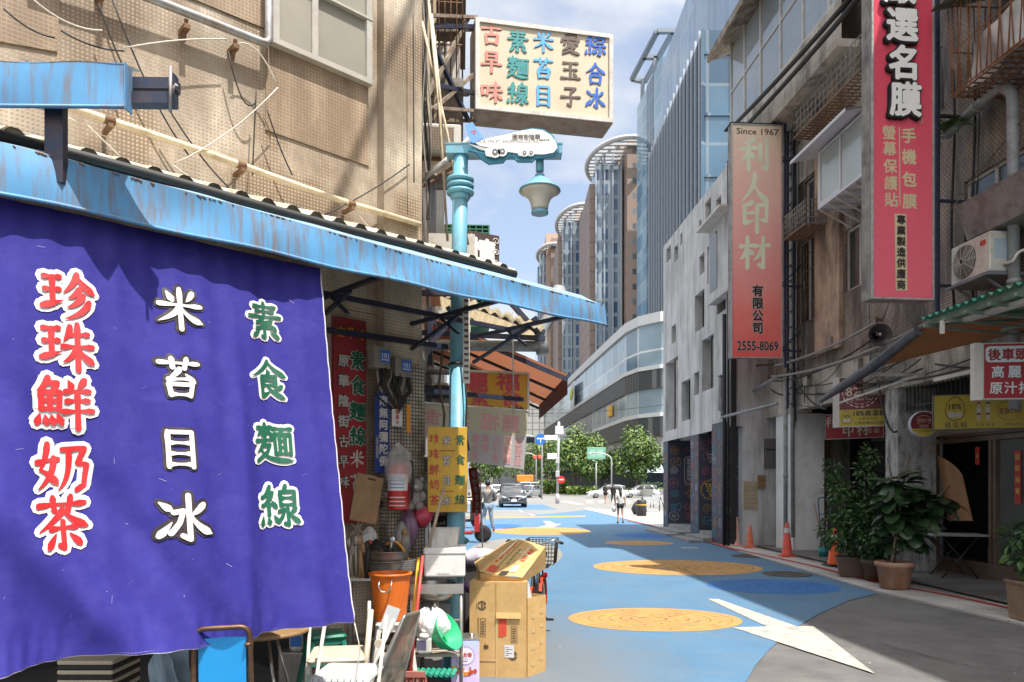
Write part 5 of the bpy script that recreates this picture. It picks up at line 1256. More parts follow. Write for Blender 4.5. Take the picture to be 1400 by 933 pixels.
# shop stuff hanging in the side street behind the lamp post
t,w_,h_=None,None,None
def boxsign2(name,label,px0,px1,py0,py1,d0,d1,depth,face,side):
 a=W(px0,py1,d0); b=W(px1,py1,d1); F=frame((a.x,a.y,0),b.x-a.x,b.y-a.y); w_=math.hypot(b.x-a.x,b.y-a.y)
 z0,z1=W(px0,py1,d0).z,W(px0,py0,d0).z; t=thing(name,label,'sign',F@Matrix.Translation((0,0,z0))); h_=z1-z0
 g=B(); g.box(.02,.004,.02,w_-.02,depth-.004,h_-.02); g.build('face',face,t)
 g=B(); g.box(-.006,-.008,0,.0195,depth,h_); g.box(w_-.0195,-.008,0,w_+.006,depth,h_); g.box(.02,-.008,-.006,w_-.02,depth,.0195); g.box(.02,-.008,h_-.0195,w_-.02,depth,h_+.006); g.build('frame',side,t)
 return t,w_,h_
t,w_,h_=boxsign2('shop_sign','amber yellow box sign with big red characters in the side street behind the lamp post',628,723,506,566,8.3,8.5,.16,mat('sign_amber',(.62,.33,.012),rough=.4,var=.06,scale=2),SFR)
g=B(); F_=front(.002); MAG=mat('crimson_letter',(.55,.06,.10),rough=.5,var=.06)
glyph(g,'麗',F_,w_*.24,h_*.745,.215,0,kai=False,bold=.03,sx=1.35); glyph(g,'福',F_,w_*.70,h_*.765,.20,0,kai=False,bold=.03,sx=1.45)
glyph(g,'素',F_,w_*.28,h_*.37,.195,0,wd=.12,sx=1.4); glyph(g,'食',F_,w_*.72,h_*.385,.195,0,wd=.12,sx=1.45)
row(g,'麵飯/水餃',F_,w_*.28,h_*.10,w_*.145,.115,1,kai=False,bold=.03); g.build('lettering',[MAG,CLK],t)
t,w_,h_=boxsign2('shop_sign','small red sign with a white character half hidden behind the lamp post',591,612,524,556,8.0,8.0,.06,RED,SFR)
g=B(); F_=front(.002); glyph(g,'元',F_,w_*.62,h_*.62,.17,0,kai=False,bold=.05); glyph(g,'串燒',F_,w_*.55,h_*.22,.09,0,bold=.03); g.build('lettering',OUTW,t)
a,b=W(561,600,7.35),W(722,600,7.75); CB=frame((a.x,a.y,0),b.x-a.x,b.y-a.y); wc_=math.hypot(b.x-a.x,b.y-a.y)
zt0,zb0=W(561,550,7.35).z,W(561,622,7.35).z; zt1,zb1=W(722,563,7.75).z,W(714,642,7.75).z
t=thing('banner','translucent cream and white menu banner with mirrored pink writing, behind the lamp post','banner',CB)
def cb(x,v):
 u=x/wc_; zt=zt0+(zt1-zt0)*u; zb=zb0+(zb1-zb0)*u-.0; return Vector((x-.05*(1-v)*u,.012*math.sin(5*x)*(1-v)+.02*math.sin(3*x+2),zb+(zt-zb)*v))
TRB=bpy.data.materials.new('cream_translucent_cloth'); TRB.use_nodes=True; n_=TRB.node_tree; pbs=n_.nodes['Principled BSDF']
pbs.inputs['Base Color'].default_value=(.62,.585,.42,1); pbs.inputs['Roughness'].default_value=.7
tr=n_.nodes.new('ShaderNodeBsdfTranslucent'); tr.inputs[0].default_value=(.66,.62,.47,1); ms=n_.nodes.new('ShaderNodeMixShader'); ms.inputs[0].default_value=.4
n_.links.new(pbs.outputs[0],ms.inputs[1]); n_.links.new(tr.outputs[0],ms.inputs[2]); n_.links.new(ms.outputs[0],n_.nodes['Material Output'].inputs[0])
TRW=TRB.copy(); TRW.name='white_translucent_cloth'; TRW.node_tree.nodes['Principled BSDF'].inputs['Base Color'].default_value=(.56,.54,.54,1); [setattr(q.inputs[0],'default_value',(.60,.57,.56,1)) for q in TRW.node_tree.nodes if q.type=='BSDF_TRANSLUCENT']
g=B(); g.grid(lambda u,v:cb(u*wc_,.56+.44*v),40,8); g.mi=1; g.grid(lambda u,v:cb(u*wc_,.56*v),40,8); g.build('cloth',[TRB,TRW],t)
PNK=mat('faded_pink_ink',(.60,.30,.30),rough=.7,var=.1); PNK2=mat('soft_pink_patch',(.70,.50,.42),rough=.7,var=.05)
g=B(); F_=lambda x,z,l:cb(x,z)+Vector((0,-.003-l,0))
hc=(zt0-zb0)
for ch,x in (('食',.22),('素',.50),('福',.80),('麗',1.02)):
 V0=len(g.v); glyph(g,ch,lambda a,b,l:cb(a,.76+b/hc)+Vector((0,-.003-l,0)),x*wc_/1.2,0,.17,0,kai=False,bold=.015,sx=-1.25)
g.mi=1; g.poly([cb(x*wc_/1.2,v)+Vector((0,-.0028,0)) for x,v in ((.95,.12),(1.04,.12),(1.045,.55),(.955,.55))])
for s_,x in (('養青菜',.07),('',.22),('養生湯',.66),('素粳',.76),('丸仔湯',.88),('叉燒飯',1.0),('滷香飯',1.12)):
 for i,ch in enumerate(s_):glyph(g,ch,lambda a,b,l:cb(a,.45-.165*i+b/hc)+Vector((0,-.004-l,0)),x*wc_/1.2,0,.085,0,kai=False,bold=.012,sx=-1.1)
g.build('lettering',[PNK,PNK2],t)
g=B(); g.tube([cb(0,1.01),cb(wc_,1.01)],.012,6); g.build('top_rod',SFR,t)
g=B(); g.tube([W(701,425,7.0),W(702,567,7.6)],.008,5); o=g.build('tie_cord',WIREW); tag(o,'thin pale cord hanging from the awning down to the cream banner','cord')
R0,R1=W(574,425,8.2),W(776,512,8.2); dB=Vector((-.20,3.2,0)); t=thing('awning','russet brown awning of the next shop sloping to the street behind the yellow sign','awning',I4)
g=B(); g.grid(lambda u,v:R0.lerp(R1,u)+dB*v+Vector((0,0,.03*math.sin(math.pi*u)*math.sin(9*v))),10,10); g.build('top_sheet',translucent(mat('russet_canvas',(.46,.17,.08),rough=.7,var=.12,scale=2),(.50,.19,.10),.28),t)
g=B(); dz=Vector((0,0,-.22)); g.grid(lambda u,v:R1+dB*u+dz*v,10,2); g.build('valance',mat('dark_russet',(.17,.06,.04),rough=.7,var=.15),t)
g=B(); g.bar(R0+Vector((0,0,-.06)),R1+Vector((0,0,-.06)),.045)
for k in range(4):p=dB*(k/3); g.bar(R0+p+Vector((0,0,-.05)),R1+p+Vector((0,0,-.05)),.035)
g.build('frame',NAVY,t)
a0,a1=W(600,395,7.0),W(745,447,7.0); bk=Vector((-.1,1.3,.12)); g=B()
g.grid(lambda u,v:a0.lerp(a1,u)+bk*v+Vector((0,0,.02*math.sin(60*u))),60,2,False); o=g.build('roof_sheet_metal',translucent(mat('stained_fibre_sheet',(.66,.60,.46),rough=.6,var=.2,scale=2,stain=((.25,.11,.05),.9,2.5)),(.66,.56,.38),.4)); tag(o,'rust stained cream corrugated roof sheet under the tip of the blue awning','roof sheet')
g=B();
for (p,q,d0,d1) in (((575,455),(745,463),7.2,7.4),((500,400),(640,402),6.6,6.8),((600,400),(745,455),7.3,7.4),((735,435),(700,460),7.2,7.3),((590,470),(640,410),7.0,7.1),((588,420),(588,500),7.1,7.1),((612,420),(640,470),7.2,7.2),((690,405),(735,455),7.2,7.3)):
 g.bar(W(*p,d0),W(*q,d1),.045)
o=g.build('roof_truss',NAVY); tag(o,'navy steel roof truss in the shade under the blue awning tip','truss')
g=B(); g.tube(bend([W(572,650,7.6),W(576,474,7.6),W(600,472,7.55),W(742,474,7.45)],.12,5),.055,12); o=g.build('drain_pipe',PVCG); tag(o,'dark grey drain pipe running level under the awning tip and down the wall','pipe')
g=B(); g.tube(bend([W(742,484,7.45),W(738,455,7.45),W(757,425,7.5),W(765,395,7.6)],.1,5),.065,12); o=g.build('drain_pipe',PVCG); tag(o,'fat grey pipe rising slanted past the tip of the blue awning','pipe')
g=B(); g.tube([W(580,508,7.7),W(640,510,7.7)],.03,8); g.build
o=g.build('drain_pipe',PVCG); tag(o,'short dark pipe crossing behind the meter boxes','pipe')
t=thing('market_shop','dim side street shop front behind the lamp post and yellow sign','shop',S)
g=B(); g.box(1.2,.5,0,7.8,.6,3.0); g.build('wall',mat('dim_shop_wall',(.12,.10,.09),rough=.9,var=.5,scale=2),t)
g=B(); g.box(1.2,-.3,2.55,7.8,.5,2.62); g.build('ceiling_board',DARKIN,t)
g=B();
for k in range(5):g.box(1.5+k*1.2,.1,.7,2.4+k*1.2,.45,1.0+.3*(k%2))
g.build('counter',STD,t)
a,b=W(641,735,11.2),W(655,735,11.0); FB=frame((a.x,a.y,0),b.x-a.x,b.y-a.y); zf0,zf1=W(645,702,11).z,W(645,640,11).z
t=thing('flag_banner','tall narrow red and white flag banner on a pole beside the standing man','flag',FB); wf_=(b-a).length
g=B(); g.grid(lambda u,v:(wf_*(.05+.9*u)-.10*(1-v)*0+.06*(1-v),.02*math.sin(5*v),zf0+(zf1-zf0)*v),4,12); g.build('cloth',mat('flag_red',(.62,.09,.05),rough=.7,var=.08),t)
g=B(); F_=lambda x,z,l:(x+.06*(1-(z-zf0)/(zf1-zf0)),.02*math.sin(5*(z-zf0)/(zf1-zf0))-.004-l,z)
column(g,'現炒熱食便當',F_,wf_*.55,zf1-.09,.115,.10,0,kai=False,bold=.03); g.mi=0
for k in range(12):z=zf0+(zf1-zf0)*k/12; g.poly([F_(wf_*.86,z,0),F_(wf_*.97,z,0),F_(wf_*.97,z+(zf1-zf0)/12,0),F_(wf_*.86,z+(zf1-zf0)/12,0)])
g.build('lettering',CLW,t)
g=B(); g.tube([(wf_+.12,0,0),(wf_+.02,0,zf1+.05)],.010,6); g.build('pole',SFR,t)
a,b=W(600,742,10.2),W(627,745,10.0); MB_=frame((a.x,a.y,0),b.x-a.x,b.y-a.y); zm1=W(612,694,10.1).z; wm=(b-a).length
t=thing('menu_stand','black menu easel board with white lines behind the lamp post foot','menu board',MB_@Matrix.Rotation(R(-8),4,'Y'))
g=B(); g.cbox(0,0,.15,wm,.03,zm1,.005); g.build('board',mat('chalkboard',(.03,.025,.025),rough=.6,var=.2),t)
g=B(); F_=front(-.003); glyph(g,'MENU',F_,wm*.5,zm1-.10,.09,0,bold=.02); row(g,'今日特餐',F_,wm*.24,zm1-.24,.055,.05,0,kai=False,bold=.02)
for k in range(6):rect_=(wm*.25,zm1-.36-k*.10); g.mi=0; g.poly([F_(rect_[0],rect_[1],0),F_(rect_[0]+wm*.4+.02*(k%3),rect_[1],0),F_(rect_[0]+wm*.4+.02*(k%3),rect_[1]+.02,0),F_(rect_[0],rect_[1]+.02,0)])
g.build('lettering',OUTW,t)
for s_ in (.02,wm-.02):g=B(); g.bar((s_,.01,0),(s_,.02,.2),.025); g.build('leg',WOOD,t)
o=bag('cloth_bundle','folded pale lilac cloths heaped behind the foam box and cartons',655,762,7.0,.22,.09,mat('lilac_cloth',(.42,.38,.45),rough=.9,var=.35,scale=12),12,'cloth')
g=B(); p=W(655,790,7.0); g.cbox(p.x-.25,p.y-.1,0,p.x+.22,p.y+.3,p.z+.1,.01); o=g.build('storage_crate',mat('dark_crate',(.06,.05,.05),rough=.7,var=.3)); tag(o,'dark crate behind the cartons carrying the folded cloths','crate')
# old tiled building on the right
def rx(d):return 7.9-.069*d
NE=-9.0; FE=19.3
RO=Vector((rx(FE),FE,0))
RF=frame((RO.x,RO.y,0),.069,-1)
def rp(px,py,o=0.):return onplane(RF,-o,px,py)
def r3(px,py,o=0.):
 x,z=rp(px,py,o); return Vector((x,-o,z))
CONC=mat('mouldy_plaster',(.55,.50,.43),rough=.85,var=.28,scale=1.2,bump=.3,bscale=30,stain=((.05,.045,.04),.85,1.5),streak=.28)
CONB=mat('brown_plaster',(.47,.335,.245),rough=.85,var=.3,scale=1.5,bump=.25,bscale=30,stain=((.06,.045,.035),.8,1.7),streak=.3)
RT=tilemat('brown_wall_tiles',(.52,.405,.31),(.42,.33,.255),(.15,.12,.095),.075,.045,mortar=.2,rough=.55,var=.6,vscale=.8,stain=((.05,.04,.033),.9,1.3),streak=.25,offset=.5)
GT=tilemat('grey_wall_tiles',(.34,.33,.35),(.30,.29,.31),(.15,.14,.14),.06,.03,mortar=.16,rough=.55,var=.25,vscale=.9,stain=((.10,.09,.08),.6,1.6),streak=.25,offset=.5)
WPL=mat('white_plaster',(.88,.87,.85),rough=.8,var=.06,scale=2,stain=((.45,.43,.40),.35,2.2),streak=.5,bump=.1,bscale=50)
LEN=FE-NE
ob=thing('apartment_building','old stained brown tile apartment building carrying the tall pink vertical signs','building',RF)
def xof(px,py=500):return rp(px,py)[0]
xp0,xp1=xof(1062,600),xof(1085,600)
xr0,xr1=xof(1212,600),xof(1229,600)
Z1=3.55
HB=13.9
g=B(); SEG=[(0,xp1,CONB),(xp1,xr1,RT),(xr1,LEN,RT)]
WIN=[]
def wall(g,x0,x1,z0,z1,holes,th=.25):
 """wall sheet split round its openings"""
 xs=sorted({x0,x1}|{h[0] for h in holes}|{h[1] for h in holes}); zs=sorted({z0,z1}|{h[2] for h in holes}|{h[3] for h in holes})
 for a,b in zip(xs,xs[1:]):
  run=None
  for c,d in zip(zs,zs[1:]):
   inside=any(h[0]<=(a+b)/2<=h[1] and h[2]<=(c+d)/2<=h[3] for h in holes)
   if not inside:run=(run[0],d) if run else (c,d)
   if inside or d==zs[-1]:
    if run:g.poly([(a,0,run[0]),(b,0,run[0]),(b,0,run[1]),(a,0,run[1])])
    run=None
 for h in holes:
  a,b,c,d=h[:4]
  g.poly([(a,0,c),(a,th,c),(a,th,d),(a,0,d)]); g.poly([(b,0,d),(b,th,d),(b,th,c),(b,0,c)]); g.poly([(a,0,c),(b,0,c),(b,th,c),(a,th,c)]); g.poly([(a,th,d),(b,th,d),(b,0,d),(a,0,d)])
def hole(px0,px1,py0,py1):
 xm=(px0+px1)/2; a,b=xof(px0,(py0+py1)/2),xof(px1,(py0+py1)/2); z1=rp(xm,py0)[1]; z0=rp(xm,py1)[1]
 return (min(a,b),max(a,b),z0,z1)
H=[hole(1090,1118,325,440),hole(1155,1190,305,392),hole(1100,1135,235,300),hole(1085,1120,82,150),hole(1318,1400,225,330)]
H+=[(15.5,18.2,5.2,7.0),(21,24,5.2,7.0)]
g.X=I4; wall(g,0,LEN,Z1,HB,H)
g.mi=1
g.build('wall',RT,ob)
g=B(); g.box(-.0,.27,Z1,LEN,6,HB-.02); g.box(0,.02,HB-.015,LEN,6,HB+.3); g.box(-.05,-.25,HB,LEN,.02,HB+.12); g.build('core',DARKIN,ob)
g=B(); g.box(-.004,.004,0,.25,6,3.5); g.box(-.004,.01,Z1+.01,-.001,6,HB); g.build('end_wall',CONC,ob); g=B(); g.box(-.12,.95,0,-.01,3.4,3.5); g.box(.1,2.2,0,3.0,2.3,3.4); g.build('passage_blackout_wall',DARKIN,ob)  # passage: dark walls added to shut out light and darken it
g=B()
def patch(px0,px1,py0,py1,o=.018):
 xm=(px0+px1)/2; a,b=xof(px0,(py0+py1)/2),xof(px1,(py0+py1)/2); g.box(a,-o,rp(xm,py1)[1],b,-.003,rp(xm,py0)[1])
g.box(.01,-.03,8.6,5.2,-.003,10.2); g.build('plaster_band',CONC,ob)
g=B(); g.box(.01,-.055,Z1-.25,xp1+.3,.3,Z1+.65); g.box(xp1+.31,-.045,Z1-.2,LEN,.3,Z1+.55); g.build('arcade_beam',CONC,ob)
for (a_,b_) in ((1119,1153),(1062,1088)):
 g=B(); patch(a_,b_,100,480,.09); g.build('pilaster',CONB,ob)
g=B(); g.box(xp0,-.02,0,xp1,.75,Z1-.25); g.build('white_pillar',WPL,ob)
CONP=mat('grey_concrete',(.46,.455,.445),rough=.85,var=.2,scale=2.5,bump=.2,bscale=40,stain=((.08,.08,.08),.8,9),streak=.3)
g=B(); g.box(xr0,-.02,0,xr1,.7,Z1-.2); g.build('grey_pillar',CONP,ob)
g=B(); g.box(xof(994,600),-.0,0,xof(1004,600),.74,Z1-.25); g.build('passage_pillar',CONP,ob)
for x in (14.6,19.5,24.5):g=B(); g.box(x,0,0,x+.6,.6,Z1); g.build('arcade_pillar',CONP,ob)
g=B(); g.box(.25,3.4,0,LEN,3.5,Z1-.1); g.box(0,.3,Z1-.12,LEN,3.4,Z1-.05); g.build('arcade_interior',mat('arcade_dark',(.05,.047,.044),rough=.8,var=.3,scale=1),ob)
GLD=glassmat('dark_window_glass',(.045,.05,.052),rough=.12,spec=.7)
FRW=mat('white_window_frame',(.55,.53,.50),rough=.5,var=.12,stain=((.3,.26,.2),.5,6))
for k,h in enumerate(H):
 a,b,c,d=h; fr=B(); t_=.05
 for x in (a,(a+b)/2-.02,b-t_):fr.box(x,.06,c,x+t_,.12,d)
 fr.box(a+t_,.062,c,b-t_,.118,c+t_); fr.box(a+t_,.062,d-t_,b-t_,.118,d)
 f_=fr.build('window',FRW,ob); gl=B(); gl.box(a+.01,.085,c+.01,b-.01,.095,d-.01); gl.build('pane',GLD,f_)
 if k in (0,):
  gb=B()
  for i in range(9):gb.tube([(a+(b-a)*i/8,-.02,c),(a+(b-a)*i/8,-.02,d)],.010,5)
  for i in range(6):gb.tube([(a,-.02,c+(d-c)*i/5),(b,-.02,c+(d-c)*i/5)],.008,5)
  gb.build('bars',RUST,f_)
TD=19.5; ex=-.9
g=B(); ze=13.2
g.grid(lambda u,v:(-.9+5.9*u,-1.15+1.6*v,ze+.62*v),4,2,False); g.grid(lambda u,v:(-.9+5.9*u,-1.15+1.6*v,ze-.09+.62*v),4,2,False)
g.box(-.92,-1.2,ze-.12,5.0,-1.15,ze+.06); g.build('eave',mat('rusty_sheet',(.20,.14,.09),rough=.8,var=.5,scale=3,stain=((.42,.40,.36),.7,4)),ob)
zl=10.1
g=B(); g.box(-.45,-.75,zl-.15,5.2,-.004,zl); g.build('floor_slab',CONC,ob)
g=B(); g.box(-.45,-.74,zl,5.2,-.66,zl+.75); g.box(-.45,-.655,zl,-.38,-.03,zl+.75); g.build('parapet',CONC,ob)
fr=B()
for x in (-.44,.5,1.5,2.6,3.7,4.8):fr.box(x,-.735,zl+.75,x+.06,-.67,ze+.1)
for z in (zl+.752,zl+1.9):fr.box(-.44,-.73,z,5.2,-.675,z+.05)
for y in (-.66,-.1):fr.box(-.44,y,zl+.75,-.39,y+.05,ze+.1)
fr.box(-.435,-.66,zl+1.9,-.395,-.03,zl+1.95)
f_=fr.build('glazed_balcony',FRW,ob)
g=B(); g.box(-.43,-.705,zl+.80,5.15,-.70,ze-.02); g.box(-.415,-.69,zl+.80,-.41,-.04,ze-.02); g.build('pane',glassmat('balcony_glass',(.30,.33,.34),rough=.05,spec=1.0),f_)
# hanging shop signs
SFD=mat('sign_side_dirty',(.30,.28,.26),rough=.6,var=.3,scale=4,stain=((.07,.06,.06),.8,4),streak=.4)
SALU=mat('sign_frame_alu',(.55,.55,.55),rough=.35,metal=.4,var=.15,stain=((.2,.18,.16),.5,9))
def vsign(name,label,d0,d1,px0,px1,py0,py1,depth,face,side=SFD,fr=SALU,skew=0.):
 a=W(px0,py1,d0); b=W(px1,py1,d1); F=frame((a.x,a.y,0),b.x-a.x,b.y-a.y); w_=math.hypot(b.x-a.x,b.y-a.y)
 z0=W(px0,py1,d0).z; z1=W(px0,py0,d0).z
 t=thing(name,label,'sign',F@Matrix.Translation((0,0,z0))); h_=z1-z0
 g=B(); g.box(.012,.006,.012,w_-.012,depth-.01,h_-.012); g.build('face',face,t)
 g=B(); g.box(-.004,0,0,.012,depth,h_); g.box(w_-.012,0,0,w_+.004,depth,h_); g.box(.0125,.002,0,w_-.0125,depth,.0115); g.box(.0125,.002,h_-.0115,w_-.0125,depth,h_); g.build('side_panel',side,t)
 g=B()
 for x in (-.008,w_-.02):g.box(x,-.014,-.008,x+.028,-.0005,h_+.008)
 for z in (-.008,h_-.02):g.box(.0205,-.013,z,w_-.0205,-.001,z+.028)
 g.build('frame',fr,t)
 return t,w_,h_,F
FADE1=gradmat('faded_pink_print',[(0,(.88,.13,.12)),(.22,(.92,.27,.24)),(.5,(.93,.46,.42)),(.8,(.92,.62,.50)),(1,(.90,.74,.54))],2,0,5.4,rough=.4,wob=.14)
t,w_,h_,F1=vsign('vertical_sign','tall faded pink vertical sign starting with Since 1967 on the far part of the building',16.9,17.0,1000,1069,169,489,.20,FADE1)
g=B(); F_=front(-.0); F_=front(.004)
PALE=mat('pale_green_letter',(.80,.84,.64),rough=.45,var=.08)
glyph(g,'Since 1967',F_,w_*.52,h_*.97,.20,1,bold=.012,sx=1.15)
for ch,y in (('利',252),('人',305),('印',318),('材',366)):pass
for ch,z in (('利',.872),('人',.727),('印',.610),('材',.452)):
 glyph(g,ch,F_,w_*.46,h_*(z-.0),.78,0,wd=.14,sx=.92,base=20)
column(g,'有限公司',F_,w_*.52,h_*.287,h_*.053,.27,1,outline=(2,.05),bold=.03)
glyph(g,'2555-8069',F_,w_*.52,h_*.052,.30,2,bold=.05,sx=.76); glyph(g,'2555-8069',F_,w_*.52,h_*.052,.30,1,bold=.022,sx=.76,base=40)
g.build('lettering',[PALE,CLK,OUTW],t)
g=B();
for z in (.0,1.5,3.0,4.4):g.bar((w_+.01,.15,z+.2),(w_+.75,.15,z+.2),.04); g.bar((w_+.01,.15,z+.2),(w_+.75,.15,z+.9),.03)
g.bar((w_+.12,.1,-.2),(w_+.12,.1,h_+.3),.05); g.bar((w_+.4,.25,-.2),(w_+.4,.25,h_+.1),.05); g.build('bracket',NAVY,t)
g=B(); g.box(-.02,-.02,h_+.009,w_+.02,.42,h_+.03); g.build('cap',BLK,t)
FADE2=gradmat('pink_red_print',[(0,(.86,.16,.22)),(.35,(.82,.125,.18)),(.6,(.76,.09,.14)),(1,(.70,.06,.11))],2,0,5.0,rough=.35,wob=.10)
t,w_,h_,F2=vsign('vertical_sign','large crimson pink vertical sign with bulky white raised characters, nearest on the building',10.9,11.0,1192,1276,-150,408,.26,FADE2)
g=B(); F_=front(.004)
def s2(py):return W(1234,py,10.9).z-W(1234,408,10.9).z
for z_,dp in ((.0,0),):
 g.mi=0
zz=[(-42,'嚴'),(30,None)]
for ch,py,px in (('嚴',-18,1224),('選',34,1227),('名',86,1230),('膜',136,1232)):
 x=(px-1189)/84*w_
 for k in range(6):glyph(g,ch,lambda a,b,l,k=k:(a-.012+.002*k,-.010-.008*k-l,b-.018+.003*k),x,s2(py),.52,1,kai=False,bold=.065,grow=.02,sx=.98)
 glyph(g,ch,lambda a,b,l:(a,-.060-l,b),x,s2(py),.52,0,kai=False,bold=.036,sx=.98)
g.build('raised_lettering',[mat('sign_cream_white',(.88,.87,.83),rough=.4,var=.05),CLK],t)
GOLD=mat('pale_gold_letter',(.66,.56,.34),rough=.45,var=.06)
g=B()
for i,ch in enumerate('手機包膜'):glyph(g,ch,F_,w_*(.60+.02*i*.3),s2([183,212,243,273][i]),.235,0,kai=False,bold=.028)
for i,ch in enumerate('螢幕保護貼'):glyph(g,ch,F_,w_*(.28+.01*i),s2([180,202,226,249,272][i]),.22,0,kai=False,bold=.02)
g.mi=0; a,b=s2(172),s2(280); g.poly([F_(w_*.45,b,0),F_(w_*.465,b,0),F_(w_*.455,a,0),F_(w_*.44,a,0)])
n=20; x,z=w_*.79,s2(161)
for k in range(n):
 a0,a1=2*math.pi*k/n,2*math.pi*(k+1)/n; g.poly([F_(x+.032*math.cos(a0),z+.032*math.sin(a0),0),F_(x+.040*math.cos(a0),z+.040*math.sin(a0),0),F_(x+.040*math.cos(a1),z+.040*math.sin(a1),0),F_(x+.032*math.cos(a1),z+.032*math.sin(a1),0)])
glyph(g,'R',F_,x,z,.05,0)
a,b=s2(291),s2(396); g.poly([F_(w_*.39,b,0),F_(w_*.58,b,0),F_(w_*.56,a,0),F_(w_*.37,a,0)])
column(g,'專業製造供應商',F_,w_*.475,s2(299),.160,.142,1,kai=False,bold=.04,base=40)
g.build('lettering',[GOLD,CLK],t)
g=B()
for z in (.3,1.6,2.9):g.bar((w_+.005,.3,z),(w_+.75,.3,z),.04)
g.bar((w_+.14,.12,-.3),(w_+.14,.12,h_),.045); g.bar((w_+.36,.4,-.3),(w_+.36,.4,h_),.045)
for k in range(14):g.bar((w_+.14,.12,k*.4-.2),(w_+.36,.4,k*.4-.2),.022)
g.build('bracket',NAVY,t)
g=B(); a=r3(1077,200,.18); b=r3(1077,640,.18)
for o in (0,.30):g.bar((a.x+o,-.18,3.4),(a.x+o,-.18,10.4),.04)
for k in range(20):g.bar((a.x,-.18,3.5+k*.36),(a.x+.30,-.18,3.5+k*.36),.025)
o=g.build('ladder_frame',BLK,None,RF); tag(o,'black steel ladder frame on the wall beside the faded pink sign','ladder frame')
# balcony cages, boxed window, air conditioner
def cage(name,label,x0,x1,z0,z1,dep,m,nb,floor=True,diag=False,lean=0.):
 t=thing(name,label,'window cage',RF)
 g=B(); r=.011
 for i in range(nb+1):
  x=x0+(x1-x0)*i/nb; g.tube([(x,-dep,z0),(x,-dep-lean,z1)],r,5)
 for j in range(5):
  y=-dep*j/4
  for x in (x0,x1):g.tube([(x,y,z0),(x,y,z1)],r,5)
 for k in range(5):
  z=z0+(z1-z0)*k/4; g.tube([(x0,0,z),(x0,-dep,z),(x1,-dep,z),(x1,0,z)],r*1.25,5,smooth=False)
 g.build('bars',m,t)
 g=B()
 for i in range(int((x1-x0)/.12)+1):g.bar((x0+i*.12,0,z0-.01),(x0+i*.12,-dep,z0-.01),.025,.02)
 for j in range(5):g.bar((x0,-dep*j/4,z0-.03),(x1,-dep*j/4,z0-.03),.025,.02)
 g.build('floor_grate',RUST,t)
 return t
CGW=mat('cage_grey',(.30,.29,.27),rough=.6,metal=.2,var=.3,scale=9,stain=((.12,.08,.05),.6,9))
def cagepx(name,label,pa,pb,pz,dep,m,nb,hgt):
 a=r3(*pa,dep); b=r3(*pb,dep); z0=(a.z+b.z)/2
 return cage(name,label,a.x,b.x,z0,z0+hgt,dep,m,nb)
cagepx('window_cage','grey barred window cage high on the right wall beside the white boxed window',(1085,178),(1176,108),0,.6,CGW,16,.62)
cagepx('window_cage','small grey barred window cage below the white boxed window',(1072,330),(1102,302),0,.55,CGW,10,.5)
a=r3(1302,122,.75); b=r3(1400,58,.75); z0=(a.z+b.z)/2-.02; x0,x1=a.x,a.x+1.9
t=thing('window_cage','rusty window cage of slanted bars holding a crumpled white sheet','window cage',RF)
g=B()
for i in range(20):
 x=x0+(x1-x0)*i/19; g.tube([(x,-.75,z0),(x+(.10 if i%2 else -.10),-.75,z0+1.3)],.010,5)
for j in range(7):g.tube([(x0,-.75*j/6,z0),(x0,-.75*j/6-.05*(j%2),z0+1.3)],.010,5)
for z in (z0,z0+.62,z0+1.3):g.tube([(x0,0,z),(x0,-.75,z),(x1,-.75,z)],.013,5,smooth=False)
g.build('bars',mat('orange_rust',(.24,.105,.05),rough=.85,var=.35,scale=10),t)
g=B()
for i in range(16):g.bar((x0+i*.125,0,z0-.02),(x0+i*.125,-.75,z0-.02),.02)
for j in range(6):g.bar((x0,-.15*j,z0-.045),(x1,-.15*j,z0-.045),.02)
g.build('floor_grate',RUST,t)
g=B(); g.grid(lambda u,v:(x0-.2+2.3*u,-.95+.98*v,z0+1.32+.25*v+.03*math.sin(40*u)),60,2,False); g.build('roof_sheet',mat('mossy_sheet',(.16,.17,.13),rough=.9,var=.4,scale=5),t)
g=B(); g.grid(lambda u,v:(x0+.1+1.6*u,-.62+.12*math.sin(7*u+2*v),z0+.02+.68*v*(1-.25*abs(math.sin(5*u)))+.02*math.sin(23*u)),30,10); g.grid(lambda u,v:(x0+.1+1.6*u,-.62+.5*v,z0+.70*(1-.25*abs(math.sin(5*u)))),30,3); o=g.build('white_sheet',mat('white_tarp',(.52,.50,.48),rough=.6,var=.2,scale=3,bump=.6,bscale=9),None,RF); tag(o,'crumpled white sheet stored inside the rusty slanted window cage','sheet')
a=r3(1112,268,.72); b=r3(1163,203,.72); xA,xB=a.x,r3(1160,240,.72).x; xB=xA+1.75
zA=r3(1115,262,.72).z;
t=thing('boxed_window','white box window jutting out from the tiled wall with a slanted canopy','window box',RF)
WBX=mat('white_panel_box',(.68,.69,.72),rough=.4,var=.05)
zA=7.15; zT2=8.25
xA=xof(1100,250)+.0; xA=rp(1118,250,.70)[0]; xB=rp(1182,230,.70)[0]
g=B(); g.box(xA,-.70,zA,xB,-.004,zA+.05); g.box(xA,-.70,zT2,xB,-.004,zT2+.04); g.box(xB-.04,-.70,zA+.0505,xB,-.004,zT2-.0005); g.box(xA,-.70,zA+.0505,xA+.04,-.004,zT2-.0005)
for x in (xA+.041,(xA+xB)/2-.03,xB-.09):g.box(x,-.698,zA+.0505,x+.05,-.65,zT2-.0005)
g.box(xA+.095,-.697,zA+.0505,(xA+xB)/2-.035,-.66,zA+.12); g.build('case',WBX,t)
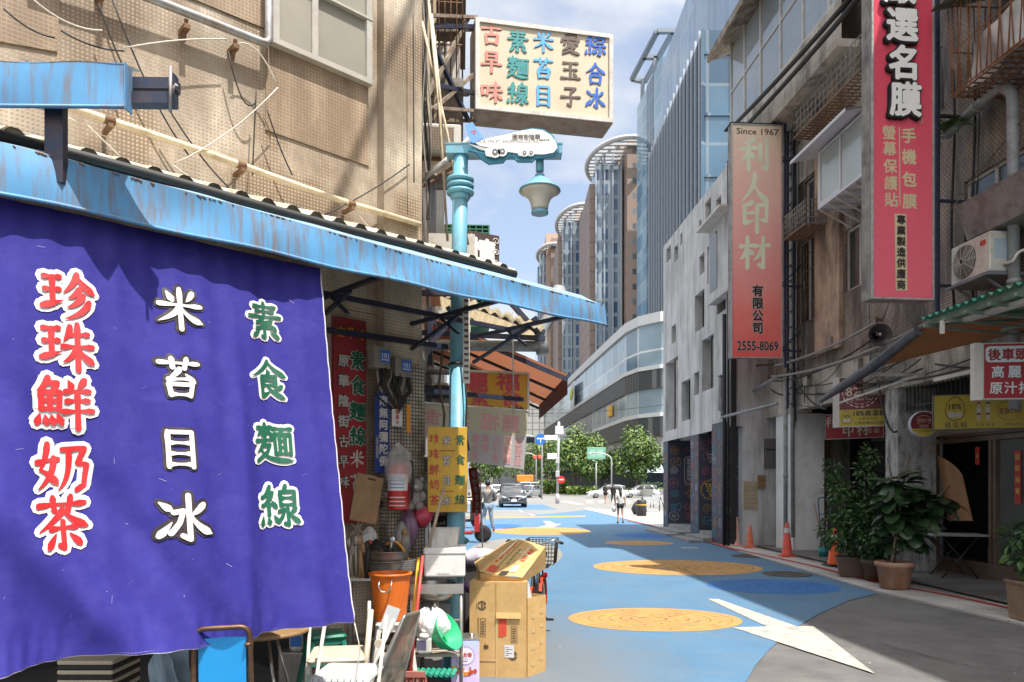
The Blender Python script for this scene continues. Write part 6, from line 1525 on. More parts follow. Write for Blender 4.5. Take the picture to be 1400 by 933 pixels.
g=B(); g.box(xA+.092,-.68,zA+.125,(xA+xB)/2-.032,-.672,zT2-.01); g.box((xA+xB)/2+.022,-.68,zA+.052,xB-.092,-.672,zT2-.01); g.build('pane',glassmat('pale_green_glass',(.42,.47,.45),rough=.15,spec=.7),t)
g=B(); g.grid(lambda u,v:(xA-.45+(xB-xA+.45)*u,-1.05+1.04*v,zT2+.02+.22*v),4,2,False); g.grid(lambda u,v:(xA-.45+(xB-xA+.45)*u,-1.05+1.04*v,zT2+.045+.22*v),4,2,False); g.box(xA-.46,-1.07,zT2+.0,xB,-1.05,zT2+.06); g.build('canopy',WBX,t)
g=B()
for k in range(6):x=xA+.05+(xB-xA-.1)*k/5; g.bar((x,-.68,zA-.02),(x,-.02,zA-.02),.03); g.bar((x,-.66,zA-.03),(x,-.02,zA-.36),.025)
g.build('bracket',SFR,t)
a=r3(1300,385,.42); F_ac=RF@Matrix.Translation((rp(1300,360,.55)[0],-.55,rp(1320,384,.55)[1]))
t=thing('air_conditioner','white air conditioner outdoor unit with round fan above the green roof canopy','air conditioner',F_ac)
AW=mat('ac_case_white',(.60,.58,.52),rough=.45,var=.06,stain=((.3,.26,.2),.5,7))
wa,ha,da=.82,.56,.36
g=B(); g.cbox(0,0,0,wa,da,ha,.015); g.build('case',AW,t)
g=B();
for k in range(9):
 r=.04+k*.024; n=26
 g.tube([(.30+r*math.cos(2*math.pi*i/n),-.015-.004*(9-k),.28+r*math.sin(2*math.pi*i/n)) for i in range(n+1)],.004,4,cap=False)
for i in range(10):a_=2*math.pi*i/10; g.tube([(.30+.03*math.cos(a_),-.05,.28+.03*math.sin(a_)),(.30+.245*math.cos(a_),-.012,.28+.245*math.sin(a_))],.004,4)
g.build('fan_guard',mat('guard_white',(.55,.53,.48),rough=.5,var=.05),t)
g=B(); g.X=T(.30,-.004,.28,rx=90); g.lathe([(.24,-.002),(.24,.003)],28); g.build('fan_opening',DARKIN,t)
g=B(); g.X=I4; g.box(.62,-.003,.40,.74,-.0008,.47); g.mi=1; g.box(wa+.0008,.06,.18,wa+.003,.30,.46); g.build('label',[RLET,mat('label_blue_grey',(.40,.48,.55),rough=.5,var=.1)],t)
g=B(); g.box(-.02,-.05,-.05,wa+.02,da+.2,-.012); g.bar((.1,0,-.05),(.1,.53,-.35),.03); g.bar((.7,0,-.05),(.7,.53,-.35),.03); g.build('bracket',mat('blue_grey_steel',(.16,.19,.22),rough=.6,var=.3),t)
g=B(); g.tube(bend([(wa,.2,.1),(wa+.18,.2,.08),(wa+.2,.25,.2),(wa+.35,.4,.25)],.05,4),.022,8); g.build('hose',SFR,t)
a=r3(1323,325,.45); x0=rp(1322,310,.45)[0]; z0=rp(1330,325,.45)[1]
t=thing('window_planter','grey sheet metal planter box under the dark window above the white air conditioner','planter box',RF)
g=B(); g.prism([(-.45,z0),(-.05,z0-.05),(-.004,z0+.55),(-.62,z0+.5)],x0,x0+2.0,'yz'); g.build('box',mat('grey_sheet_metal',(.27,.27,.26),rough=.55,metal=.2,var=.2,scale=3,stain=((.10,.08,.07),.6,5)),t)
g=B(); g.bar((x0-.1,-.02,z0+1.25),(x0+1.9,-.55,z0+1.5),.012); g.bar((x0-.1,-.62,z0+.5),(x0-.1,-.02,z0+1.25),.012); g.build('frame',RUST,t)
def wpipe(label,pts,r,m,rad=.15):
 g=B(); g.tube(bend(pts,rad,5),r,12); o=g.build('drain_pipe',m,None,RF); tag(o,label,'pipe')
 for i in range(len(pts)-1):
  a,b=Vector(pts[i]),Vector(pts[i+1])
  if (b-a).length>.8:
   h=B(); q=a.lerp(b,.6); d_=(b-a).normalized(); h.tube([q-d_*.03,q+d_*.03],r*1.22,12); h.build('coupling',m,o)
 return o
wpipe('tall grey drain pipe between the crimson sign and the rusty cage',[r3(1276,-60,.18),r3(1286,150,.18)],.055,PVCG)
wpipe('thick grey pipe bending down past the white air conditioner',[r3(1294,185,.25),r3(1366,118,.25),r3(1384,125,.25),r3(1388,560,.25)],.075,PVCG,.2)
wpipe('second grey pipe running above the thick bent pipe at far right',[r3(1320,158,.15),r3(1392,95,.15),r3(1420,100,.15),r3(1424,200,.15)],.055,PVCG)
wpipe('slim grey drain pipe on the wall beside the faded pink sign',[r3(1081,60,.12),r3(1084,735,.12)],.045,PVCG)
wpipe('pale grey drain pipe with bent top at the end of the wall',[W3 for W3 in (Vector((-.6,-.75,10.2)),Vector((-.15,-.75,9.7)),Vector((-.15,-.75,3.2)))],.045,SFR)
wpipe('yellow footed pipe beside the white pillar',[r3(1074,520,.2),r3(1074,738,.2)],.05,PVCG)
wpipe('rusty horizontal pipe crossing under the faded pink sign',[r3(1010,545,.4),r3(1065,515,.3)],.05,PVCG)
random.seed(3)
for k,(a,b,r_,dr) in enumerate((((1000,175),(1165,-5),.05,.05),((1003,190),(1180,-10),.05,.06),((1060,500),(1200,440),.03,.1),((1055,515),(1290,430),.03,.2),((1010,500),(1115,490),.02,.05),((1080,505),(1130,560),.02,.2),((1200,520),(1226,590),.02,.3))):
 g=B(); o_=1.0 if k<2 else .3; p0,p1=r3(*a,o_),r3(*b,o_); g.tube(sag(p0,p1,dr,10),r_,7); o=g.build('power_cable',WIREB if k not in (2,3) else mat('grey_cable',(.28,.26,.24)),None,RF)
 tag(o,'thick black power cable running along the top of the old brown facade' if k<2 else 'loose cable strung along the arcade beam of the old building','cable','twin power cables' if k<2 else 'cables along the arcade beam')
p=W(1203,458,13.2); t=thing('loudspeaker','dark grey horn loudspeaker on a bracket below the crimson sign','loudspeaker',Matrix.Translation(p))
HRN=mat('horn_grey',(.07,.068,.065),rough=.45,var=.12)
g=B(); g.X=T(0,0,0,rz=-8,rx=90); g.lathe([(.20,.0),(.205,.012),(.19,.012),(.10,-.09),(.05,-.17),(.04,-.26),(.07,-.27),(.07,-.36)],26,cap0=False); g.build('horn',HRN,t)
g=B(); g.ball((.0,-.01,0),.035); g.build('driver',SALU,t)
g=B(); g.bar((.0,.1,.0),(.0,.2,.35),.03); g.bar((0,.2,.35),(.35,.6,.38),.04); g.tube([(.1,.1,.3),(.25,.1,.75)],.02,6); g.build('bracket',CGW,t)
rnd=random.Random(44)
for k in range(22):
 x0=rnd.uniform(.3,13); x1=x0+rnd.uniform(1.2,5); z0=rnd.uniform(3.5,4.5); g=B(); g.tube(sag((x0,-.12-.02*(k%5),z0),(x1,-.12-.02*(k%4),z0+rnd.uniform(-.4,.5)),rnd.uniform(.03,.3),9),rnd.choice((.008,.012,.018)),5)
 o=g.build('power_cable',WIREB,None,RF); tag(o,'loose cable strung along the arcade beam of the old building','cable','cables along the arcade beam')
for k in range(14):
 x0=rnd.choice((1.9,2.1,2.4,2.5,5.2,7.7,8.1))+rnd.uniform(-.1,.1); z0=rnd.uniform(6,10); z1=rnd.uniform(2.8,4.5); g=B(); g.tube([(x0+.04*math.sin(i),-.10-.01*(k%3),z0+(z1-z0)*i/7) for i in range(8)],rnd.choice((.008,.012,.02)),5)
 o=g.build('wall_cable',WIREB if k%3 else PVCG,None,RF); tag(o,'cable dropping down the stained brown facade on the right','cable','cables down the brown facade')
for k,(px,py) in enumerate(((1108,520),(1140,470),(1178,500),(1062,470))):
 p=r3(px,py,.02); t=thing('junction_box',['grey junction box on the beam above the white pillar','grey junction box under the tall pilaster','grey junction box beside the loudspeaker bracket','grey junction box at the black ladder frame'][k],'junction box',RF@Matrix.Translation(p))
 g=B(); g.cbox(-.10,-.12,-.14,.10,0,.14,.01); g.build('case',BOXG,t); g=B(); g.box(-.085,-.124,-.12,.085,-.1205,.12); g.build('lid',STD,t)
for k,(pa,pb,o_) in enumerate((((1030,130),(1060,130),.5),)):
 a,b=r3(*pa,o_),r3(*pb,o_); g=B()
 for i in range(9):x=a.x+(b.x-a.x)*i/9; g.box(x,-o_-.02*(i%2),a.z-.6,x+(b.x-a.x)/9,-.004,a.z+.75)
 o=g.build('sheet_metal_cladding',mat('pale_cladding',(.42,.43,.43),rough=.5,metal=.2,var=.15,stain=((.15,.12,.1),.5,5)),None,RF); tag(o,'pale ribbed sheet metal box above the top of the faded pink sign','cladding')
# arcade shop signs, awnings and street things on the right
MAR=mat('sign_maroon',(.16,.02,.028),rough=.45,var=.12,scale=3); MUST=mat('sign_mustard',(.50,.39,.04),rough=.45,var=.08,scale=3)
CREL=mat('sign_cream_letter',(.62,.50,.40),rough=.5,var=0)
def boxsign(name,label,px0,px1,py0,py1,d0,d1,depth,face,side):
 a=W(px0,py1,d0); b=W(px1,py1,d1); F=frame((a.x,a.y,0),b.x-a.x,b.y-a.y); w_=math.hypot(b.x-a.x,b.y-a.y)
 z0,z1=W(px0,py1,d0).z,W(px0,py0,d0).z; t=thing(name,label,'sign',F@Matrix.Translation((0,0,z0))); h_=z1-z0
 g=B(); g.box(.008,.004,.008,w_-.008,depth-.004,h_-.008); g.build('face',face,t)
 g=B(); g.box(-.006,-.006,0,.0075,depth,h_); g.box(w_-.0075,-.006,0,w_+.006,depth,h_); g.box(.008,-.006,-.006,w_-.008,depth,.0075); g.box(.008,-.006,h_-.0075,w_-.008,depth,h_+.006); g.build('frame',side,t)
 return t,w_,h_
def ellipse(g,F_,cx,cz,rx_,rz_,th,n=36,lift=0.,dash=False):
 for k in range(n):
  if dash and k%3==2:continue
  a0,a1=2*math.pi*k/n,2*math.pi*(k+1)/n
  g.poly([F_(cx+(rx_-th)*math.cos(a0),cz+(rz_-th)*math.sin(a0),lift),F_(cx+rx_*math.cos(a0),cz+rz_*math.sin(a0),lift),F_(cx+rx_*math.cos(a1),cz+rz_*math.sin(a1),lift),F_(cx+(rx_-th)*math.cos(a1),cz+(rz_-th)*math.sin(a1),lift)])
def rect(g,F_,x0,z0,x1,z1,l=0.):g.poly([F_(x0,z0,l),F_(x1,z0,l),F_(x1,z1,l),F_(x0,z1,l)])
def egg(g,F_,cx,cz,r,mi_line,mi_w):
 g.mi=mi_line; n=24
 P=[(cx+r*.72*math.cos(2*math.pi*k/n)*(1-.16*math.sin(2*math.pi*k/n)),cz+r*math.sin(2*math.pi*k/n)) for k in range(n)]
 for k in range(n):
  (x0,z0),(x1,z1)=P[k],P[(k+1)%n]; s_=.93
  g.poly([F_(cx+(x0-cx)*s_,cz+(z0-cz)*s_,0),F_(x0,z0,0),F_(x1,z1,0),F_(cx+(x1-cx)*s_,cz+(z1-cz)*s_,0)])
 glyph(g,'18%',F_,cx,cz+r*.18,r*.62,mi_line,bold=.02)
 g.mi=mi_w
 for dx in (-.27,.27):g.poly([F_(cx+r*(dx+.27*math.cos(2*math.pi*k/12)),cz-r*.5+r*.27*math.sin(2*math.pi*k/12),.0004) for k in range(12)])
WSD=mat('sign_side_white',(.62,.60,.56),rough=.45,var=.06,stain=((.4,.36,.3),.4,6))
t,w_,h_=boxsign('shop_sign','maroon and mustard tea shop box sign with a ring emblem under the arcade',1147,1210,517,584,14.6,14.3,.10,MAR,SALU)
g=B(); g.box(-.11,-.01,-.012,-.0065,.09,h_+.012); g.build('side_panel',WSD,t)
F_=front(.003); g=B(); g.mi=1; rect(g,F_,.010,.010,w_-.010,h_*.345,.0)
g.mi=0; ellipse(g,F_,w_*.47,h_*.70,.27,.25,.012,48,.0005,True); ellipse(g,F_,w_*.47,h_*.70,.33,.31,.022,60,.0005,True)
glyph(g,'82',F_,w_*.30,h_*.71,.24,0,bold=.01,base=10); row(g,'紅茶',F_,w_*.51,h_*.71,.19,.19,0,kai=False,bold=.01,base=10)
rect(g,F_,w_*.18,h_*.60,w_*.76,h_*.606,.0005); glyph(g,'82 Black Tea',F_,w_*.48,h_*.555,.07,0,base=10)
egg(g,lambda x,z,l:(x,.0022-l,z),w_*.17,h_*.19,.13,2,3)
F2_=lambda x,z,l:(x,.0022-l,z)
glyph(g,'18%',F2_,w_*.44,h_*.265,.13,2,bold=.03,base=10); row(g,'雞蛋糕',F2_,w_*.64,h_*.265,.125,.12,2,kai=False,bold=.02,base=10)
row(g,'北車華陰店',F2_,w_*.46,h_*.155,.068,.062,2,kai=False,base=10); row(g,'訂購專線',F2_,w_*.38,h_*.07,.066,.06,2,kai=False,base=10); glyph(g,'0906-69282',F2_,w_*.80,h_*.07,.07,2,base=10)
g.build('lettering',[CREL,MUST,CLK,OUTW],t)
t,w_,h_=boxsign('shop_sign','dark red shop sign with white characters half hidden under the tea shop sign',1128,1208,568,601,16.6,15.8,.10,RED,SALU)
g=B(); F_=front(.003); row(g,'利',F_,w_*.10,h_*.70,.2,.26,0,wd=.1); row(g,'印材',F_,w_*.40,h_*.34,.31,.27,0,wd=.12); row(g,'有印',F_,w_*.76,h_*.52,.15,.12,0,kai=False); row(g,'限鑑',F_,w_*.76,h_*.28,.15,.12,0,kai=False); g.build('lettering',OUTW,t)
t,w_,h_=boxsign('shop_sign','bright red and white food stall box sign under the green roof canopy',1344,1450,470,546,9.0,8.9,.12,mat('sign_bright_red',(.34,.022,.03),rough=.4,var=.06),mat('sign_frame_mint',(.42,.55,.50),rough=.45,var=.08))
g=B(); g.box(-.10,.0,-.01,-.0065,.10,h_+.01); g.build('side_panel',WSD,t)
F_=front(.003); g=B(); g.mi=1
n=10; x0,x1,z0,z1,r=.03,1.4,h_*.66,h_*.95,.05
pts=[]
for cx,cz,a0 in ((x1-r,z1-r,0),(x0+r,z1-r,90),(x0+r,z0+r,180),(x1-r,z0+r,270)):
 for k in range(n):a=R(a0+90*k/(n-1)); pts.append((cx+r*math.cos(a),cz+r*math.sin(a)))
g.poly([F_(min(x,w_-.01),z,.0003) for x,z in pts])
row(g,'後車頭',F_,.13,h_*.80,.155,.150,0,kai=False,bold=.035,base=20)
g.mi=2; g.poly([F_(.565+.085*math.cos(2*math.pi*k/24),h_*.80+.085*math.sin(2*math.pi*k/24),.001) for k in range(24)]); glyph(g,'羊',F_,.565,h_*.80,.12,1,kai=False,bold=.02,base=40)
row(g,'高麗菜',F_,.17,h_*.49,.19,.155,1,kai=False,bold=.02,base=10); row(g,'原汁排骨',F_,.15,h_*.20,.165,.155,1,kai=False,bold=.02,base=10)
g.build('lettering',[RED,mat('sign_pale_blue',(.62,.72,.74),rough=.45,var=.03),MAR],t)
t,w_,h_=boxsign('shop_sign','long mustard yellow fascia sign with egg emblem above the shop window',1276,1470,541,588,11.6,11.0,.06,MUST,mat('sign_frame_dark',(.10,.09,.08),rough=.5,var=.1))
g=B(); F_=front(.003); egg(g,F_,.30,h_*.60,.19,0,1); row(g,'雞蛋糕',F_,.20,h_*.13,.11,.10,0,kai=False)
for dx,hair in ((.62,2),(.74,0)):
 g.mi=1; rect(g,F_,dx-.03,h_*.42,dx+.03,h_*.62); rect(g,F_,dx-.022,h_*.25,dx-.004,h_*.40); rect(g,F_,dx+.004,h_*.25,dx+.022,h_*.40)
 g.mi=3; g.poly([F_(dx+.024*math.cos(2*math.pi*k/12),h_*.70+.028*math.sin(2*math.pi*k/12),0) for k in range(12)]); g.mi=hair; g.poly([F_(dx+.027*math.cos(math.pi*k/8),h_*.71+.032*math.sin(math.pi*k/8),.0004) for k in range(9)])
 g.mi=2; rect(g,F_,dx-.026,h_*.40,dx+.026,h_*.46,.0005)
g.mi=4; ellipse(g,F_,1.02,h_*.50,.16,.15,.008); glyph(g,'82',F_,.95,h_*.5,.12,4,bold=.02); row(g,'紅茶',F_,1.04,h_*.5,.09,.09,4,kai=False,bold=.02)
row(g,'雞蛋糕現烤',F_,.58,h_*.88,.06,.045,0,kai=False); row(g,'外帶專線',F_,.60,h_*.12,.07,.045,0,kai=False); glyph(g,'0906-692827',F_,1.1,h_*.12,.05,0)
g.build('lettering',[CLK,OUTW,mat('emblem_brown',(.20,.08,.04),rough=.5,var=0),CREL,mat('emblem_brown2',(.25,.10,.05),rough=.5,var=0)],t)
p=W(1263,580,12.2); M=Matrix.Translation(p)@Matrix.Rotation(R(-12),4,'Z')
t=thing('round_sign','small round maroon and yellow box sign sticking out from the grey pillar','sign',M); r=.215
g=B(); g.X=T(rx=90); g.lathe([(r,-.10),(r,.0),(r,.012),(r-.012,.014)],36,cap1=False); g.X=I4; g.build('rim',mat('sign_rim_white',(.62,.64,.70),rough=.3,var=.03),t)
F_=front(-.006); g=B(); n=36
up=[(.2*math.cos(a),.2*math.sin(a)) for a in [R(-22)+(R(202)-R(-22))*k/n for k in range(n+1)]]; lo=[(.2*math.cos(a),.2*math.sin(a)) for a in [R(202)+R(136)*k/n for k in range(n+1)]]
g.mi=0; g.poly([F_(x,z,0) for x,z in up]); g.mi=1; g.poly([F_(x,z,0) for x,z in lo])
ellipse(g,F_,0,.06,.11,.085,.006,30,.001); g.m[-30:]=[2]*30; glyph(g,'82',F_,-.045,.06,.085,2,base=20); row(g,'紅茶',F_,.02,.06,.06,.06,2,kai=False,base=20)
row(g,'雞蛋糕專賣',F_,-.06,-.045,.03,.03,2,kai=False,base=20); glyph(g,'18%雞蛋糕',F_,.02,-.115,.045,3,base=20); egg(g,F_,-.12,-.115,.035,3,2)
g.build('face',[MAR,MUST,CREL,CLK],t)
g=B(); g.bar((.2,.05,0),(.45,.25,0),.03); g.build('bracket',BLK,t)
P0,P1=W(1122,548,12.9),W(1255,452,10.4)
t=thing('awning','rolled dark grey awning slanting out over the arcade signs','awning',I4)
g=B(); g.tube([P0,P0.lerp(P1,.25)+Vector((0,0,-.02)),P0.lerp(P1,.6)+Vector((0,0,-.05)),P1],[.045,.075,.085,.07],10); g.build('roll',mat('dark_canvas',(.06,.065,.075),rough=.45,var=.5,scale=4,spec=.6),t)
Q1=P1+Vector((1.0,.6,.12)); Q0=P1+Vector((2.6,-.9,.32))
g=B(); Pm=P0.lerp(P1,.42)+Vector((0,0,.05))
g.poly([Pm,P1+Vector((0,0,.02)),P1+Vector((2.9,-2.0,.25)),P1+Vector((2.6,.9,.30))]); g.build('lining',mat('orange_canvas',(.40,.16,.06),rough=.7,var=.15,scale=2),t)
g=B(); g.bar(P0+Vector((.3,0,-.05)),P1+Vector((.5,.9,-.50)),.03); g.bar(P0.lerp(P1,.5)+Vector((0,0,-.08)),P1+Vector((.75,1.2,-.45)),.05); g.build('arm',SFR,t)
g=B(); pts=[P0+Vector((.02,0,0)),P0+Vector((.01,0,-.10))]; g.tube(pts,[.02,.012],6); g.build('end_cap',SALU,t)
G0,G1=W(1256,437,9.6),W(1440,370,7.2); back=Vector((2.4,.35,.22))
t=thing('roof_canopy','green corrugated roof canopy jutting out under the air conditioner at right','canopy',I4)
g=B(); N_=96
g.grid(lambda u,v:G0.lerp(G1,u)+back*v+Vector((0,0,.025*math.sin(2*math.pi*u*16))),N_,2,False); g.build('roof_sheet',mat('green_sheet',(.05,.25,.18),rough=.5,var=.2,stain=((.20,.22,.17),.6,4)),t)
g=B(); dz=Vector((0,0,-.055)); g.bar(G0+dz+back*.06,G1+dz+back*.06,.05,.09); g.bar(G0+dz*4+back*.5,G1+dz*4+back*.5,.04);
for k in range(6):u=k/5*.9+.05; p=G0.lerp(G1,u); g.bar(p+dz*1.8,p+back+dz*2,.03); g.bar(p+dz*2,p+dz*7+back*.8,.025)
g.build('frame',mat('green_grey_steel',(.20,.30,.25),rough=.6,var=.3,stain=((.3,.15,.08),.4,8)),t)
g=B(); a=G0.lerp(G1,.22)+dz*2.2; g.box(a.x-.02,a.y-.02,a.z-.16,a.x+.02,a.y+.02,a.z); g.bar(G0.lerp(G1,.3)+Vector((.3,.2,-.10)),G0.lerp(G1,.9)+Vector((.3,.2,-.12)),.12,.05); g.build('gutter',SFR,t)
p=W(1330,505,10.2); g=B(); g.bar(W(1278,520,10.6),W(1400,492,9.4),.07,.05); o=g.build('light_batten',WSD); tag(o,'pale unlit tube batten fixed under the orange awning lining','light fitting')
SH=RF
t=thing('noodle_shop','dark glazed shop front with red paper strips under the mustard fascia sign','shop front',SH)
xs0=rp(1278,640,-.9)[0]; xs1=LEN-4
g=B();
for x in (xs0,xs0+1.45,xs0+1.55,xs1):g.box(x,.86,.3,x+.07,.95,2.35)
g.box(xs0,.855,2.35,xs1,.955,2.43); g.box(xs0,.85,.0,xs1+.07,.96,.30); g.build('frame',mat('brown_shop_frame',(.12,.075,.05),rough=.5,var=.3),t)
g=B(); g.box(xs0-.05,.88,2.44,xs1,.93,2.75); g.build('transom_panel',mat('cream_panel',(.48,.40,.30),rough=.6,var=.1),t)
g=B(); g.box(xs0-.05,.80,2.44,xs1,.86,2.49); g.build('ledge',mat('brown_ledge',(.14,.07,.05),rough=.6,var=.2),t)
SHG=bpy.data.materials.new('shop_glass'); SHG.use_nodes=True; pb_=SHG.node_tree.nodes['Principled BSDF']; pb_.inputs['Base Color'].default_value=(.2,.23,.23,1); pb_.inputs['Alpha'].default_value=.14; pb_.inputs['Roughness'].default_value=.05
g=B(); g.box(xs0+1.62,.90,.32,xs1-.01,.905,2.34); g.build('window_pane',SHG,t)
g=B(); g.box(xs0+1.1,.885,1.95,xs0+1.2,.893,2.25); g.build('paper_strip',mat('red_paper',(.50,.03,.03),rough=.6,var=.1),t); g=B(); g.box(xs0+2.0,.885,1.3,xs0+2.13,.893,2.15); o_=g.build('paper_strip',mat('red_paper',(.50,.03,.03),rough=.6,var=.1),t)
g=B(); F_=lambda x,z,l:(x,.883-l,z); column(g,'招財進寶',F_,xs0+2.065,2.05,.18,.10,0,kai=False,bold=.02); column(g,'福',F_,xs0+1.15,2.1,.1,.08,0,kai=False); g.build('lettering',YLL,o_)
INT=[mat('steel_dim',(.30,.30,.30),rough=.4,metal=.5,var=.3),mat('pot_dim',(.16,.15,.14),rough=.5,var=.3),mat('box_dim',(.30,.24,.17),rough=.7,var=.3),mat('blue_dim',(.12,.20,.28),rough=.6,var=.3)]
g=B(); g.box(xs0+1.7,1.3,0,xs1,1.9,.95); o=g.build('shop_counter',INT[0],None,SH); tag(o,'steel kitchen counter inside the glazed shop at right','counter')
random.seed(12)
for k in range(16):
 x=xs0+1.8+random.uniform(0,3.2); y=random.uniform(1.4,1.8); g=B(); r=random.uniform(.06,.14); hh=random.uniform(.1,.3)
 if k%2:g.lathe([(r*.9,0),(r,.02),(r,hh),(r*.8,hh+.03),(.02,hh+.05)],14)
 else:g.cbox(-r,-r,0,r,r,hh,.01)
 o=g.build('kitchen_pot' if k%2 else 'storage_box',random.choice(INT),None,SH@Matrix.Translation((x,y,.951))); tag(o,'dim pot on the counter inside the shop window' if k%2 else 'dim storage box on the counter inside the shop window','pot' if k%2 else 'box','pots inside the shop' if k%2 else 'boxes inside the shop')
LAMPE=mat('tube_light',(1,.95,.8),emit=2.0,var=0)
for k,(x,z) in enumerate(((xs0+2.9,1.98),(xs0+3.5,1.62))):
 g=B(); g.tube([(x,1.9,z),(x+.6,1.9,z)],.022,8); o=g.build('tube_lamp',LAMPE,None,SH); tag(o,('long lit tube lamp inside the shop window','lower short lit tube lamp inside the shop window')[k],'lamp')
g=B(); x0,x1=xr1+.05,LEN-5
for k in range(46):x=x0+k*.11; g.tube([(x,.12,2.92),(x,.12,3.45)],.010,5)
g.bar((x0,.12,3.0),(x1,.12,3.0),.03); g.bar((x0,.12,3.4),(x1,.12,3.4),.03); o=g.build('grille',BLK,None,RF); tag(o,'dark vertical bar grille above the mustard fascia sign','grille')
# arcade passage behind the pillars
XI=lambda px,o:rp(px,640,-o)[0]
t=thing('roller_shutter','dark grey roller shutter at the back of the arcade behind the white pillar','shutter',RF)
g=B()
for k in range(26):g.box(xp1+.1,1.9,k*.10,xr0-1.2,1.93+.012*(k%2),k*.10+.095)
g.build('slats',mat('shutter_grey',(.05,.05,.053),rough=.5,var=.2),t)
g=B(); g.box(xp1+.1,1.85,2.62,xr0-1.2,2.1,2.95); g.build('shutter_box',mat('shutter_box',(.13,.12,.11),rough=.6,var=.2),t)
g=B(); g.box(xof(1050,600),1.2,0,xof(1062,600),1.4,3.2); o=g.build('timber_post',mat('brown_board',(.22,.14,.08),rough=.8,var=.25),None,RF); tag(o,'brown timber board standing in the dark passage left of the white pillar','board')
PF_=frame((5.64,18.993,0),1,.0457)
for k,(a,b,c,d,y,m,lab,cat,nm) in enumerate(((1017,1036,658,697,.012,mat('old_poster',(.40,.33,.22),rough=.8,var=.2),'yellowed paper notice pasted on the passage pillar','poster','paper_notice'),(1037,1047,650,668,.06,mat('brown_letterbox',(.26,.15,.07),rough=.6,var=.2),'brown wooden letter box hanging on the passage pillar','letter box','letter_box'),(1046,1062,600,640,-.6,mat('grey_cabinet',(.14,.13,.12),rough=.6,var=.2),'grey cabinet deep in the dark passage','cabinet','cabinet'))):
 y=abs(y) if k<2 else .08; x0,z1=onplane(PF_,-y,a,c); x1,z0=onplane(PF_,-y,b,d); t=thing(nm,lab,cat,PF_@Matrix.Translation((x0,-y,z0)))
 g=B(); g.cbox(0,0,0,x1-x0,.01 if k==0 else .08,z1-z0,.003); g.build('board' if k==0 else 'body',m,t)
 g=B()
 if k==0:
  for i in range(6):
   for j in range(5):g.box(.03+j*(x1-x0-.05)/5,-.003,.05+i*(z1-z0-.1)/6,.03+j*(x1-x0-.05)/5+.03,-.001,.07+i*(z1-z0-.1)/6)
  g.build('lettering',mat('faint_ink',(.22,.16,.10),rough=.8,var=0),t)
 else:g.box(.02,-.004,(z1-z0)*.6,x1-x0-.02,-.001,(z1-z0)*.65); g.build('slot',BLK,t)
# traffic cones
def cone(px,py,h,rb,m_body,band,label,tilt=0,seed=0,base=True):
 p=G(px,py,.02); t=thing('traffic_cone',label,'traffic cone',Matrix.Translation((p.x,p.y,.035))@Matrix.Rotation(R(tilt),4,'Y'))
 g=B(); hb=.035
 g.lathe([(rb*.78,hb),(rb*.70,hb+.02),(rb*.12+.02,h-.02),(rb*.10+.015,h)],24); g.build('cone_body',m_body,t)
 g=B(); g.cbox(-rb,-rb,0,rb,rb,hb,.02); g.build('base',m_body if not base else BLK,t)
 if band:
  g=B(); z0,z1=h*.70,h*.84; f=lambda z:rb*.70+(rb*.12+.02-rb*.70)*(z-hb-.02)/(h-hb-.04)+.003
  g.lathe([(f(z0),z0),(f(z1),z1)],24,cap0=False,cap1=False); g.build('reflective_band',mat('reflective_band',(.62,.63,.64),rough=.35,var=.1),t)
 return t
COR=mat('cone_orange',(.85,.13,.02),rough=.45,var=.08,scale=6); COW=mat('cone_worn_orange',(.68,.15,.06),rough=.7,var=.3,scale=8,stain=((.36,.30,.27),.9,9)); COF=mat('cone_faded_pink',(.72,.47,.39),rough=.75,var=.15,scale=6,stain=((.50,.22,.12),.6,7)); COR2=mat('cone_red',(.72,.09,.06),rough=.5,var=.1,scale=6,stain=((.45,.2,.15),.5,8))
cone(1005,747,.74,.17,COF,False,'faded pale pink traffic cone, leftmost of the row by the arcade',2,base=False)
cone(1025,750,.56,.15,COW,False,'scuffed peeling orange traffic cone beside the faded pink one',0,base=False)
cone(1076,762,.74,.165,COR2,True,'red traffic cone with white band in front of the white pillar',0,base=False)
cone(1141,775,.72,.185,COR,True,'bright orange traffic cone with black base beside the potted shrubs',0)
# potted plants
TER=mat('terracotta',(.42,.20,.12),rough=.75,var=.15,scale=6,stain=((.50,.40,.33),.5,5),bump=.2,bscale=40); PBR=mat('brown_plastic_pot',(.12,.07,.045),rough=.5,var=.2); SOIL=mat('soil',(.05,.035,.025),rough=.95,var=.3,scale=30)
LFS=[mat('leaf_mid_green',(.055,.12,.032),rough=.45,var=.3,scale=5),mat('leaf_dark_green',(.028,.070,.022),rough=.4,var=.3,scale=5),mat('leaf_light_green',(.085,.16,.035),rough=.45,var=.25,scale=5)]
def leaf(g,p,d,n,l,wd_,mi,curl=.2):
 """one folded leaf from p along d with face normal n"""
 d=d.normalized(); s=d.cross(n).normalized(); n=s.cross(d); g.mi=mi
 a=g.P(p); m1=p+d*l*.45-n*curl*l*.08; t_=p+d*l-n*curl*l*.5
 l1=g.P(m1+s*wd_*.5+n*wd_*.15); r1=g.P(m1-s*wd_*.5+n*wd_*.15); c=g.P(m1); e=g.P(t_); m2=p+d*l*.78-n*curl*l*.28; l2=g.P(m2+s*wd_*.32+n*wd_*.1); r2=g.P(m2-s*wd_*.32+n*wd_*.1)
 g.F((a,c,l1),False); g.F((a,r1,c),False); g.F((c,e,l2,l1),False); g.F((c,r1,r2,e),False)
def rvec(rnd):
 while True:
  v=Vector((rnd.uniform(-1,1),rnd.uniform(-1,1),rnd.uniform(-1,1)))
  if .05<v.length<1:return v
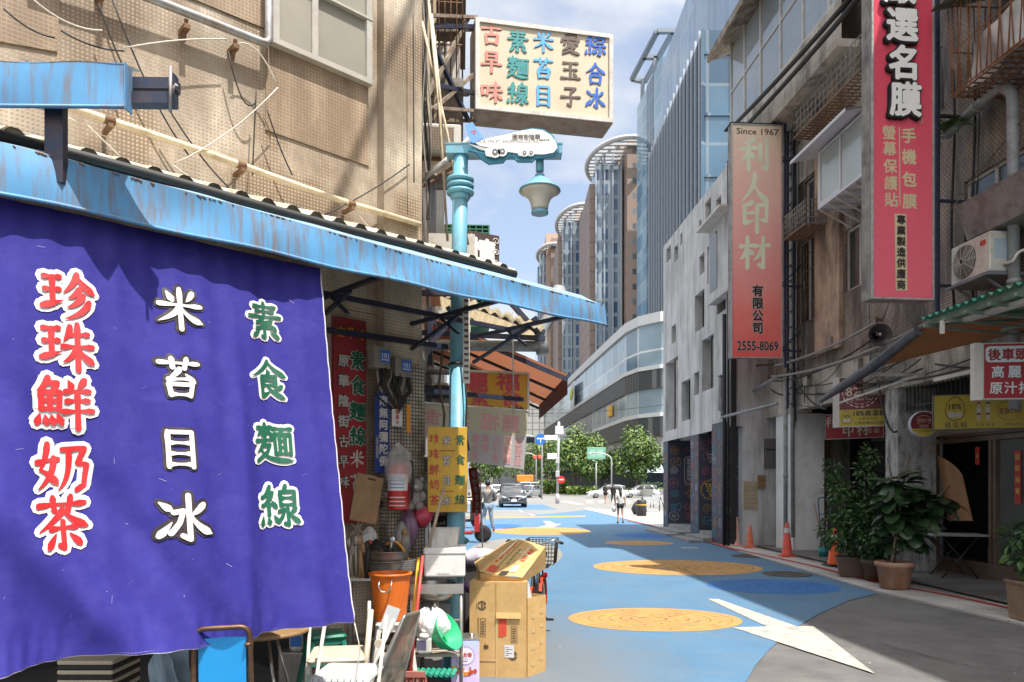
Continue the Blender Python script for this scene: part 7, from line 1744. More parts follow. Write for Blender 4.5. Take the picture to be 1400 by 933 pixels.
def shrub(name,label,M,blobs,nleaf,lsize,lw,pot,seed,stems,mats=LFS,weights=(6,3,2)):
 rnd=random.Random(seed); t=thing(name,label,'potted plant',M)
 pot(t)
 g=B()
 for s_ in stems:g.tube(s_,[.014-.008*i/(len(s_)-1) for i in range(len(s_))],6)
 g.build('stem',mat('plant_stem',(.13,.09,.05),rough=.8,var=.3),t)
 g=B(); tot=sum(b[3]**2 for b in blobs)
 for (x,y,z,r) in blobs:
  for k in range(int(nleaf*r*r/tot)):
   v=rvec(rnd); p=Vector((x,y,z))+v.normalized()*r*(.35+.65*rnd.random()**.5)*Vector((1,1,1)).x
   d=(v.normalized()+rvec(rnd)*.7+Vector((0,0,-.15))); n=(Vector((0,0,1))+rvec(rnd)*.7).normalized()
   if abs(d.normalized().dot(n))>.95:continue
   leaf(g,p,d,n,lsize*rnd.uniform(.6,1.25),lw*rnd.uniform(.7,1.2),rnd.choices(range(len(mats)),weights)[0],rnd.uniform(.1,.9))
 g.build('foliage',mats,t)
 return t
def potround(r0,r1,h,m):
 def f(t):
  g=B(); g.lathe([(r0,0),(r0+(r1-r0)*.85,h*.80),(r1+.02,h*.82),(r1+.025,h*.97),(r1+.01,h),(r1-.02,h),(r1-.03,h*.9)],26,cap1=False); g.build('pot',m,t)
  g=B(); g.lathe([(r1-.028,h*.9),(.02,h*.92)],20,cap0=False); g.build('soil',SOIL,t)
 return f
def potbox(w_,d_,h,m):
 def f(t):
  g=B(); taper(g,w_*.85,d_*.85,w_,d_,0,h); g.box(-w_/2-.015,-d_/2-.015,h,w_/2+.015,d_/2+.015,h+.03); g.build('pot',m,t)
  g=B(); g.box(-w_/2+.02,-d_/2+.02,h+.031,w_/2-.02,d_/2-.02,h+.035); g.build('soil',SOIL,t)
 return f
p=G(1178,790,.04); M=Matrix.Translation((p.x,p.y+.2,.045))@Matrix.Rotation(R(-20),4,'Z')
shrub('potted_shrub','tall leafy shrub with pale top shoots in a brown rectangular trough by the arcade',M,[(-.25,0,.75,.32),(.05,.1,.9,.34),(-.15,0,1.15,.28),(.2,.05,1.25,.26),(-.28,0,1.45,.2),(.12,0,.55,.28),(-.35,0,1.62,.13),(.15,.0,1.80,.17),(-.05,.05,1.5,.12),(-.38,0,1.85,.13),(.2,0,2.05,.15)],2300,.105,.055,potbox(.62,.40,.30,PBR),4,[[(-.1,0,.3),(-.2,0,.9),(-.3,0,1.6)],[(.1,0,.3),(.1,.05,1.0),(.15,0,1.75)],[(0,0,.3),(.02,.02,1.2)]],weights=(5,4,2))
p=G(1206,797,.04); M=Matrix.Translation((p.x+.05,p.y+.3,.045))
shrub('potted_shrub','dense dark bush in a round brown pot between trough and terracotta pot',M,[(0,0,.75,.34),(.1,0,1.1,.32),(-.1,.1,.95,.3),(.0,0,.5,.25)],1500,.10,.055,potround(.17,.22,.34,PBR),7,[[(0,0,.3),(.02,0,.9)]],weights=(3,6,0.6))
p=G(1224,806,.04); MP=Matrix.Translation((p.x+.05,p.y+.12,.045))
BIG=[mat('fiddle_leaf_dark',(.026,.056,.022),rough=.35,var=.3,scale=4),mat('fiddle_leaf_mid',(.045,.088,.034),rough=.35,var=.3,scale=4),mat('fiddle_leaf_pale',(.10,.13,.075),rough=.5,var=.2,scale=4)]
def bigleaf(g,p,d,n,l,wd_,mi):
 d=d.normalized(); s=d.cross(n).normalized(); n=s.cross(d); g.mi=mi
 prof=((0,.05),(.15,.55),(.35,.78),(.6,1.0),(.82,.85),(.95,.45),(1,.02)); L_=[]; C_=[]; R_=[]
 for t_,ww in prof:
  c=p+d*l*t_-n*l*.30*t_*t_; C_.append(g.P(c)); L_.append(g.P(c+s*ww*wd_*.5+n*wd_*.12*ww)); R_.append(g.P(c-s*ww*wd_*.5+n*wd_*.12*ww))
 for i in range(len(prof)-1):g.F((C_[i],C_[i+1],L_[i+1],L_[i]),True); g.F((C_[i],R_[i],R_[i+1],C_[i+1]),True)
t=thing('fiddle_leaf_fig','large leaved fig tree in a big round terracotta pot','potted plant',MP); potround(.20,.255,.40,TER)(t)
g=B(); tops=[]
for pts in ([(0,0,.35),(.04,0,.9),(.12,0,1.5),(.22,0,2.0)],[(.03,0,.5),(.3,-.05,1.0),(.55,-.1,1.5)],[(.05,0,.8),(.02,.05,1.4),(-.05,.05,1.85)],[(.06,0,.7),(.45,0,1.2),(.85,0,1.55)]):
 g.tube(pts,[.020,.016,.012,.008][:len(pts)],7); tops.append([Vector(q) for q in pts])
g.build('trunk',mat('plant_stem',(.13,.09,.05)),t)
rnd=random.Random(17); g=B()
for pts in tops:
 for k in range(44):
  u=.18+.75*k/44*.82; i=min(int(u*(len(pts)-1)),len(pts)-2); p=pts[i].lerp(pts[i+1],u*(len(pts)-1)-i); a=k*2.4+rnd.uniform(-.3,.3)
  d=Vector((math.cos(a),math.sin(a),rnd.uniform(-.7,.8))); bigleaf(g,p+d*.05,d,(Vector((0,0,1))+rvec(rnd)*.4),rnd.uniform(.28,.42),rnd.uniform(.18,.26),rnd.choices((0,1,2),(6,3,.6))[0])
g.build('foliage',BIG,t)
g=B(); g.tube([(-.06,-.02,.36),(.02,-.02,.85)],.010,6); g.box(-.01,-.035,.74,.05,-.015,.77); g.build('stake',mat('stake_wood',(.40,.28,.17),rough=.8,var=.2),t)
p=G(1398,852,.04)
shrub('potted_shrub','small leafy plant in a tall square wooden planter at the right edge',Matrix.Translation((p.x+.22,p.y+.2,.045)),[(0,0,.75,.2),(-.12,0,.95,.14),(.1,0,1.05,.16)],260,.14,.07,potbox(.34,.34,.42,mat('old_planter',(.30,.19,.12),rough=.8,var=.3)),9,[[(0,0,.4),(0,0,1.0)]])
p=G(1009,745,.04)
shrub('potted_shrub','little green plant in a small brown pot behind the faded cone',Matrix.Translation((p.x+.12,p.y+.35,.045)),[(0,0,.45,.16),(-.1,0,.55,.12)],130,.13,.05,potround(.11,.14,.26,TER),19,[[(0,0,.2),(0,0,.5)]])
rnd=random.Random(5); p0=r3(1300,172,.30); g=B()
for k in range(34):
 a=rnd.uniform(0,math.pi); l=rnd.uniform(.35,.75); pts=[p0+Vector((rnd.uniform(-.12,.12),0,rnd.uniform(-.05,.08)))+Vector((math.cos(a)*l*s_,-abs(math.sin(a))*l*s_*.8,(rnd.uniform(.1,.5)-.9*s_)*l*s_)) for s_ in (0,.35,.7,1)]
 for i in range(3):
  for j in range(4):
   q=pts[i].lerp(pts[i+1],j/4); dd=(pts[i+1]-pts[i]).normalized(); sd_=dd.cross(Vector((0,0,1))).normalized()
   for s_ in (-1,1):leaf(g,q,sd_*s_+dd*.4,Vector((0,-.5,1)),.07,.025,rnd.choice((0,2,2)))
o=g.build('wall_fern',LFS,None,RF); tag(o,'green fern growing out of the wall beside the crimson sign','fern')
# hand truck, broom, table, stools
p=G(1142,760,.04); M=Matrix.Translation((p.x+.1,p.y+.55,.045))@Matrix.Rotation(R(-14),4,'X')
t=thing('hand_truck','blue tubular hand truck leaning beside the white pillar','hand truck',M); HB_=mat('truck_blue',(.05,.12,.26),rough=.5,var=.2)
g=B(); g.tube(bend([(-.15,0,.05),(-.13,0,1.3),(.13,0,1.3),(.15,0,.05)],.1,5),.014,8)
for z in (.3,.6,.9):g.tube([(-.145,0,z),(.145,0,z)],.010,6)
g.build('frame',HB_,t)
for s_ in (-1,1):g=B(); g.X=T(s_*.18,0,.09,ry=90); g.lathe([(.06,-.02),(.085,-.018),(.085,.018),(.06,.02)],16); g.build('wheel',BLK,t)
g=B(); g.box(-.15,-.22,.02,.15,0,.03); g.build('toe_plate',HB_,t)
p=G(1126,762,.04); t=thing('broom','wooden broom and pink dustpan leaning on the white pillar','broom',Matrix.Translation((p.x+.05,p.y+.2,.045)))
g=B(); g.tube([(.05,0,.05),(-.12,.12,1.15)],.012,7); g.build('handle',mat('broom_pole',(.30,.14,.10),rough=.6,var=.2),t)
g=B(); g.prism([(0,0),(.22,0),(.19,.22),(.05,.22)],-.06,-.045); g.X=T(.1,-.05,.2); g.tube([(0,0,0),(-.02,.0,.55)],.01,6); g.build('dustpan',mat('pink_dustpan',(.62,.25,.38),rough=.45,var=.05),t)
g=B(); g.X=T(-.02,-.1,0); g.lathe([(.08,0),(.11,.2),(.105,.2),(.075,.01)],16); o_=g.build('bucket',mat('teal_bucket',(.03,.24,.25),rough=.45,var=.1),t)
p=G(1330,800,.04); M=Matrix.Translation((p.x+.3,p.y+1.0,.045))@Matrix.Rotation(R(-10),4,'Z')
t=thing('folding_table','grey topped folding table with crossed legs in front of the shop','table',M)
g=B(); g.cbox(-.45,-.3,.70,.45,.3,.73,.01); g.build('tabletop',mat('grey_laminate',(.32,.32,.31),rough=.5,var=.1),t)
for s_ in (-1,1):
 for a in (-1,1):g=B(); g.tube([(a*.28,s_*.26,0),(-a*.28,s_*.26,.70)],.012,6); g.build('leg',BLK,t)
for k,(dx,dy) in enumerate(((.75,-.2),(1.1,.05),(.9,.4))):
 m_=M@Matrix.Translation((dx,dy,0)); STW_=mat('dark_wood_stool',(.11,.055,.035),rough=.6,var=.3)
 t=thing('wooden_stool',('dark wooden stool nearest the street beside the folding table','second dark wooden stool beside the folding table, nearer the window','dark wooden stool farthest back beside the folding table')[k],'stool',m_)
 g=B(); g.cbox(-.16,-.16,.42,.16,.16,.45,.01); g.build('seat',STW_,t)
 for sx in (-1,1):
  for sy in (-1,1):g=B(); g.box(sx*.13-.02,sy*.13-.02,0,sx*.13+.02,sy*.13+.02,.4195); g.build('leg',STW_,t)
 g=B(); g.box(-.13,-.14,.2,.13,-.12,.24); g.box(-.13,.12,.2,.13,.14,.24); g.build('stretcher',STW_,t)
g=B(); p=W(1308,690,11.4); g.grid(lambda u,v:(p.x-.30+.36*u+.16*(1-v),p.y+.05*math.sin(5*u),p.z-.25+1.0*v*(1-.30*u*u)),8,8); o=g.build('leather_cover',mat('brown_cover',(.26,.13,.06),rough=.55,var=.2)); tag(o,'tall curved brown panel standing behind the fig leaves','panel')
p=G(1212,806,.04)
# grey concrete building with mural recesses
A2=Vector((5.32,26,0)); B2=Vector((5.64,19.0,0)); MF=frame((A2.x,A2.y,0),B2.x-A2.x,B2.y-A2.y); LM=(B2-A2).length
def mp_(px,py):return onplane(MF,0,px,py)
GCON=mat('grey_board_concrete',(.58,.575,.565),rough=.9,var=.16,scale=1.1,bump=.3,bscale=25,stain=((.16,.16,.16),.6,1.9),streak=.16)
mb=thing('concrete_building','grey streaked concrete building with small irregular deep windows and painted entrance','building',MF)
Hs=[]
for (a,b,c,d) in ((910,927,492,588),(932,944,520,575),(949,956,509,540),(960,976,461,533),(982,992,512,561),(918,924,445,469),(950,963,400,451),(980,992,385,427),(911,917,338,357),(922,927,336,357),(930,933,319,335),(956,959,301,314),(964,972,274,303),(979,986,270,296),(956,963,348,375),(967,977,333,385)):
 xm=(a+b)/2; x0,x1=mp_(a,(c+d)/2)[0],mp_(b,(c+d)/2)[0]; Hs.append((x0,x1,mp_(xm,d)[1],mp_(xm,c)[1]))
ZT=9.95; ZO=3.1
g=B(); wall(g,0,LM,ZO,ZT,Hs,.42)
g.box(0,.43,ZO,LM,6,ZT-.01); g.box(-.003,0,ZO,-.001,.425,ZT); g.poly([(LM,0,ZO),(LM,.43,ZO),(LM,.43,ZT),(LM,0,ZT)]); g.box(LM-.30,.285,0,LM-.002,1.35,ZO-.002); g.poly([(0,0,ZT),(LM,0,ZT),(LM,.43,ZT),(0,.43,ZT)]); g.build('wall',GCON,mb)
for k,h in enumerate(Hs):
 if (h[1]-h[0])*(h[3]-h[2])<.25:continue
 g=B(); xm=h[0]+(h[1]-h[0])*.55; g.box(xm,.10,h[2]+.03,h[1]-.02,.40,h[3]-.02); w0=g.build('window',GLD,mb)
 g=B(); g.box(xm-.03,.08,h[2]+.01,xm+.01,.12,h[3]-.01); g.build('frame',BLK,w0)
MUR=mat('mural_slate',(.055,.058,.085),rough=.6,var=.12,scale=3)
xs=[mp_(p,680)[0] for p in (907,913,944,955,979,986)]; xs[0]=0; DEP=1.0
g=B(); g.box(0,0,0,xs[1],DEP,ZO-.002); g.box(xs[2],0,0,xs[3],DEP,ZO-.002); g.box(xs[4],-.12,0,LM-.35,.28,ZO+.15); g.box(xs[1],DEP-.02,.25,xs[4],DEP+.05,ZO-.002)
g.build('painted_wall',MUR,mb)
g=B(); g.box(xs[1]+.002,.02,0,xs[2]-.002,DEP-.022,.26); g.box(xs[3]+.002,.02,0,xs[4]-.002,DEP-.022,.26);
for a,b in ((xs[1],xs[2]),(xs[3],xs[4])):g.box(a-.1,-.38,0,b+.05,.015,.15); g.box(a-.3,-.72,0,b-.1,-.385,.08)
g.build('step',mat('step_stone',(.26,.255,.25),rough=.85,var=.25,scale=3),mb)
DC=[mat('chalk_cyan',(.06,.30,.42),rough=.6,var=0),mat('chalk_pink',(.42,.12,.16),rough=.6,var=0),mat('chalk_orange',(.45,.24,.05),rough=.6,var=0),mat('chalk_white',(.50,.50,.52),rough=.6,var=0),mat('chalk_yellow',(.62,.40,.04),rough=.6,var=0)]
def stroke(g,fn,pts,th=.014):
 for (x0,z0),(x1,z1) in zip(pts,pts[1:]):
  l=math.hypot(x1-x0,z1-z0) or 1; ox,oz=-(z1-z0)/l*th/2,(x1-x0)/l*th/2
  g.poly([fn(x0-ox,z0-oz),fn(x1-ox,z1-oz),fn(x1+ox,z1+oz),fn(x0+ox,z0+oz)])
def doodle(g,fn,x,z,s,rnd):
 k=rnd.randrange(9); a=rnd.uniform(-.5,.5); c_,s_=math.cos(a),math.sin(a); g.mi=rnd.choice((0,0,1,1,2,2,3))
 tr=lambda P:[(x+s*(u*c_-v*s_),z+s*(u*s_+v*c_)) for u,v in P]
 circ=lambda cx,cz,r,n=14:[(cx+r*math.cos(2*math.pi*i/n),cz+r*math.sin(2*math.pi*i/n)) for i in range(n+1)]
 if k==0:[stroke(g,fn,tr(circ(0,0,r))) for r in (.45,.22)]; stroke(g,fn,tr([(-.45,0),(.45,0)])); stroke(g,fn,tr([(0,-.45),(0,.45)]))
 elif k==1:stroke(g,fn,tr([(-.5,-.35),(.5,-.35),(.5,.35),(-.5,.35),(-.5,-.35)])); stroke(g,fn,tr([(-.4,-.25),(-.1,.1),(.1,-.1),(.4,.25)])); stroke(g,fn,tr(circ(.25,.12,.1)))
 elif k==2:stroke(g,fn,tr([(-.1,-.5),(.1,-.5),(.1,.35),(0,.55),(-.1,.35),(-.1,-.5)])); stroke(g,fn,tr([(-.1,.33),(.1,.33)]))
 elif k==3:stroke(g,fn,tr([(0,-.35),(-.5,-.25),(-.5,.35),(0,.25),(.5,.35),(.5,-.25),(0,-.35),(0,.25)])); [stroke(g,fn,tr([(-.4,.2-.15*i),(-.1,.13-.15*i)])) for i in range(3)]
 elif k==4:stroke(g,fn,tr([(.45*math.cos(t*.35)*(1+.16*(t%2)),.38*math.sin(t*.35)*(1+.16*(t%2))) for t in range(19)])); [stroke(g,fn,tr([(-.2,.1-.12*i),(.2,.1-.12*i)])) for i in range(3)]
 elif k==5:stroke(g,fn,tr([(-.5,0),(-.35,.25),(.35,.25),(.5,0),(.4,-.3),(.15,-.08),(-.15,-.08),(-.4,-.3),(-.5,0)])); stroke(g,fn,tr(circ(.25,.08,.07))); stroke(g,fn,tr([(-.32,.08),(-.16,.08)]))
 elif k==6:stroke(g,fn,tr([(.5*math.cos(i*2.513+1.57),.5*math.sin(i*2.513+1.57)) for i in range(6)]))
 elif k==7:stroke(g,fn,tr([(-.5,-.3),(.1,.2)])); stroke(g,fn,tr([(.1,.2),(-.1,.22)])); stroke(g,fn,tr([(.1,.2),(.12,0)])); stroke(g,fn,tr(circ(.3,.3,.12)))
 else:stroke(g,fn,tr([(.3*t/14*math.cos(t*.8),.3*t/14*math.sin(t*.8)) for t in range(22)]))
def mural(x0,x1,z0,z1,fn,seed,s=.36):
 rnd=random.Random(seed); g=B(); nz=int((z1-z0)/(s*1.02)); nx=max(1,int((x1-x0)/(s*1.02)))
 for j in range(nz):
  for i in range(nx):
   x=x0+(i+.5+rnd.uniform(-.12,.12))*(x1-x0)/nx; z=z0+(j+.5+rnd.uniform(-.12,.12))*(z1-z0)/nz
   doodle(g,fn,x,z,min(s,(x1-x0)/nx)*rnd.uniform(.8,1.0),rnd)
   if rnd.random()<.6:g.mi=3; stroke(g,fn,[(x+s*.5,z+s*.45),(x+s*.55,z+s*.52)],.02)
 return g
def facing(xw):return lambda u,z:(xw+.004,u,z)
def street(yw):return lambda u,z:(u,yw-.004,z)
gs=[mural(.02,DEP-.04,.3,ZO-.1,facing(xs[1]),1),mural(.02,DEP-.04,.3,ZO-.1,facing(xs[3]),2),mural(-.10,.26,.1,ZO,facing(LM-.35),3,.3),mural(xs[1]+.1,xs[2]-.1,.35,ZO-.1,street(DEP-.02),4),mural(xs[3]+.1,xs[4]-.1,.35,ZO-.1,street(DEP-.02),5),mural(.02,xs[1]-.02,.1,ZO-.1,street(0),6,.3),mural(xs[2]+.02,xs[3]-.02,.1,ZO-.1,street(0),7,.3),mural(xs[4]+.02,LM-.37,.1,ZO,street(-.12),8,.3)]
for g in gs:g.build('mural_drawing',DC,mb)
g=B(); fn=facing(xs[3]); lf_=lambda x,z,l:(xs[3]+.007+l,x,z)
g.poly([lf_(.5+.42*math.cos(2*math.pi*k/24)*(1+.07*(k%2)),1.45+.30*math.sin(2*math.pi*k/24)*(1+.07*(k%2)),-.001) for k in range(24)]); g.m[-1]=1
g.mi=0
for i,s_ in enumerate(('TAIWAN','COMIC','BASE')):glyph(g,s_,lf_,.5,1.58-i*.14,.16,0,bold=.05)
g.m=[m for m in g.m]
stroke(g,lambda x,z:lf_(x,z,0),[(.5+.42*math.cos(2*math.pi*k/24)*(1+.07*(k%2)),1.45+.30*math.sin(2*math.pi*k/24)*(1+.07*(k%2))) for k in range(25)],.018)
g.build('lettering',[DC[4],MUR],mb)
g=B();
column(g,'臺灣漫畫基地',lambda x,z,l:(xs[1]+.007+l,x,z),.72,2.45,.13,.12,0,kai=False,bold=.03)
stroke(g,lambda x,z:(xs[1]+.007,x,z),[(.62,1.62),(.82,1.62),(.86,1.75),(.86,2.45),(.80,2.56),(.64,2.56),(.58,2.45),(.58,1.75),(.62,1.62)],.02)
for i,s_ in enumerate(('TAIWAN','COMIC','BASE')):glyph(g,s_,lambda x,z,l:(xs[3]+.008+l,x,z),.45,2.50-i*.11,.11,0,bold=.02)
g.build('lettering',DC[3],mb)
g=B(); g.tube([(LM-.1,-.15,0),(LM-.1,-.15,6.0)],.055,10); g.tube([(LM+.05,-.1,0),(LM+.05,-.1,9.9)],.035,8); o=g.build('drain_pipe',BLK,None,MF); tag(o,'black drain pipes running up the near corner of the concrete building','pipe')
g=B(); g.tube(bend([(LM-.1,-.2,3.4),(LM-.3,-.2,4.0),(LM-.3,-.2,4.4)],.1,4),.05,8); g.tube([(LM-.2,-.2,3.35),(LM+2.2,.3,3.45)],.04,8); o=g.build('drain_pipe',PVCG,None,MF); tag(o,'grey pipe bridging from the concrete building to the old tiled building','pipe')
g=B(); g.box(LM+.003,-.03,0,LM+.08,.10,ZT); o=g.build('gap_shade_strip',BLK,None,MF); tag(o,'black strip standing in for the shaded gap between the concrete building and the old tiled building','gap')  # black strip painted in for the shade between the two buildings
t=thing('window_box','grey metal clad window bay between the concrete building and the pink sign','window bay',MF)
x0,z0=mp_(980,418); x1,z1=mp_(1000,330)
g=B(); g.box(x0,-.25,z0,LM+.6,-.003,z0+.08); g.box(x0,-.22,z0+.0801,LM+.6,-.003,z0+2.0); g.build('case',GCON,t)
g=B(); g.box(x0-.1,-.55,z0+2.0,LM+.7,-.003,z0+2.05); g.build('canopy',SFR,t)
g=B(); g.box(x0+.1,-.232,z0+.3,x0+.7,-.2205,z0+1.8); g.build('pane',GLD,t)
# glass tower and curved podium across the cross street
SCL=Matrix.Translation((0,0,CAMH))@Matrix.Scale(1.45,4)@Matrix.Translation((0,0,-CAMH))
def box_thing(name,label,cat):return thing(name,label,cat,SCL)
GB1=tilemat('tower_glass_pale',(.12,.25,.38),(.30,.45,.54),(.40,.46,.50),4.2,3.6,mortar=.045,rough=.08,var=.35,vscale=.05,bump=0)
GB2=tilemat('tower_glass_blue',(.05,.13,.26),(.15,.28,.42),(.24,.32,.40),2.6,14.0,mortar=.06,rough=.06,var=.3,vscale=.04,bump=0)
GB3=tilemat('tower_glass_deep',(.02,.06,.12),(.07,.15,.23),(.16,.22,.27),4.5,6.0,mortar=.04,rough=.06,var=.35,vscale=.08,bump=0)
FIN=mat('pale_fin',(.36,.40,.44),rough=.4,metal=.3,var=.1); FIND=mat('blue_steel_recess',(.022,.04,.062),rough=.5,var=.25,scale=.2,spec=.2)
t=box_thing('glass_tower','tall blue glass office tower with vertical fins rising behind the concrete building','tower')
sx,d0_,d1_,zt=19.2,75.0,103.0,47.2
g=B(); g.box(sx,d0_,12,sx+16,d1_,zt); g.build('fin_wall',FIND,t)
g=B()
n=17
for k in range(n):y=d0_+.3+(d1_-d0_-.6)*k/(n-1); g.box(sx-.22,y-.10,12,sx+.0,y+.10,zt+.5)
g.build('fins',FIN,t)
g=B(); g.box(sx-.01,d0_-.25,12,sx+16,d0_-.01,zt+.3)
for k in range(5):g.box(sx+k*3.0-.1,d0_-.5,12,sx+k*3.0+.15,d0_-.26,zt+.3)
for k in range(6):g.box(sx+.16,d0_-.4,14+k*6.2,sx+15,d0_-.26,14.3+k*6.2)
g.build('glass_front',GB3,t)
g=B(); g.box(26,84,10,48,128,74); g.build('glass_side',GB2,t)
g=B(); g.prism([(26.7,158),(28.3,139),(48,139),(48,158)],10,82,'xy'); g.build('glass_wing',GB1,t); g=B(); g.prism([(27.3,150),(27.75,145),(29,145),(29,150)],10.1,82.3,'xy'); g.build('wing_recess',GB3,t)
g=B()
for a,b in (((25.3,156,87),(27.4,139.5,87)),((28.2,157,87),(30.4,139.5,87)),((25.3,156,87),(28.2,157,87)),((26.3,148,87),(29.2,148,87)),((27.4,139.5,87),(34,139.5,87)),((27.6,156,87),(27.6,157,81)),((28.6,148,87),(28.6,148,81))):g.bar(a,b,.9,.7)
g.build('roof_frame',mat('roof_steel',(.20,.22,.25),rough=.5,var=.1),t)
P=[(7.0,158),(8.6,134),(10.2,110),(11.6,90),(12.4,80),(13.2,76.5),(15,74.2),(18,73.4),(26,73),(26,84),(26,158)]
t=box_thing('department_store','curved white banded glass podium building beyond the trees','building')
def offs(k):return [(x-(k if i<5 else k*.7 if i<8 else 0),y-(k if i>=4 and i<9 else 0)) for i,(x,y) in enumerate(P)]
PWH=mat('podium_white',(.58,.58,.57),rough=.45,var=.05,scale=.1); PDK=tilemat('podium_louver',(.05,.052,.055),(.045,.047,.05),(.15,.15,.15),.5,30,mortar=.12,rough=.5,var=.2,vscale=.05,bump=0)
PGL=tilemat('podium_glass',(.13,.21,.27),(.42,.50,.53),(.60,.60,.60),3.0,3.8,mortar=.04,rough=.08,var=.4,vscale=.09,bump=0); PST=tilemat('podium_stone',(.42,.40,.37),(.38,.36,.34),(.25,.24,.22),2.0,1.0,mortar=.03,rough=.6,var=.15,vscale=.1,bump=0)
for z0,z1,m,k,nm in ((0,4.0,FIND,-1.5,'shop_windows'),(4.0,6.4,PST,.0,'stone_band'),(6.4,8.4,PDK,.25,'louver_band'),(8.4,8.8,PWH,.3,'white_ledge'),(8.8,11.3,PGL,.0,'glass_band'),(11.3,13.2,PDK,.2,'louver_band'),(13.2,13.6,PWH,.3,'white_ledge'),(13.6,17.9,PGL,.0,'glass_band'),(17.9,18.9,PWH,.25,'white_ledge')):
 g=B(); g.prism([(x,y) for x,y in offs(k)][::-1],z0+.001,z1,'xy'); g.build(nm,m,t)
g=B(); g.box(9.3,112,13.7,9.4,118,17.2); g.mi=1;
for k in range(3):g.ball((9.2,113.4+1.6*k,15.6),.8,sx=.1)
g.build('wall_sign',[PWH,mat('lime_sign',(.45,.55,.03),rough=.5,var=.1)],t)
g=B(); g.box(11.4,86.5,9.6,11.75,88.6,10.8); o=g.build('advert_panel',mat('amber_advert',(.75,.42,.05),rough=.5,var=.15),t)
g=B(); g.grid(lambda u,v:(10.6+4*u,72.2-1.6*(1-v),2.7+.8*v),6,2); g.grid(lambda u,v:(15.6+4*u,71.6-1.6*(1-v),2.7+.8*v),6,2); g.build('shop_awning',mat('pale_awning',(.42,.50,.58),rough=.6,var=.1),t)
t=box_thing('tiled_building','pale grey tiled block at the far left end of the curved podium','building')
g=B(); g.box(2.0,162,0,7.0,190,20.5); g.build('wall',tilemat('pale_tile_grid',(.46,.46,.43),(.43,.43,.41),(.22,.22,.21),1.5,1.5,mortar=.1,rough=.6,var=.08,vscale=.1,bump=0),t)
# residential towers with round crowns
BRW=tilemat('brown_tower_windows',(.05,.06,.07),(.20,.24,.27),(.33,.24,.19),3.0,3.4,mortar=.42,rough=.4,var=.12,vscale=.04,bump=0)
BRP=tilemat('brown_tower_wall',(.27,.20,.165),(.25,.185,.15),(.17,.125,.10),40,3.4,mortar=.06,rough=.6,var=.1,vscale=.05,bump=0)
GLS=tilemat('tower_strip_glass',(.06,.12,.22),(.22,.30,.36),(.34,.40,.44),2.2,3.4,mortar=.22,rough=.12,var=.35,vscale=.06,bump=0)
TAN=mat('tan_tower_cap',(.46,.33,.25),rough=.6,var=.08,scale=.1); LVR=mat('crown_louver',(.50,.49,.47),rough=.5,var=.05)
def rtower(d,pcx,prx,boxes,Z,ry,label):
 t=box_thing('apartment_tower',label,'tower')
 for k,(a,b,ztop,m,dy,nm) in enumerate(boxes):
  x0,x1=(a-700)*d/FPX,(b-700)*d/FPX; z=CAMH+(HOR-ztop)*d/FPX; g=B(); g.box(x0,d+dy,0,x1,d+dy+26,z); g.build(nm,m,t)
  if m is GLS:
   g=B(); n=max(2,int((x1-x0)/1.7))
   for i in range(n+1):x=x0+(x1-x0)*i/n; g.box(x-.18,d+dy-.5,0,x+.18,d+dy-.01,z+2+2*(i%2))
   g.build('pilaster',FIN,t)
 cx=(pcx-700)*d/FPX; r=prx*d/FPX; cy=d+4; g=B()
 N_=40; g.tube([(cx+r*math.cos(2*math.pi*i/N_),cy+ry*math.sin(2*math.pi*i/N_),Z) for i in range(N_+1)],.55,6,cap=False)
 g.tube([(cx+r*.7*math.cos(2*math.pi*i/N_),cy+ry*.7*math.sin(2*math.pi*i/N_),Z+.3) for i in range(N_+1)],.3,5,cap=False)
 for k in range(1,15):
  y=-1+2*k/15; xx=r*math.sqrt(1-y*y); g.box(cx-xx,cy+y*ry-.35,Z-.25,cx+xx,cy+y*ry+.35,Z+.1)
 g.build('crown_canopy',LVR,t); g=B()
 for k in range(5):x=cx-r*.55+r*.35*k; g.box(x-.4,cy-2,Z-14,x+.4,cy+6,Z+1.5)
 g.build('crown_column',FIN,t)
 return t
rtower(172,856,51,[(806,814,252,BRP,0,'brown_wing'),(814,848,228,GLS,-1,'glass_bay'),(846,868,196,TAN,1,'cap_block'),(852,900,206,BRW,-6,'window_wing')],77.7,14,'nearest brown and glass apartment tower with a louvred round crown')
rtower(212,795,33,[(763,769,322,BRP,0,'brown_wing'),(769,792,306,GLS,-1,'glass_bay'),(788,803,285,TAN,1,'cap_block'),(792,816,300,BRW,-6,'window_wing')],77.7,15,'middle brown and glass apartment tower with a louvred round crown')
rtower(246,757,22,[(735,740,365,GB1,0,'glass_wing'),(738,748,350,GLS,-1,'glass_bay'),(746,763,322,TAN,-2,'cap_block'),(752,768,334,BRP,-6,'brown_wing')],79,12,'farthest and smallest apartment tower with a round crown')
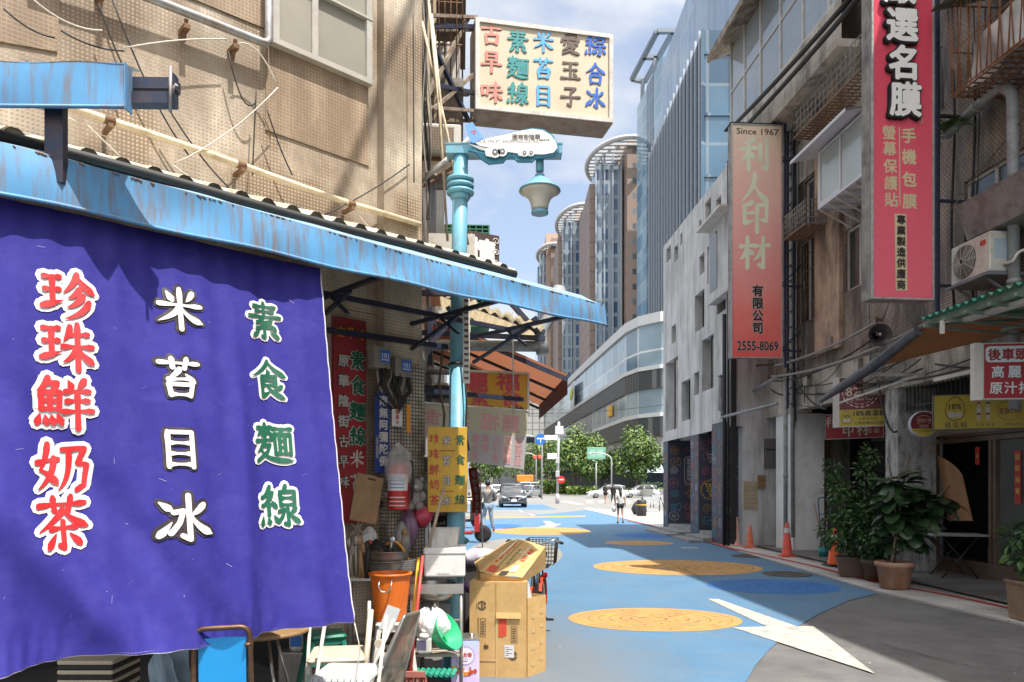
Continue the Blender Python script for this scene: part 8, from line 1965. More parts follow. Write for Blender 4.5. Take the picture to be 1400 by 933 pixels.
# far end of the street and left row
FARM=[mat('far_white',(.52,.52,.50),rough=.7,var=.06,scale=.1),mat('far_grey',(.36,.36,.36),rough=.7,var=.08,scale=.1),mat('far_tan',(.45,.40,.33),rough=.7,var=.08,scale=.1)]
FW=tilemat('far_window_grid',(.10,.12,.14),(.16,.19,.21),(.48,.47,.45),2.4,3.2,mortar=.4,rough=.4,var=.08,vscale=.1,bump=0); FW2=tilemat('far_window_grid_tan',(.09,.10,.11),(.14,.16,.17),(.42,.37,.31),2.6,3.2,mortar=.45,rough=.4,var=.08,vscale=.1,bump=0)
for k,(x0,x1,y,dep,z,m,lab) in enumerate(((-22,-9.5,66,26,18,FW,'white gridded building across the cross street behind the standing man'),(-24,-11,95,30,21,FW2,'tan gridded building second along the left of the far street'),(-26,-13,128,40,19,FW,'pale gridded building third along the left of the far street'),(-30,-14,172,60,24,FW2,'tan gridded building at the far left end of the street'),(-16,4,260,20,30,FW,'pale gridded building closing the far end of the street'))):
 t=box_thing('street_building',lab,'building'); g=B(); g.box(x0,y,0,x1,y+dep,z); g.build('wall',m,t); g=B(); g.box(x0-.3,y-.3,z,x1+.3,y+dep,z+.8); g.build('parapet',FARM[1],t); g=B(); g.box(x1,y,.0,x1+.3,y+dep,3.6); g.box(x0,y-.3,0,x1+.3,y-.01,3.6); g.build('shop_band',FARM[k%3],t)
# trees
BARK=mat('bark',(.10,.075,.055),rough=.9,var=.3,scale=6,bump=.5,bscale=20)
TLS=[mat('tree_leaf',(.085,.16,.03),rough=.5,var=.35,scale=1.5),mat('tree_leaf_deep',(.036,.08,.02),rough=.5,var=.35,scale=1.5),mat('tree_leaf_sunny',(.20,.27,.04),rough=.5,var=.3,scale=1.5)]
def tree(label,x,y,h,r,seed,nl=4200,ls=.26,trunk=.16,blobs=13,group=None,zc=.36):
 rnd=random.Random(seed); t=thing('street_tree',label,'tree',Matrix.Translation((x,y,0)),group)
 cl=[]
 for k in range(blobs):
  v=rvec(rnd); cl.append((Vector((v.x*r*.75,v.y*r*.75,h*(zc+(.92-zc)*(.5+.5*v.z)))),r*rnd.uniform(.26,.45)))
 g=B(); top=Vector((rnd.uniform(-.2,.2),0,h*.5)); g.tube([(0,0,0),(.03,0,h*.2),top],[trunk,trunk*.75,trunk*.5],9)
 for c,cr in cl:s0=Vector((0,0,h*.22)).lerp(top,rnd.random()); g.tube([s0,s0.lerp(c,.5)+Vector((0,0,-.1*r)),c],[trunk*.35,trunk*.2,.015],5)
 g.build('trunk',BARK,t)
 g=B(); tot=sum(cr**2 for c,cr in cl)
 for c,cr in cl:
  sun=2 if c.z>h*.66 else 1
  for k in range(int(nl*cr*cr/tot)):
   v=rvec(rnd).normalized(); p=c+v*cr*(.45+.6*rnd.random())+rvec(rnd)*.1*r; n=(v+Vector((0,0,.6))+rvec(rnd)*.6).normalized(); d=rvec(rnd)
   d=d-n*d.dot(n)
   if d.length<.05:continue
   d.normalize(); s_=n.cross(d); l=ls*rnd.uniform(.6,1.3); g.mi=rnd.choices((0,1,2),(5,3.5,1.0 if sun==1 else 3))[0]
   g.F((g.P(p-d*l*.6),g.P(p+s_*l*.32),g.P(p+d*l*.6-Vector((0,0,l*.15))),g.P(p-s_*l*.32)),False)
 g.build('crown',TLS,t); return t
def tp(px,py,d):return W(px,py,d)
p=W(784,688,103); tree('bright green street tree on the far corner behind the signal pole',p.x,p.y,9.7,4.6,3,9000,.36,.22,16,None,.28)
p=W(870,690,99); tree('darker round street tree to the right of the green box post',p.x,p.y,9.6,4.0,8,8000,.36,.2,15,None,.34)
p=W(822,690,122); tree('dim street tree between and behind the two corner trees',p.x,p.y,8.6,4.0,13,3600,.4)
for k,(px,d,h,r) in enumerate(((748,118,9.5,4.0),(733,145,10.5,4.4),(714,180,10.5,4.6),(738,170,11,5.0),(705,230,11,5.5),(683,240,11,5),(668,150,8,3.2),(655,110,7,2.6))):
 p=W(px,690,d); tree(['dense tree lining the far street past the signal pole','second tree lining the far street','third tree down the far street beyond the dark car','tall dark tree behind the street lights','far tree at the end of the street','far tree left of the street end','slim tree across the cross street beside the man','small tree behind the standing man'][k],p.x,p.y,h,r,30+k,1500,.40,.15,9)
def hedge(label,x0,x1,y0,y1,h,seed,mats=TLS,n=1500,ls=.2,name='hedge'):
 rnd=random.Random(seed); g=B()
 for k in range(n):
  p=Vector((rnd.uniform(x0,x1),rnd.uniform(y0,y1),h*rnd.random()**.5*(.75+.25*math.sin(3*rnd.random())))); nn=(Vector((0,-.4,.6))+rvec(rnd)*.8).normalized(); d=rvec(rnd); d=d-nn*d.dot(nn)
  if d.length<.05:continue
  d.normalize(); s_=nn.cross(d); l=ls*rnd.uniform(.6,1.4); g.mi=rnd.choices((0,1,2),(3,2,4))[0]; g.F((g.P(p-d*l),g.P(p+s_*l*.35),g.P(p+d*l),g.P(p-s_*l*.35)),False)
 o=g.build(name,mats); tag(o,label,'hedge'); return o
hedge('yellow green hedge along the far corner kerb left of the trees',3.9,8.0,104,108,2.2,1,n=2200,ls=.3)
hedge('low spiky planting at the foot of the corner trees',7.6,12.0,100.5,103,1.2,2,ls=.32)
hedge('low dark planting under the right corner tree',13,22,100,104,1.0,3,n=1200,ls=.3)
g=B(); g.box(3.4,99.5,.0,60,112,.14); struct(g,'sidewalk_island',PAVE)
# traffic signal post, signs, lamps
GRYP=mat('signal_grey',(.42,.43,.44),rough=.5,metal=.2,var=.1); SBLK=mat('signal_black',(.02,.02,.022),rough=.5,var=0)
sdp=61.0
def q_(px,py):return W(px,py,sdp)
p=q_(762,688); t=thing('traffic_signal','grey traffic signal post with round blue turn sign on the far corner','traffic signal',Matrix.Translation((p.x,p.y,0))); lo=lambda px,py:q_(px,py)-Vector((p.x,p.y,0))
g=B(); g.tube([(0,0,0),(0,0,.8)],.17,10); g.tube([(0,0,.8),lo(764,577)],.11,10); g.tube([lo(764,577),lo(764,512)],.03,6); g.build('post',GRYP,t)
g=B(); g.tube([lo(762,596),lo(716,600)],.06,8); g.build('arm',GRYP,t)
g=B(); a=lo(718,606); b=lo(731,597); g.cbox(a.x,-.15,a.z,b.x,.1,b.z,.04); h_=g.build('signal_head',SBLK,t)
for k in range(3):c=lo(720.5+k*4.2,601.5); g=B(); g.X=Matrix.Translation((c.x,-.16,c.z))@Matrix.Rotation(R(90),4,'X'); g.lathe([(.10,0),(.11,.03),(.12,.18)],12,cap1=False); g.build('lens',mat('dark_lens',(.04,.045,.05),rough=.3,var=0),h_)
c=lo(739,601); g=B(); g.X=Matrix.Translation((c.x,-.14,c.z))@Matrix.Rotation(R(90),4,'X'); g.lathe([(.45,-.02),(.45,.02)],28); s_=g.build('round_sign',mat('sign_road_blue',(.01,.14,.52),rough=.4,var=0),t)
g=B(); F_=lambda x,z,l=0:(c.x+x,-.165-l,c.z+z)
for P_ in ([(-.045,-.28),(.045,-.28),(.045,.02),(-.045,.02)],[(-.18,.02),(.18,.02),(.18,.11),(-.18,.11)],[(-.20,-.06),(-.20,.19),(-.33,.05)],[(.20,-.06),(.33,.05),(.20,.19)]):g.poly([F_(*a) for a in P_])
g.build('arrow_symbol',CLW,s_)
for k,(a,b,c_,d_) in enumerate(((744,762,595.5,602),(748,761,620,628),(759,770,583,594))):g=B(); u,v=lo(a,d_),lo(b,c_); g.cbox(u.x,-.22,u.z,v.x,-.16,v.z,.01); g.build('name_plate',mat('plate_white',(.62,.64,.64),rough=.4,var=.04),t)
for z in (2.2,3.3):g=B(); g.cbox(-.16,-.3,z,.16,-.12,z+.5,.03); g.build('control_box',GRYP,t)
c=lo(767,656); g=B(); g.X=Matrix.Translation((c.x,-.2,c.z))@Matrix.Rotation(R(90),4,'X'); g.lathe([(.30,-.02),(.30,.02)],24); s_=g.build('no_entry_sign',mat('sign_road_red',(.60,.02,.02),rough=.4,var=0),t); g=B(); g.box(c.x-.2,-.226,c.z-.045,c.x+.2,-.2205,c.z+.045); g.build('bar_symbol',CLW,s_)
p=W(815,690,96); t=thing('utility_box','green metal cabinet on a slim post between the two corner trees','utility box',Matrix.Translation((p.x,p.y,0)))
g=B(); z0=W(815,628,96).z; z1=W(815,612,96).z; g.cbox(-1.2,-.25,z0,1.2,.25,z1,.03); g.build('cabinet',mat('cabinet_green',(.16,.36,.26),rough=.5,var=.1),t); g=B(); g.box(-.85,-.256,z0+.3,-.08,-.251,z1-.3); g.box(.08,-.256,z0+.3,.85,-.251,z1-.3); g.build('door',mat('cabinet_door_green',(.24,.46,.34),rough=.5,var=.1),t); g=B(); g.tube([(0,0,0),(0,0,z0)],.07,8); g.build('post',GRYP,t)
for k,(px,d,top,dx) in enumerate(((733,95,640,-1.6),(716,120,645,-2),(836,80,640,-2.2),(741,78,616,-2.6))):
 p=W(px,690,d); z=W(px,top-20,d).z; t=thing('street_light',['curved grey street light beyond the signal post','farther curved grey street light near the dark car','slim grey street light behind the green cabinet','grey street light with long arm just beyond the signal post'][k],'street light',Matrix.Translation((p.x,p.y,0)))
 g=B(); g.tube(bend([(0,0,0),(0,0,z*.92),(dx*.4,0,z),(dx,0,z*1.0)],.6,5),.07,7); g.build('pole',GRYP,t); g=B(); g.cbox(dx-.35,-.12,z-.1,dx+.1,.12,z+.06,.03); g.build('lamp_head',GRYP,t)
p=W(735,625,84); g=B(); g.cbox(p.x-.55,p.y-.1,p.z-.18,p.x+.55,p.y+.1,p.z+.18,.04); g.tube([(p.x+.4,p.y,p.z-.15),(p.x+.4,p.y,0)],.06,7); o=g.build('traffic_signal',SBLK); tag(o,'small dark far traffic signal with two lit red lights','traffic signal')
for dx in (-.3,.25):g=B(); g.ball((p.x+dx,p.y-.12,p.z),.2,sy=.4); g.build('red_light',mat('signal_red_lit',(.9,.06,.03),var=0,emit=1.2),o)
g=B(); g.tube(sag(W(600,560,66),W(920,552,66),.6),.03,5); o=g.build('overhead_wire',WIREB); tag(o,'thin overhead wire crossing the far intersection','wire')
for k,(px,d) in enumerate(((885,86),(899,88))):
 p=W(px,690,d); t=thing('planter',['pale round planter with clipped shrub, the left one beyond the bench','pale round planter with clipped shrub, the right one at the concrete wall'][k],'planter',Matrix.Translation((p.x,p.y,0))); g=B(); g.lathe([(.6,0),(.75,.95),(.8,1.0),(.7,1.0)],18); g.build('pot',FARM[0],t)
 rnd=random.Random(k); g=B()
 for i in range(350):
  v=rvec(rnd).normalized(); p_=Vector((v.x*.8,v.y*.8,1.3+v.z*.45)); leaf(g,p_,v+rvec(rnd)*.6,Vector((0,0,1))+rvec(rnd)*.5,.16,.09,rnd.choice((0,1)))
 g.build('foliage',LFS,t)
for k,(px,py,rz) in enumerate(((893,700,20),(903,694,10))):
 p=G(px,py); t=thing('street_bench',['grey tubular metal bench on the plaza beside the black bin','grey tubular metal bench farther back at the mural building'][k],'bench',Matrix.Translation((p.x,p.y,0))@Matrix.Rotation(R(rz),4,'Z'))
 for s_ in (-.6,.6):g=B(); g.tube(bend([(s_,-.3,0),(s_,-.1,.45),(s_,.25,.9),(s_,.3,0)],.12,4),.03,7); g.build('side_frame',SBLK,t)
 g=B()
 for i in range(4):g.box(-.6,-.2+i*.11,.44,.6,-.12+i*.11,.47)
 g.build('seat',GRYP,t); g=B(); g.box(-.6,.2,.55,.6,.23,.88); g.build('backrest',GRYP,t)
p=G(877,706); t=thing('litter_bin','black litter bin with a gold band beside the plaza bench','bin',Matrix.Translation((p.x,p.y,0))); g=B(); g.lathe([(.22,0),(.25,.05),(.25,.75),(.2,.82)],18); g.build('body',SBLK,t); g=B(); g.lathe([(.254,.55),(.254,.6)],18,cap0=False,cap1=False); g.build('band',YLL,t)
o=bag('rubbish_bag','black sack slumped beside the litter bin on the plaza',873,695,39,.35,.42,SBLK,31)
# people
SKIN=mat('skin',(.48,.30,.21),rough=.55,var=.05); HAIR=mat('black_hair',(.012,.010,.009),rough=.45,var=.2)
def skinned(name,chain,m,parent,sub=2):
 """chain: list of (id, point, radius, parent id)"""
 ids={c[0]:i for i,c in enumerate(chain)}; me=bpy.data.meshes.new(name)
 me.from_pydata([c[1] for c in chain],[(ids[c[3]],ids[c[0]]) for c in chain if c[3] is not None],[]); me.materials.append(m)
 o=bpy.data.objects.new(name,me); COL.objects.link(o); o.parent=parent
 md=o.modifiers.new('skin','SKIN'); md.use_smooth_shade=True
 for i,c in enumerate(chain):
  sv=me.skin_vertices[0].data[i]; r=c[2]; sv.radius=r if isinstance(r,tuple) else (r,r); sv.use_root=(c[3] is None)
 s2=o.modifiers.new('smooth','SUBSURF'); s2.levels=sub; s2.render_levels=sub
 return o
def person(label,M,h,J,outfit,hair='short',hairm=HAIR,extras=None,female=False):
 """J: joints in metres for a 1.7 m figure, facing +y"""
 t=thing('person',label,'person',M@Matrix.Scale(h/1.7,4)); sw=.17 if female else .195
 P=dict(pelvis=(0,0,.93),waist=(0,0,1.05),chest=(0,.0,1.24),neck=(0,.0,1.42),head0=(0,.02,1.52),head1=(0,.03,1.62),ls=(-sw,0,1.37),rs=(sw,0,1.37),le=(-sw-.06,-.02,1.10),re=(sw+.06,-.02,1.10),lw=(-sw-.07,.08,.86),rw=(sw+.07,.08,.86),lhip=(-.09,0,.89),rhip=(.09,0,.89),lk=(-.11,.02,.49),rk=(.11,.02,.49),la=(-.12,0,.09),ra=(.12,0,.09),lt=(-.13,.15,.03),rt=(.13,.15,.03)); P.update(J)
 b=[('pelvis',P['pelvis'],(.13,.10),None),('waist',P['waist'],(.115,.09),'pelvis'),('chest',P['chest'],(.145,.105),'waist'),('neck',P['neck'],.052,'chest'),('head0',P['head0'],(.07,.085),'neck'),('head1',P['head1'],(.078,.095),'head0')]
 for s in 'lr':
  b+=[(s+'s',P[s+'s'],.052,'chest'),(s+'e',P[s+'e'],.040,s+'s'),(s+'w',P[s+'w'],.027,s+'e'),(s+'hand',tuple(Vector(P[s+'w'])+(Vector(P[s+'w'])-Vector(P[s+'e'])).normalized()*.09),(.034,.018),s+'w'),(s+'hip',P[s+'hip'],.082,'pelvis'),(s+'k',P[s+'k'],.055,s+'hip'),(s+'a',P[s+'a'],.038,s+'k'),(s+'t',P[s+'t'],(.035,.028),s+'a')]
 skinned('body',b,SKIN,t)
 d={c[0]:c for c in b}; grow=lambda k,e,par,pt=None:(k,pt or P.get(k) or d[k][1],tuple(x+e for x in (d[k][2] if isinstance(d[k][2],tuple) else (d[k][2],)*2)),par)
 def lerp(a,b_,f):return tuple(Vector(P[a]).lerp(Vector(P[b_]),f))
 for kind,m,*o in outfit:
  if kind in ('jacket','tee'):
   e=.03 if kind=='jacket' else .02; hem=o[0] if o else .86
   c=[('waist',P['waist'],(.15,.125),None),('chest',P['chest'],(.165,.13),'waist'),('neck',tuple(Vector(P['neck'])+Vector((0,0,-.03))),(.065,.06),'chest'),('hem',(P['pelvis'][0],P['pelvis'][1],hem),(.16,.13),'waist')]
   for s in 'lr':
    c+=[(s+'s',P[s+'s'],.052+e,'chest')]
    if kind=='jacket':c+=[(s+'e',P[s+'e'],.045+e,s+'s'),(s+'w',P[s+'w'],.03+e,s+'e')]
    else:c+=[(s+'e',lerp(s+'s',s+'e',.6),.045+e,s+'s')]
   skinned('jacket' if kind=='jacket' else 'shirt',c,m,t)
  if kind in ('trousers','shorts'):
   c=[('pelvis',P['pelvis'],(.145,.125),None)]
   for s in 'lr':
    c+=[(s+'hip',P[s+'hip'],.105,'pelvis'),(s+'k',P[s+'k'] if kind=='trousers' else lerp(s+'hip',s+'k',.48),.076 if kind=='trousers' else .10,s+'hip')]
    if kind=='trousers':c+=[(s+'a',tuple(Vector(P[s+'a'])+Vector((0,0,.0))),.064,s+'k')]
   skinned(kind,c,m,t)
  if kind=='shoes':
   for s in 'lr':skinned('shoe',[(s+'a',tuple(Vector(P[s+'a'])+Vector((0,-.02,-.03))),.052,None),(s+'t',tuple(Vector(P[s+'t'])+Vector((0,.02,.015))),(.048,.038),s+'a')],m,t,1)
 hd=Vector(P['head1']); g=B(); g.ball((hd.x,hd.y-.012,hd.z+.012),.112,14,10,sx=.88,sy=1.0,sz=1.06)
 for i,v in enumerate(g.v):
  if v[1]>hd.y+.055 and v[2]<hd.z+.06:g.v[i]=(v[0],hd.y+.055,v[2])
 if hair=='long':g.tube([(hd.x,hd.y-.09,hd.z+.02),(hd.x,hd.y-.12,hd.z-.1),(hd.x+.01,hd.y-.11,hd.z-.28),(hd.x+.015,hd.y-.11,hd.z-.42)],[.05,.055,.05,.02],8)
 g.build('hair',hairm,t)
 g=B()
 for s in (-1,1):g.ball((hd.x+s*.085,hd.y,hd.z-.03),.022,8,6,sx=.5)
 g.ball((hd.x,hd.y+.105,hd.z-.045),.018,8,6,sz=1.4)
 for s in (-1,1):g.mi=1; g.ball((hd.x+s*.035,hd.y+.092,hd.z-.01),.011,8,6)
 g.mi=2; g.ball((hd.x,hd.y+.088,hd.z-.09),.02,8,5,sz=.35,sy=.5); g.build('face',[SKIN,SBLK,mat('lips',(.40,.14,.12),rough=.5,var=0)],t)
 return t
JEAN=mat('washed_jeans',(.24,.32,.40),rough=.85,var=.3,scale=9); JK=mat('charcoal_jacket',(.05,.05,.05),rough=.8,var=.25,scale=8); SHB=mat('dark_shoe',(.03,.03,.035),rough=.6,var=.1); TEE=mat('pale_grey_tee',(.56,.55,.51),rough=.8,var=.08); SHT=mat('black_shorts',(.018,.017,.017),rough=.8,var=.2); GREYS=mat('grey_sleeve',(.16,.155,.15),rough=.8,var=.2)
p=G(667,728); M=Matrix.Translation((p.x,p.y,.014))@Matrix.Rotation(R(14),4,'Z')
t=person('man in charcoal jacket and washed jeans standing with his back turned, crossbody bag',M,1.70,dict(lk=(-.13,.05,.49),rk=(.12,.03,.49),la=(-.15,-.02,.09),ra=(.21,.06,.09),lt=(-.17,.13,.03),rt=(.25,.20,.03),lw=(-.20,.24,1.05),rw=(.20,.24,1.05),le=(-.27,.02,1.10),re=(.27,.02,1.10)),(('jacket',GREYS,.84),('trousers',JEAN),('shoes',SHB)))
g=B(); g.tube([(.17,-.03,1.42),(.05,-.17,1.30),(-.12,-.18,1.08),(-.20,-.10,.95)],.014,6); o_=t; g.build('bag_strap',SBLK,t)
g=B(); g.cbox(-.30,-.12,.78,-.19,.12,1.0,.03); o=g.build('shoulder_bag',SBLK,None,M); tag(o,'black crossbody bag worn by the man in washed jeans','bag')
p=G(848,717.5); M=Matrix.Translation((p.x,p.y,.036))@Matrix.Rotation(R(6),4,'Z')
t=person('young woman with long black ponytail, pale tee and black shorts walking away with a bag',M,1.42,dict(lk=(-.09,.08,.49),rk=(.10,-.02,.49),la=(-.10,.02,.09),ra=(.10,-.16,.12),lt=(-.11,.17,.03),rt=(.11,-.04,.04),lw=(-.25,.03,.85),rw=(.25,.05,.86)),(('tee',TEE,.88),('shorts',SHT),('shoes',SHB)),'long',female=True)
p2=M@Vector((-.24,.05,.60)); o=bag('hand_bag','small white bag carried by the walking woman with the ponytail',700,662,30,.09,.14,mat('white_bag',(.60,.60,.58),rough=.6,var=.05),3); o.location=p2
p=G(828,689.5); M=Matrix.Translation((p.x,p.y,.006))@Matrix.Rotation(R(-30),4,'Z')
t=person('pedestrian in black top and skirt with backpack and white socks at the crossing',M,1.62,dict(lk=(-.10,.14,.50),rk=(.10,-.02,.49),la=(-.10,.06,.09),ra=(.10,-.22,.14),lt=(-.11,.2,.03),rt=(.11,-.10,.05)),(('tee',JK,.84),('shorts',SHT),('shoes',TEE)),'long',female=True)
g=B(); g.cbox(-.15,-.30,1.02,.15,-.14,1.40,.04); o=g.build('backpack',SBLK,None,M); tag(o,'black backpack worn by the pedestrian with white socks','backpack')
p=G(838.5,688); M=Matrix.Translation((p.x,p.y,.006))@Matrix.Rotation(R(-35),4,'Z')
person('pedestrian all in black walking beside the one with the backpack',M,1.60,dict(lk=(-.10,-.02,.50),rk=(.10,.12,.49),la=(-.10,-.2,.12),ra=(.10,.05,.09),lt=(-.11,-.08,.05),rt=(.11,.19,.03)),(('jacket',SHT,.84),('trousers',SHT),('shoes',SHB)),'long',female=True)
M=RF@Matrix.Translation((xs0+2.75,2.15,.045))@Matrix.Rotation(R(180),4,'Z')
person('dim cook standing behind the counter inside the shop window',M,1.66,dict(lw=(-.15,.28,1.0),rw=(.15,.28,1.0),le=(-.25,.03,1.1),re=(.25,.03,1.1)),(('tee',JK,.86),('trousers',SHT)),'short')
# vehicles
TYR=mat('tyre',(.018,.018,.018),rough=.8,var=.1); RIM=mat('alloy_rim',(.42,.43,.45),rough=.3,metal=.7,var=.05); CGL=mat('car_glass',(.025,.03,.035),rough=.04,var=0,spec=1.0,coat=1.); HLM=mat('headlamp',(.60,.62,.65),rough=.1,var=0,spec=1.,coat=1.); TLM=mat('tail_lamp',(.45,.02,.02),rough=.2,var=0); PLT=mat('number_plate',(.70,.70,.68),rough=.5,var=0)
def loft(g,secs,close=True):
 """secs: list of rings of equal point count"""
 R_=[[g.P(p) for p in s] for s in secs]; n=len(R_[0])
 for a,b in zip(R_,R_[1:]):
  for i in range(n):g.F((a[i],a[(i+1)%n],b[(i+1)%n],b[i]),True)
 g.F(R_[0][::-1],True); g.F(R_[-1],True)
def car(label,M,paint,L_=4.5,Wd=1.84,H=1.68,suv=True,group=None,cat='car',emblem=False):
 t=thing('parked_car' if False else 'car',label,cat,M,group)
 hw=Wd/2; belt=H*.60; sill=.30 if suv else .24; hood=H*.60 if suv else H*.56
 g=B(); secs=[]
 for y,zt,wk,zb in ((-L_/2,hood*.66,.70,sill+.10),(-L_/2+.10,hood*.80,.88,sill),(-L_/2+.35,hood*.93,.97,sill-.05),(-L_/2+.95,hood,1.0,sill-.08),(-.75,belt+.02,1.0,sill-.08),(.3,belt+.04,1.0,sill-.08),(L_/2-.7,belt+.06,1.0,sill-.06),(L_/2-.2,belt+.04,.95,sill),(L_/2,belt*.86,.82,sill+.12)):
  w_=hw*wk; secs.append([(-w_*.96,y,zb),(-w_,y,(zb+zt)*.5),(-w_*.97,y,zt*.93),(-w_*.86,y,zt),(0,y,zt+.03),(w_*.86,y,zt),(w_*.97,y,zt*.93),(w_,y,(zb+zt)*.5),(w_*.96,y,zb),(0,y,zb-.02)])
 loft(g,secs); g.build('body',paint,t)
 g=B(); secs=[]
 for y,zt,zb in ((-.95,belt-.01,belt-.05),(-.30,H*.93,belt),(.1,H*.985,belt+.02),(L_*.28,H*.985,belt+.03),(L_*.40,H*.93,belt+.03),(L_/2-.25,belt+.06,belt+.0)):
  k=.78 if zt>belt+.2 else .88; secs.append([(-hw*.90,y,zb),(-hw*k,y,zt-.04),(-hw*k*.85,y,zt),(hw*k*.85,y,zt),(hw*k,y,zt-.04),(hw*.90,y,zb)])
 loft(g,secs); g.build('window_glass',CGL,t)
 g=B(); secs=[]
 for y,zt in ((-.36,H*.925),(.1,H),(L_*.28,H),(L_*.41,H*.93)):secs.append([(-hw*.80,y,zt-.05),(-hw*.70,y,zt),(0,y,zt+.015),(hw*.70,y,zt),(hw*.80,y,zt-.05),(0,y,zt-.045)])
 loft(g,secs)
 for s in (-1,1):
  g.bar((s*hw*.87,-.92,belt),(s*hw*.765,-.32,H*.915),.06); g.bar((s*hw*.89,.35,belt),(s*hw*.79,.30,H*.95),.07); g.bar((s*hw*.88,L_*.36,belt),(s*hw*.77,L_*.30,H*.95),.12)
 g.build('roof',paint,t)
 wr=.35 if suv else .32
 for sx in (-1,1):
  for y in (-L_*.30,L_*.29):
   g=B(); g.X=T(sx*(hw-.11),y,wr,ry=90); g.lathe([(wr*.66,-.115),(wr*.94,-.11),(wr,-.07),(wr,.07),(wr*.94,.11),(wr*.66,.115)],22); w0=g.build('wheel',TYR,t)
   g=B(); g.X=T(sx*(hw-.11),y,wr,ry=90); z=.118*sx
   for k in range(5):a=2*math.pi*k/5; g.bar((0,0,z),(wr*.6*math.cos(a),wr*.6*math.sin(a),z),.09,.015)
   g.lathe([(wr*.58,z-.004),(wr*.66,z-.004),(wr*.66,z+.004),(wr*.58,z+.004)],20,cap0=False,cap1=False); g.build('rim',RIM,w0)
  g=B(); g.prism([(sx*hw*.52,hood*.70),(sx*hw*.90,hood*.82),(sx*hw*.93,hood*.72),(sx*hw*.70,hood*.64)],-L_/2+.005,-L_/2+.32); g.build('headlight',HLM,t)
  g=B(); g.cbox(sx*(hw+.01),-.78,belt+.02,sx*(hw+.20),-.64,belt+.17,.03); g.build('mirror',paint,t)
  g=B(); g.box(sx*hw*.62,L_/2-.12,belt*.78,sx*hw*.92,L_/2-.0,belt*.95); g.build('tail_light',TLM,t)
 g=B(); g.prism([(-hw*.46,hood*.72),(hw*.46,hood*.72),(hw*.40,hood*.42),(-hw*.40,hood*.42)],-L_/2-.015,-L_/2+.15); gr=g.build('grille',SBLK,t)
 if emblem:
  g=B(); cz=hood*.58
  g.tube([(.11*math.cos(2*math.pi*i/20),-L_/2-.02,cz+.075*math.sin(2*math.pi*i/20)) for i in range(21)],.012,5,cap=False); g.tube([(-.10,-L_/2-.02,cz+.04),(0,-L_/2-.02,cz-.02),(.10,-L_/2-.02,cz+.04)],.012,5); g.tube([(-hw*.45,-L_/2-.012,hood*.66),(-hw*.3,-L_/2-.016,hood*.42),(hw*.3,-L_/2-.016,hood*.42),(hw*.45,-L_/2-.012,hood*.66)],.015,6); g.build('emblem',RIM,gr)
 g=B(); g.cbox(-hw*.9,-L_/2-.02,sill-.02,hw*.9,-L_/2+.25,sill+.10,.03); g.build('bumper',SBLK if suv else paint,t)
 g=B(); g.box(-.19,-L_/2-.032,hood*.40,.19,-L_/2-.021,hood*.40+.16); g.build('number_plate',PLT,t)
 return t
CHC=mat('charcoal_paint',(.045,.048,.055),rough=.25,metal=.4,var=.05,coat=.8); WHT=mat('white_paint',(.66,.67,.68),rough=.25,var=.03,coat=.7); SIL=mat('silver_paint',(.38,.40,.42),rough=.25,metal=.5,var=.04,coat=.6)
p=G(700.5,694.5); car('dark grey crossover car facing us at the crossing',Matrix.Translation((p.x,p.y+2.2,.01))@Matrix.Rotation(R(3),4,'Z'),CHC,emblem=True)
p=G(724,681); car('silver white car standing just behind the dark crossover',Matrix.Translation((p.x,p.y+2,.01))@Matrix.Rotation(R(-28),4,'Z'),SIL,H=1.5,suv=False)
p=G(832,681.5); car('white sedan crossing side-on in front of the corner trees',Matrix.Translation((p.x,p.y+1,.01))@Matrix.Rotation(R(-90),4,'Z'),WHT,L_=4.7,H=1.5,suv=False)
p=G(872,681); car('white car following the sedan behind the tree trunk',Matrix.Translation((p.x+.5,p.y+1.2,.01))@Matrix.Rotation(R(-90),4,'Z'),WHT,L_=4.4,H=1.5,suv=False)
p=G(680,680); car('white car in the far lane left of the dark crossover',Matrix.Translation((p.x,p.y+2,.01))@Matrix.Rotation(R(6),4,'Z'),WHT,H=1.55,suv=False)
p=G(662,681); car('white car farthest left behind the standing man',Matrix.Translation((p.x,p.y+2,.01))@Matrix.Rotation(R(10),4,'Z'),WHT,H=1.5,suv=False)
def van(label,px,py,body,top,name):
 p=G(px,py); t=thing(name,label,'truck' if top else 'van',Matrix.Translation((p.x,p.y,.01))); g=B(); g.cbox(-.9,0,.35,.9,4.4,1.95,.12); g.build('body',body,t); g=B(); g.box(-.78,-.012,1.1,.78,-.001,1.75); g.build('windscreen',CGL,t)
 for sx in (-1,1):
  for y in (.8,3.6):g=B(); g.X=T(sx*.8,y,.34,ry=90); g.lathe([(.2,-.1),(.34,-.09),(.34,.09),(.2,.1)],16); g.build('wheel',TYR,t)
  g=B(); g.box(sx*.55,-.015,.7,sx*.82,-.001,.9); g.build('headlight',HLM,t)
 if top:g=B(); g.cbox(-1.3,1.0,1.98,1.3,4.4,3.0,.1); g.build('cargo_box',mat('orange_tarp',(.75,.22,.02),rough=.6,var=.08),t)
 return t
van('white van far down the street to the right of the dark car',733,675,WHT,False,'delivery_van')
van('pale blue truck with bright orange top far behind the dark car',718,676.5,mat('pale_blue_paint',(.34,.46,.56),rough=.3,var=.03),True,'truck')
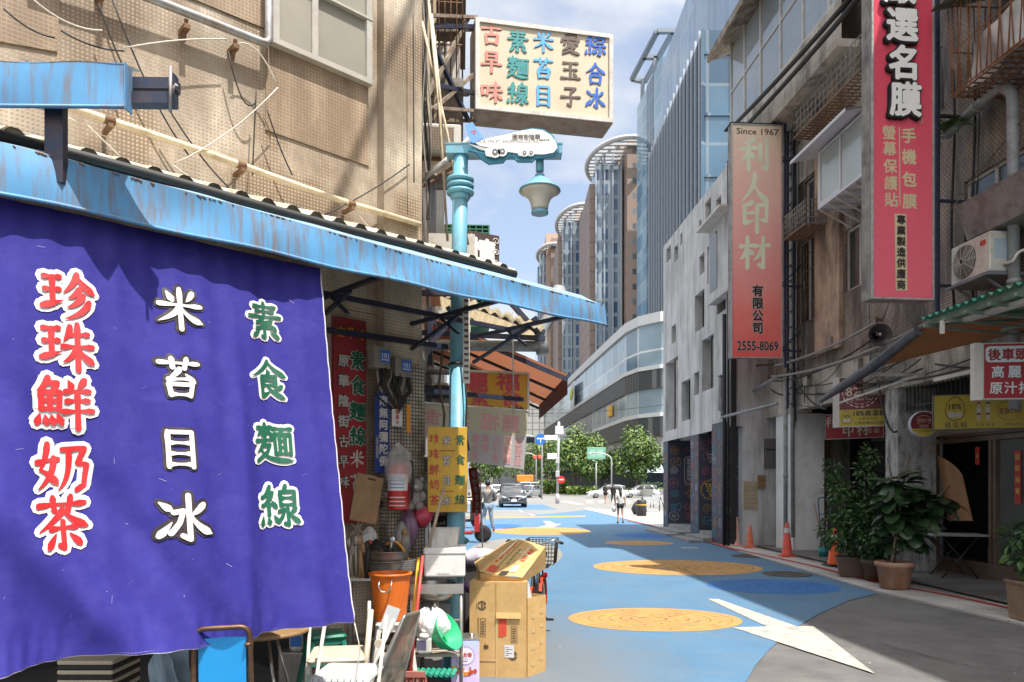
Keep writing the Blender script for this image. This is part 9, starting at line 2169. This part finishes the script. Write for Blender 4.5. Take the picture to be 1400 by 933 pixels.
def scooter(label,M,paint):
 t=thing('scooter',label,'scooter',M); g=B(); g.cbox(-.17,-.1,.35,.17,.85,.75,.06); g.cbox(-.15,-.35,.22,.15,.1,.32,.03); g.prism([(-.20,.3),(.20,.3),(.16,1.0),(-.16,1.0)],-.55,-.42); g.build('body',paint,t)
 g=B(); g.cbox(-.14,-.05,.75,.14,.75,.84,.05); g.build('seat',SBLK,t); g=B(); g.tube([(-.34,-.40,1.02),(0,-.45,1.0),(.34,-.40,1.02)],.018,6); g.bar((0,-.45,1.0),(0,-.58,.3),.05); g.build('handlebar',SBLK,t)
 for y in (-.62,.62):g=B(); g.X=T(0,y,.24,ry=90); g.lathe([(.14,-.05),(.235,-.045),(.24,0),(.235,.045),(.14,.05)],18); g.build('wheel',TYR,t)
 for s in (-1,1):g=B(); g.tube([(s*.2,-.42,1.05),(s*.28,-.42,1.22)],.008,5); g.ball((s*.3,-.42,1.26),.07,8,6,sy=.3); g.build('mirror',SBLK,t)
 g=B(); g.ball((0,-.57,.85),.09,10,8,sy=.5); g.build('headlight',HLM,t)
 return t
for k,(px,py,rz,m,lab) in enumerate(((650,742,80,mat('red_paint',(.40,.03,.03),rough=.3,var=.05,coat=.5),'red scooter parked behind the red flag banner'),(646,722,70,SBLK,'black scooter parked at the left behind the man'),(648,708,75,SIL,'silver scooter parked farther left along the kerb'),(655,699,75,WHT,'white scooter parked farthest along the left kerb'))):
 p=G(px,py); scooter(lab,Matrix.Translation((p.x-.4,p.y,.01))@Matrix.Rotation(R(rz),4,'Z'),m)
# bicycles
def bicycle(label,M,wr,wb,fr_m,red=False,basket=True,white_rim=True):
 t=thing('bicycle',label,'bicycle',M)
 for y,nm in ((0,'front'),(wb,'rear')):
  g=B(); g.X=T(0,y,wr,ry=90); n=30; g.tube([((wr-.022)*math.cos(2*math.pi*i/n),(wr-.022)*math.sin(2*math.pi*i/n),0) for i in range(n+1)],.022,7,cap=False); w0=g.build('wheel',TYR,t)
  g=B(); g.X=T(0,y,wr,ry=90); g.tube([((wr-.055)*math.cos(2*math.pi*i/n),(wr-.055)*math.sin(2*math.pi*i/n),0) for i in range(n+1)],.014,6,cap=False)
  for k in range(14):a=2*math.pi*k/14; g.tube([(0,0,.02*(-1)**k),((wr-.06)*math.cos(a),(wr-.06)*math.sin(a),0)],.002,3,cap=False)
  g.tube([(0,0,-.04),(0,0,.04)],.018,8); g.build('rim',RIM,w0)
  g=B(); a0,a1=(R(20),R(150)) if y==0 else (R(-15),R(150))
  g.grid(lambda u,v:((v-.5)*.06,y+(wr+.03)*math.cos(a0+(a1-a0)*u),wr+(wr+.03)*math.sin(a0+(a1-a0)*u)),18,2); g.build('mudguard',mat('red_mudguard',(.60,.05,.02),rough=.35,var=.05,coat=.4) if red else BLK,t)
 g=B(); bb=(0,wb*.55,wr*.95); st=(0,wb*.66,.72); hd=(0,.16,.78)
 for a,b,r in ((hd,bb,.018),(bb,st,.016),((0,.14,.70),st,.014),(bb,(0,wb,wr),.012),(st,(0,wb,wr),.010),((0,.19,.62),(0,.10,.95),.016),((0,.17,.7),(0,0,wr),.014)):g.tube([a,b],r,7)
 g.build('frame',fr_m,t)
 g=B(); g.tube(bend([(-.28,.26,1.0),(-.24,.08,1.04),(0,.10,.96),(.24,.08,1.04),(.28,.26,1.0)],.06,4),.011,7); hb=g.build('handlebar',RIM,t)
 for s in (-1,1):g=B(); g.tube([(s*.28,.24,1.0),(s*.29,.36,.985)],.017,7); g.build('grip',BLK,hb)
 g=B(); g.prism([(-.08,wb*.66+.16),(.08,wb*.66+.16),(.02,wb*.66-.14),(-.02,wb*.66-.14)],.80,.85,'xy'); g.tube([st,(0,wb*.66,.82)],.012,6); g.build('saddle',BLK,t)
 if basket:
  g=B(); y0=wb-.10; x0,x1,y1,z0,z1=-.17,.17,wb+.24,.70,.98
  for i in range(10):
   for s in (0,1):
    x=x0+(x1-x0)*i/9; g.tube([(x*.85,(y0,y1)[s],z0),(x,(y0,y1)[s],z1)],.0035,4); y=y0+(y1-y0)*i/9; g.tube([((x0,x1)[s]*.85,y,z0),((x0,x1)[s],y,z1)],.0035,4)
  for k in range(7):z=z0+(z1-z0)*k/6; f=.85+.15*k/6; g.tube([(x0*f,y0,z),(x1*f,y0,z),(x1*f,y1,z),(x0*f,y1,z),(x0*f,y0,z)],.004,4,smooth=False)
  for i in range(8):g.tube([(x0*.85+(x1-x0)*.85*i/7,y0,z0),(x0*.85+(x1-x0)*.85*i/7,y1,z0)],.0035,4)
  g.build('basket',BLK,t); g=B(); g.box(-.08,wb-.12,.66,.08,wb+.22,.675); g.bar((0,wb+.1,.66),(0,wb+.02,wr),.015); g.build('rack',BLK,t)
  g=B(); g.cbox(-.03,wb+wr+.035,.50,.03,wb+wr+.06,.56,.006); g.build('reflector',mat('red_reflector',(.65,.02,.03),rough=.2,var=0),t)
 for s in (-1,1):g=B(); g.bar((s*.03,wb*.55,wr*.95),(s*.09,wb*.55+.1*s,wr*.95-.13*s),.02); g.bar((s*.09,wb*.55+.1*s,wr*.95-.13*s),(s*.17,wb*.55+.1*s,wr*.95-.13*s),.05,.02); g.build('pedal',BLK,t)
 return t
p=G(737,887); bicycle('old bicycle with red mudguards and rear wire basket parked behind the cartons',Matrix.Translation((p.x-.08,p.y+.2,.012))@Matrix.Rotation(R(-9),4,'Z'),.27,.98,BLK,red=True)
p=G(1030,742); bicycle('white framed bicycle parked in the passage behind the scuffed cone',Matrix.Translation((p.x+.1,p.y+.4,.045))@Matrix.Rotation(R(-72),4,'Z'),.28,1.0,SIL,basket=False)
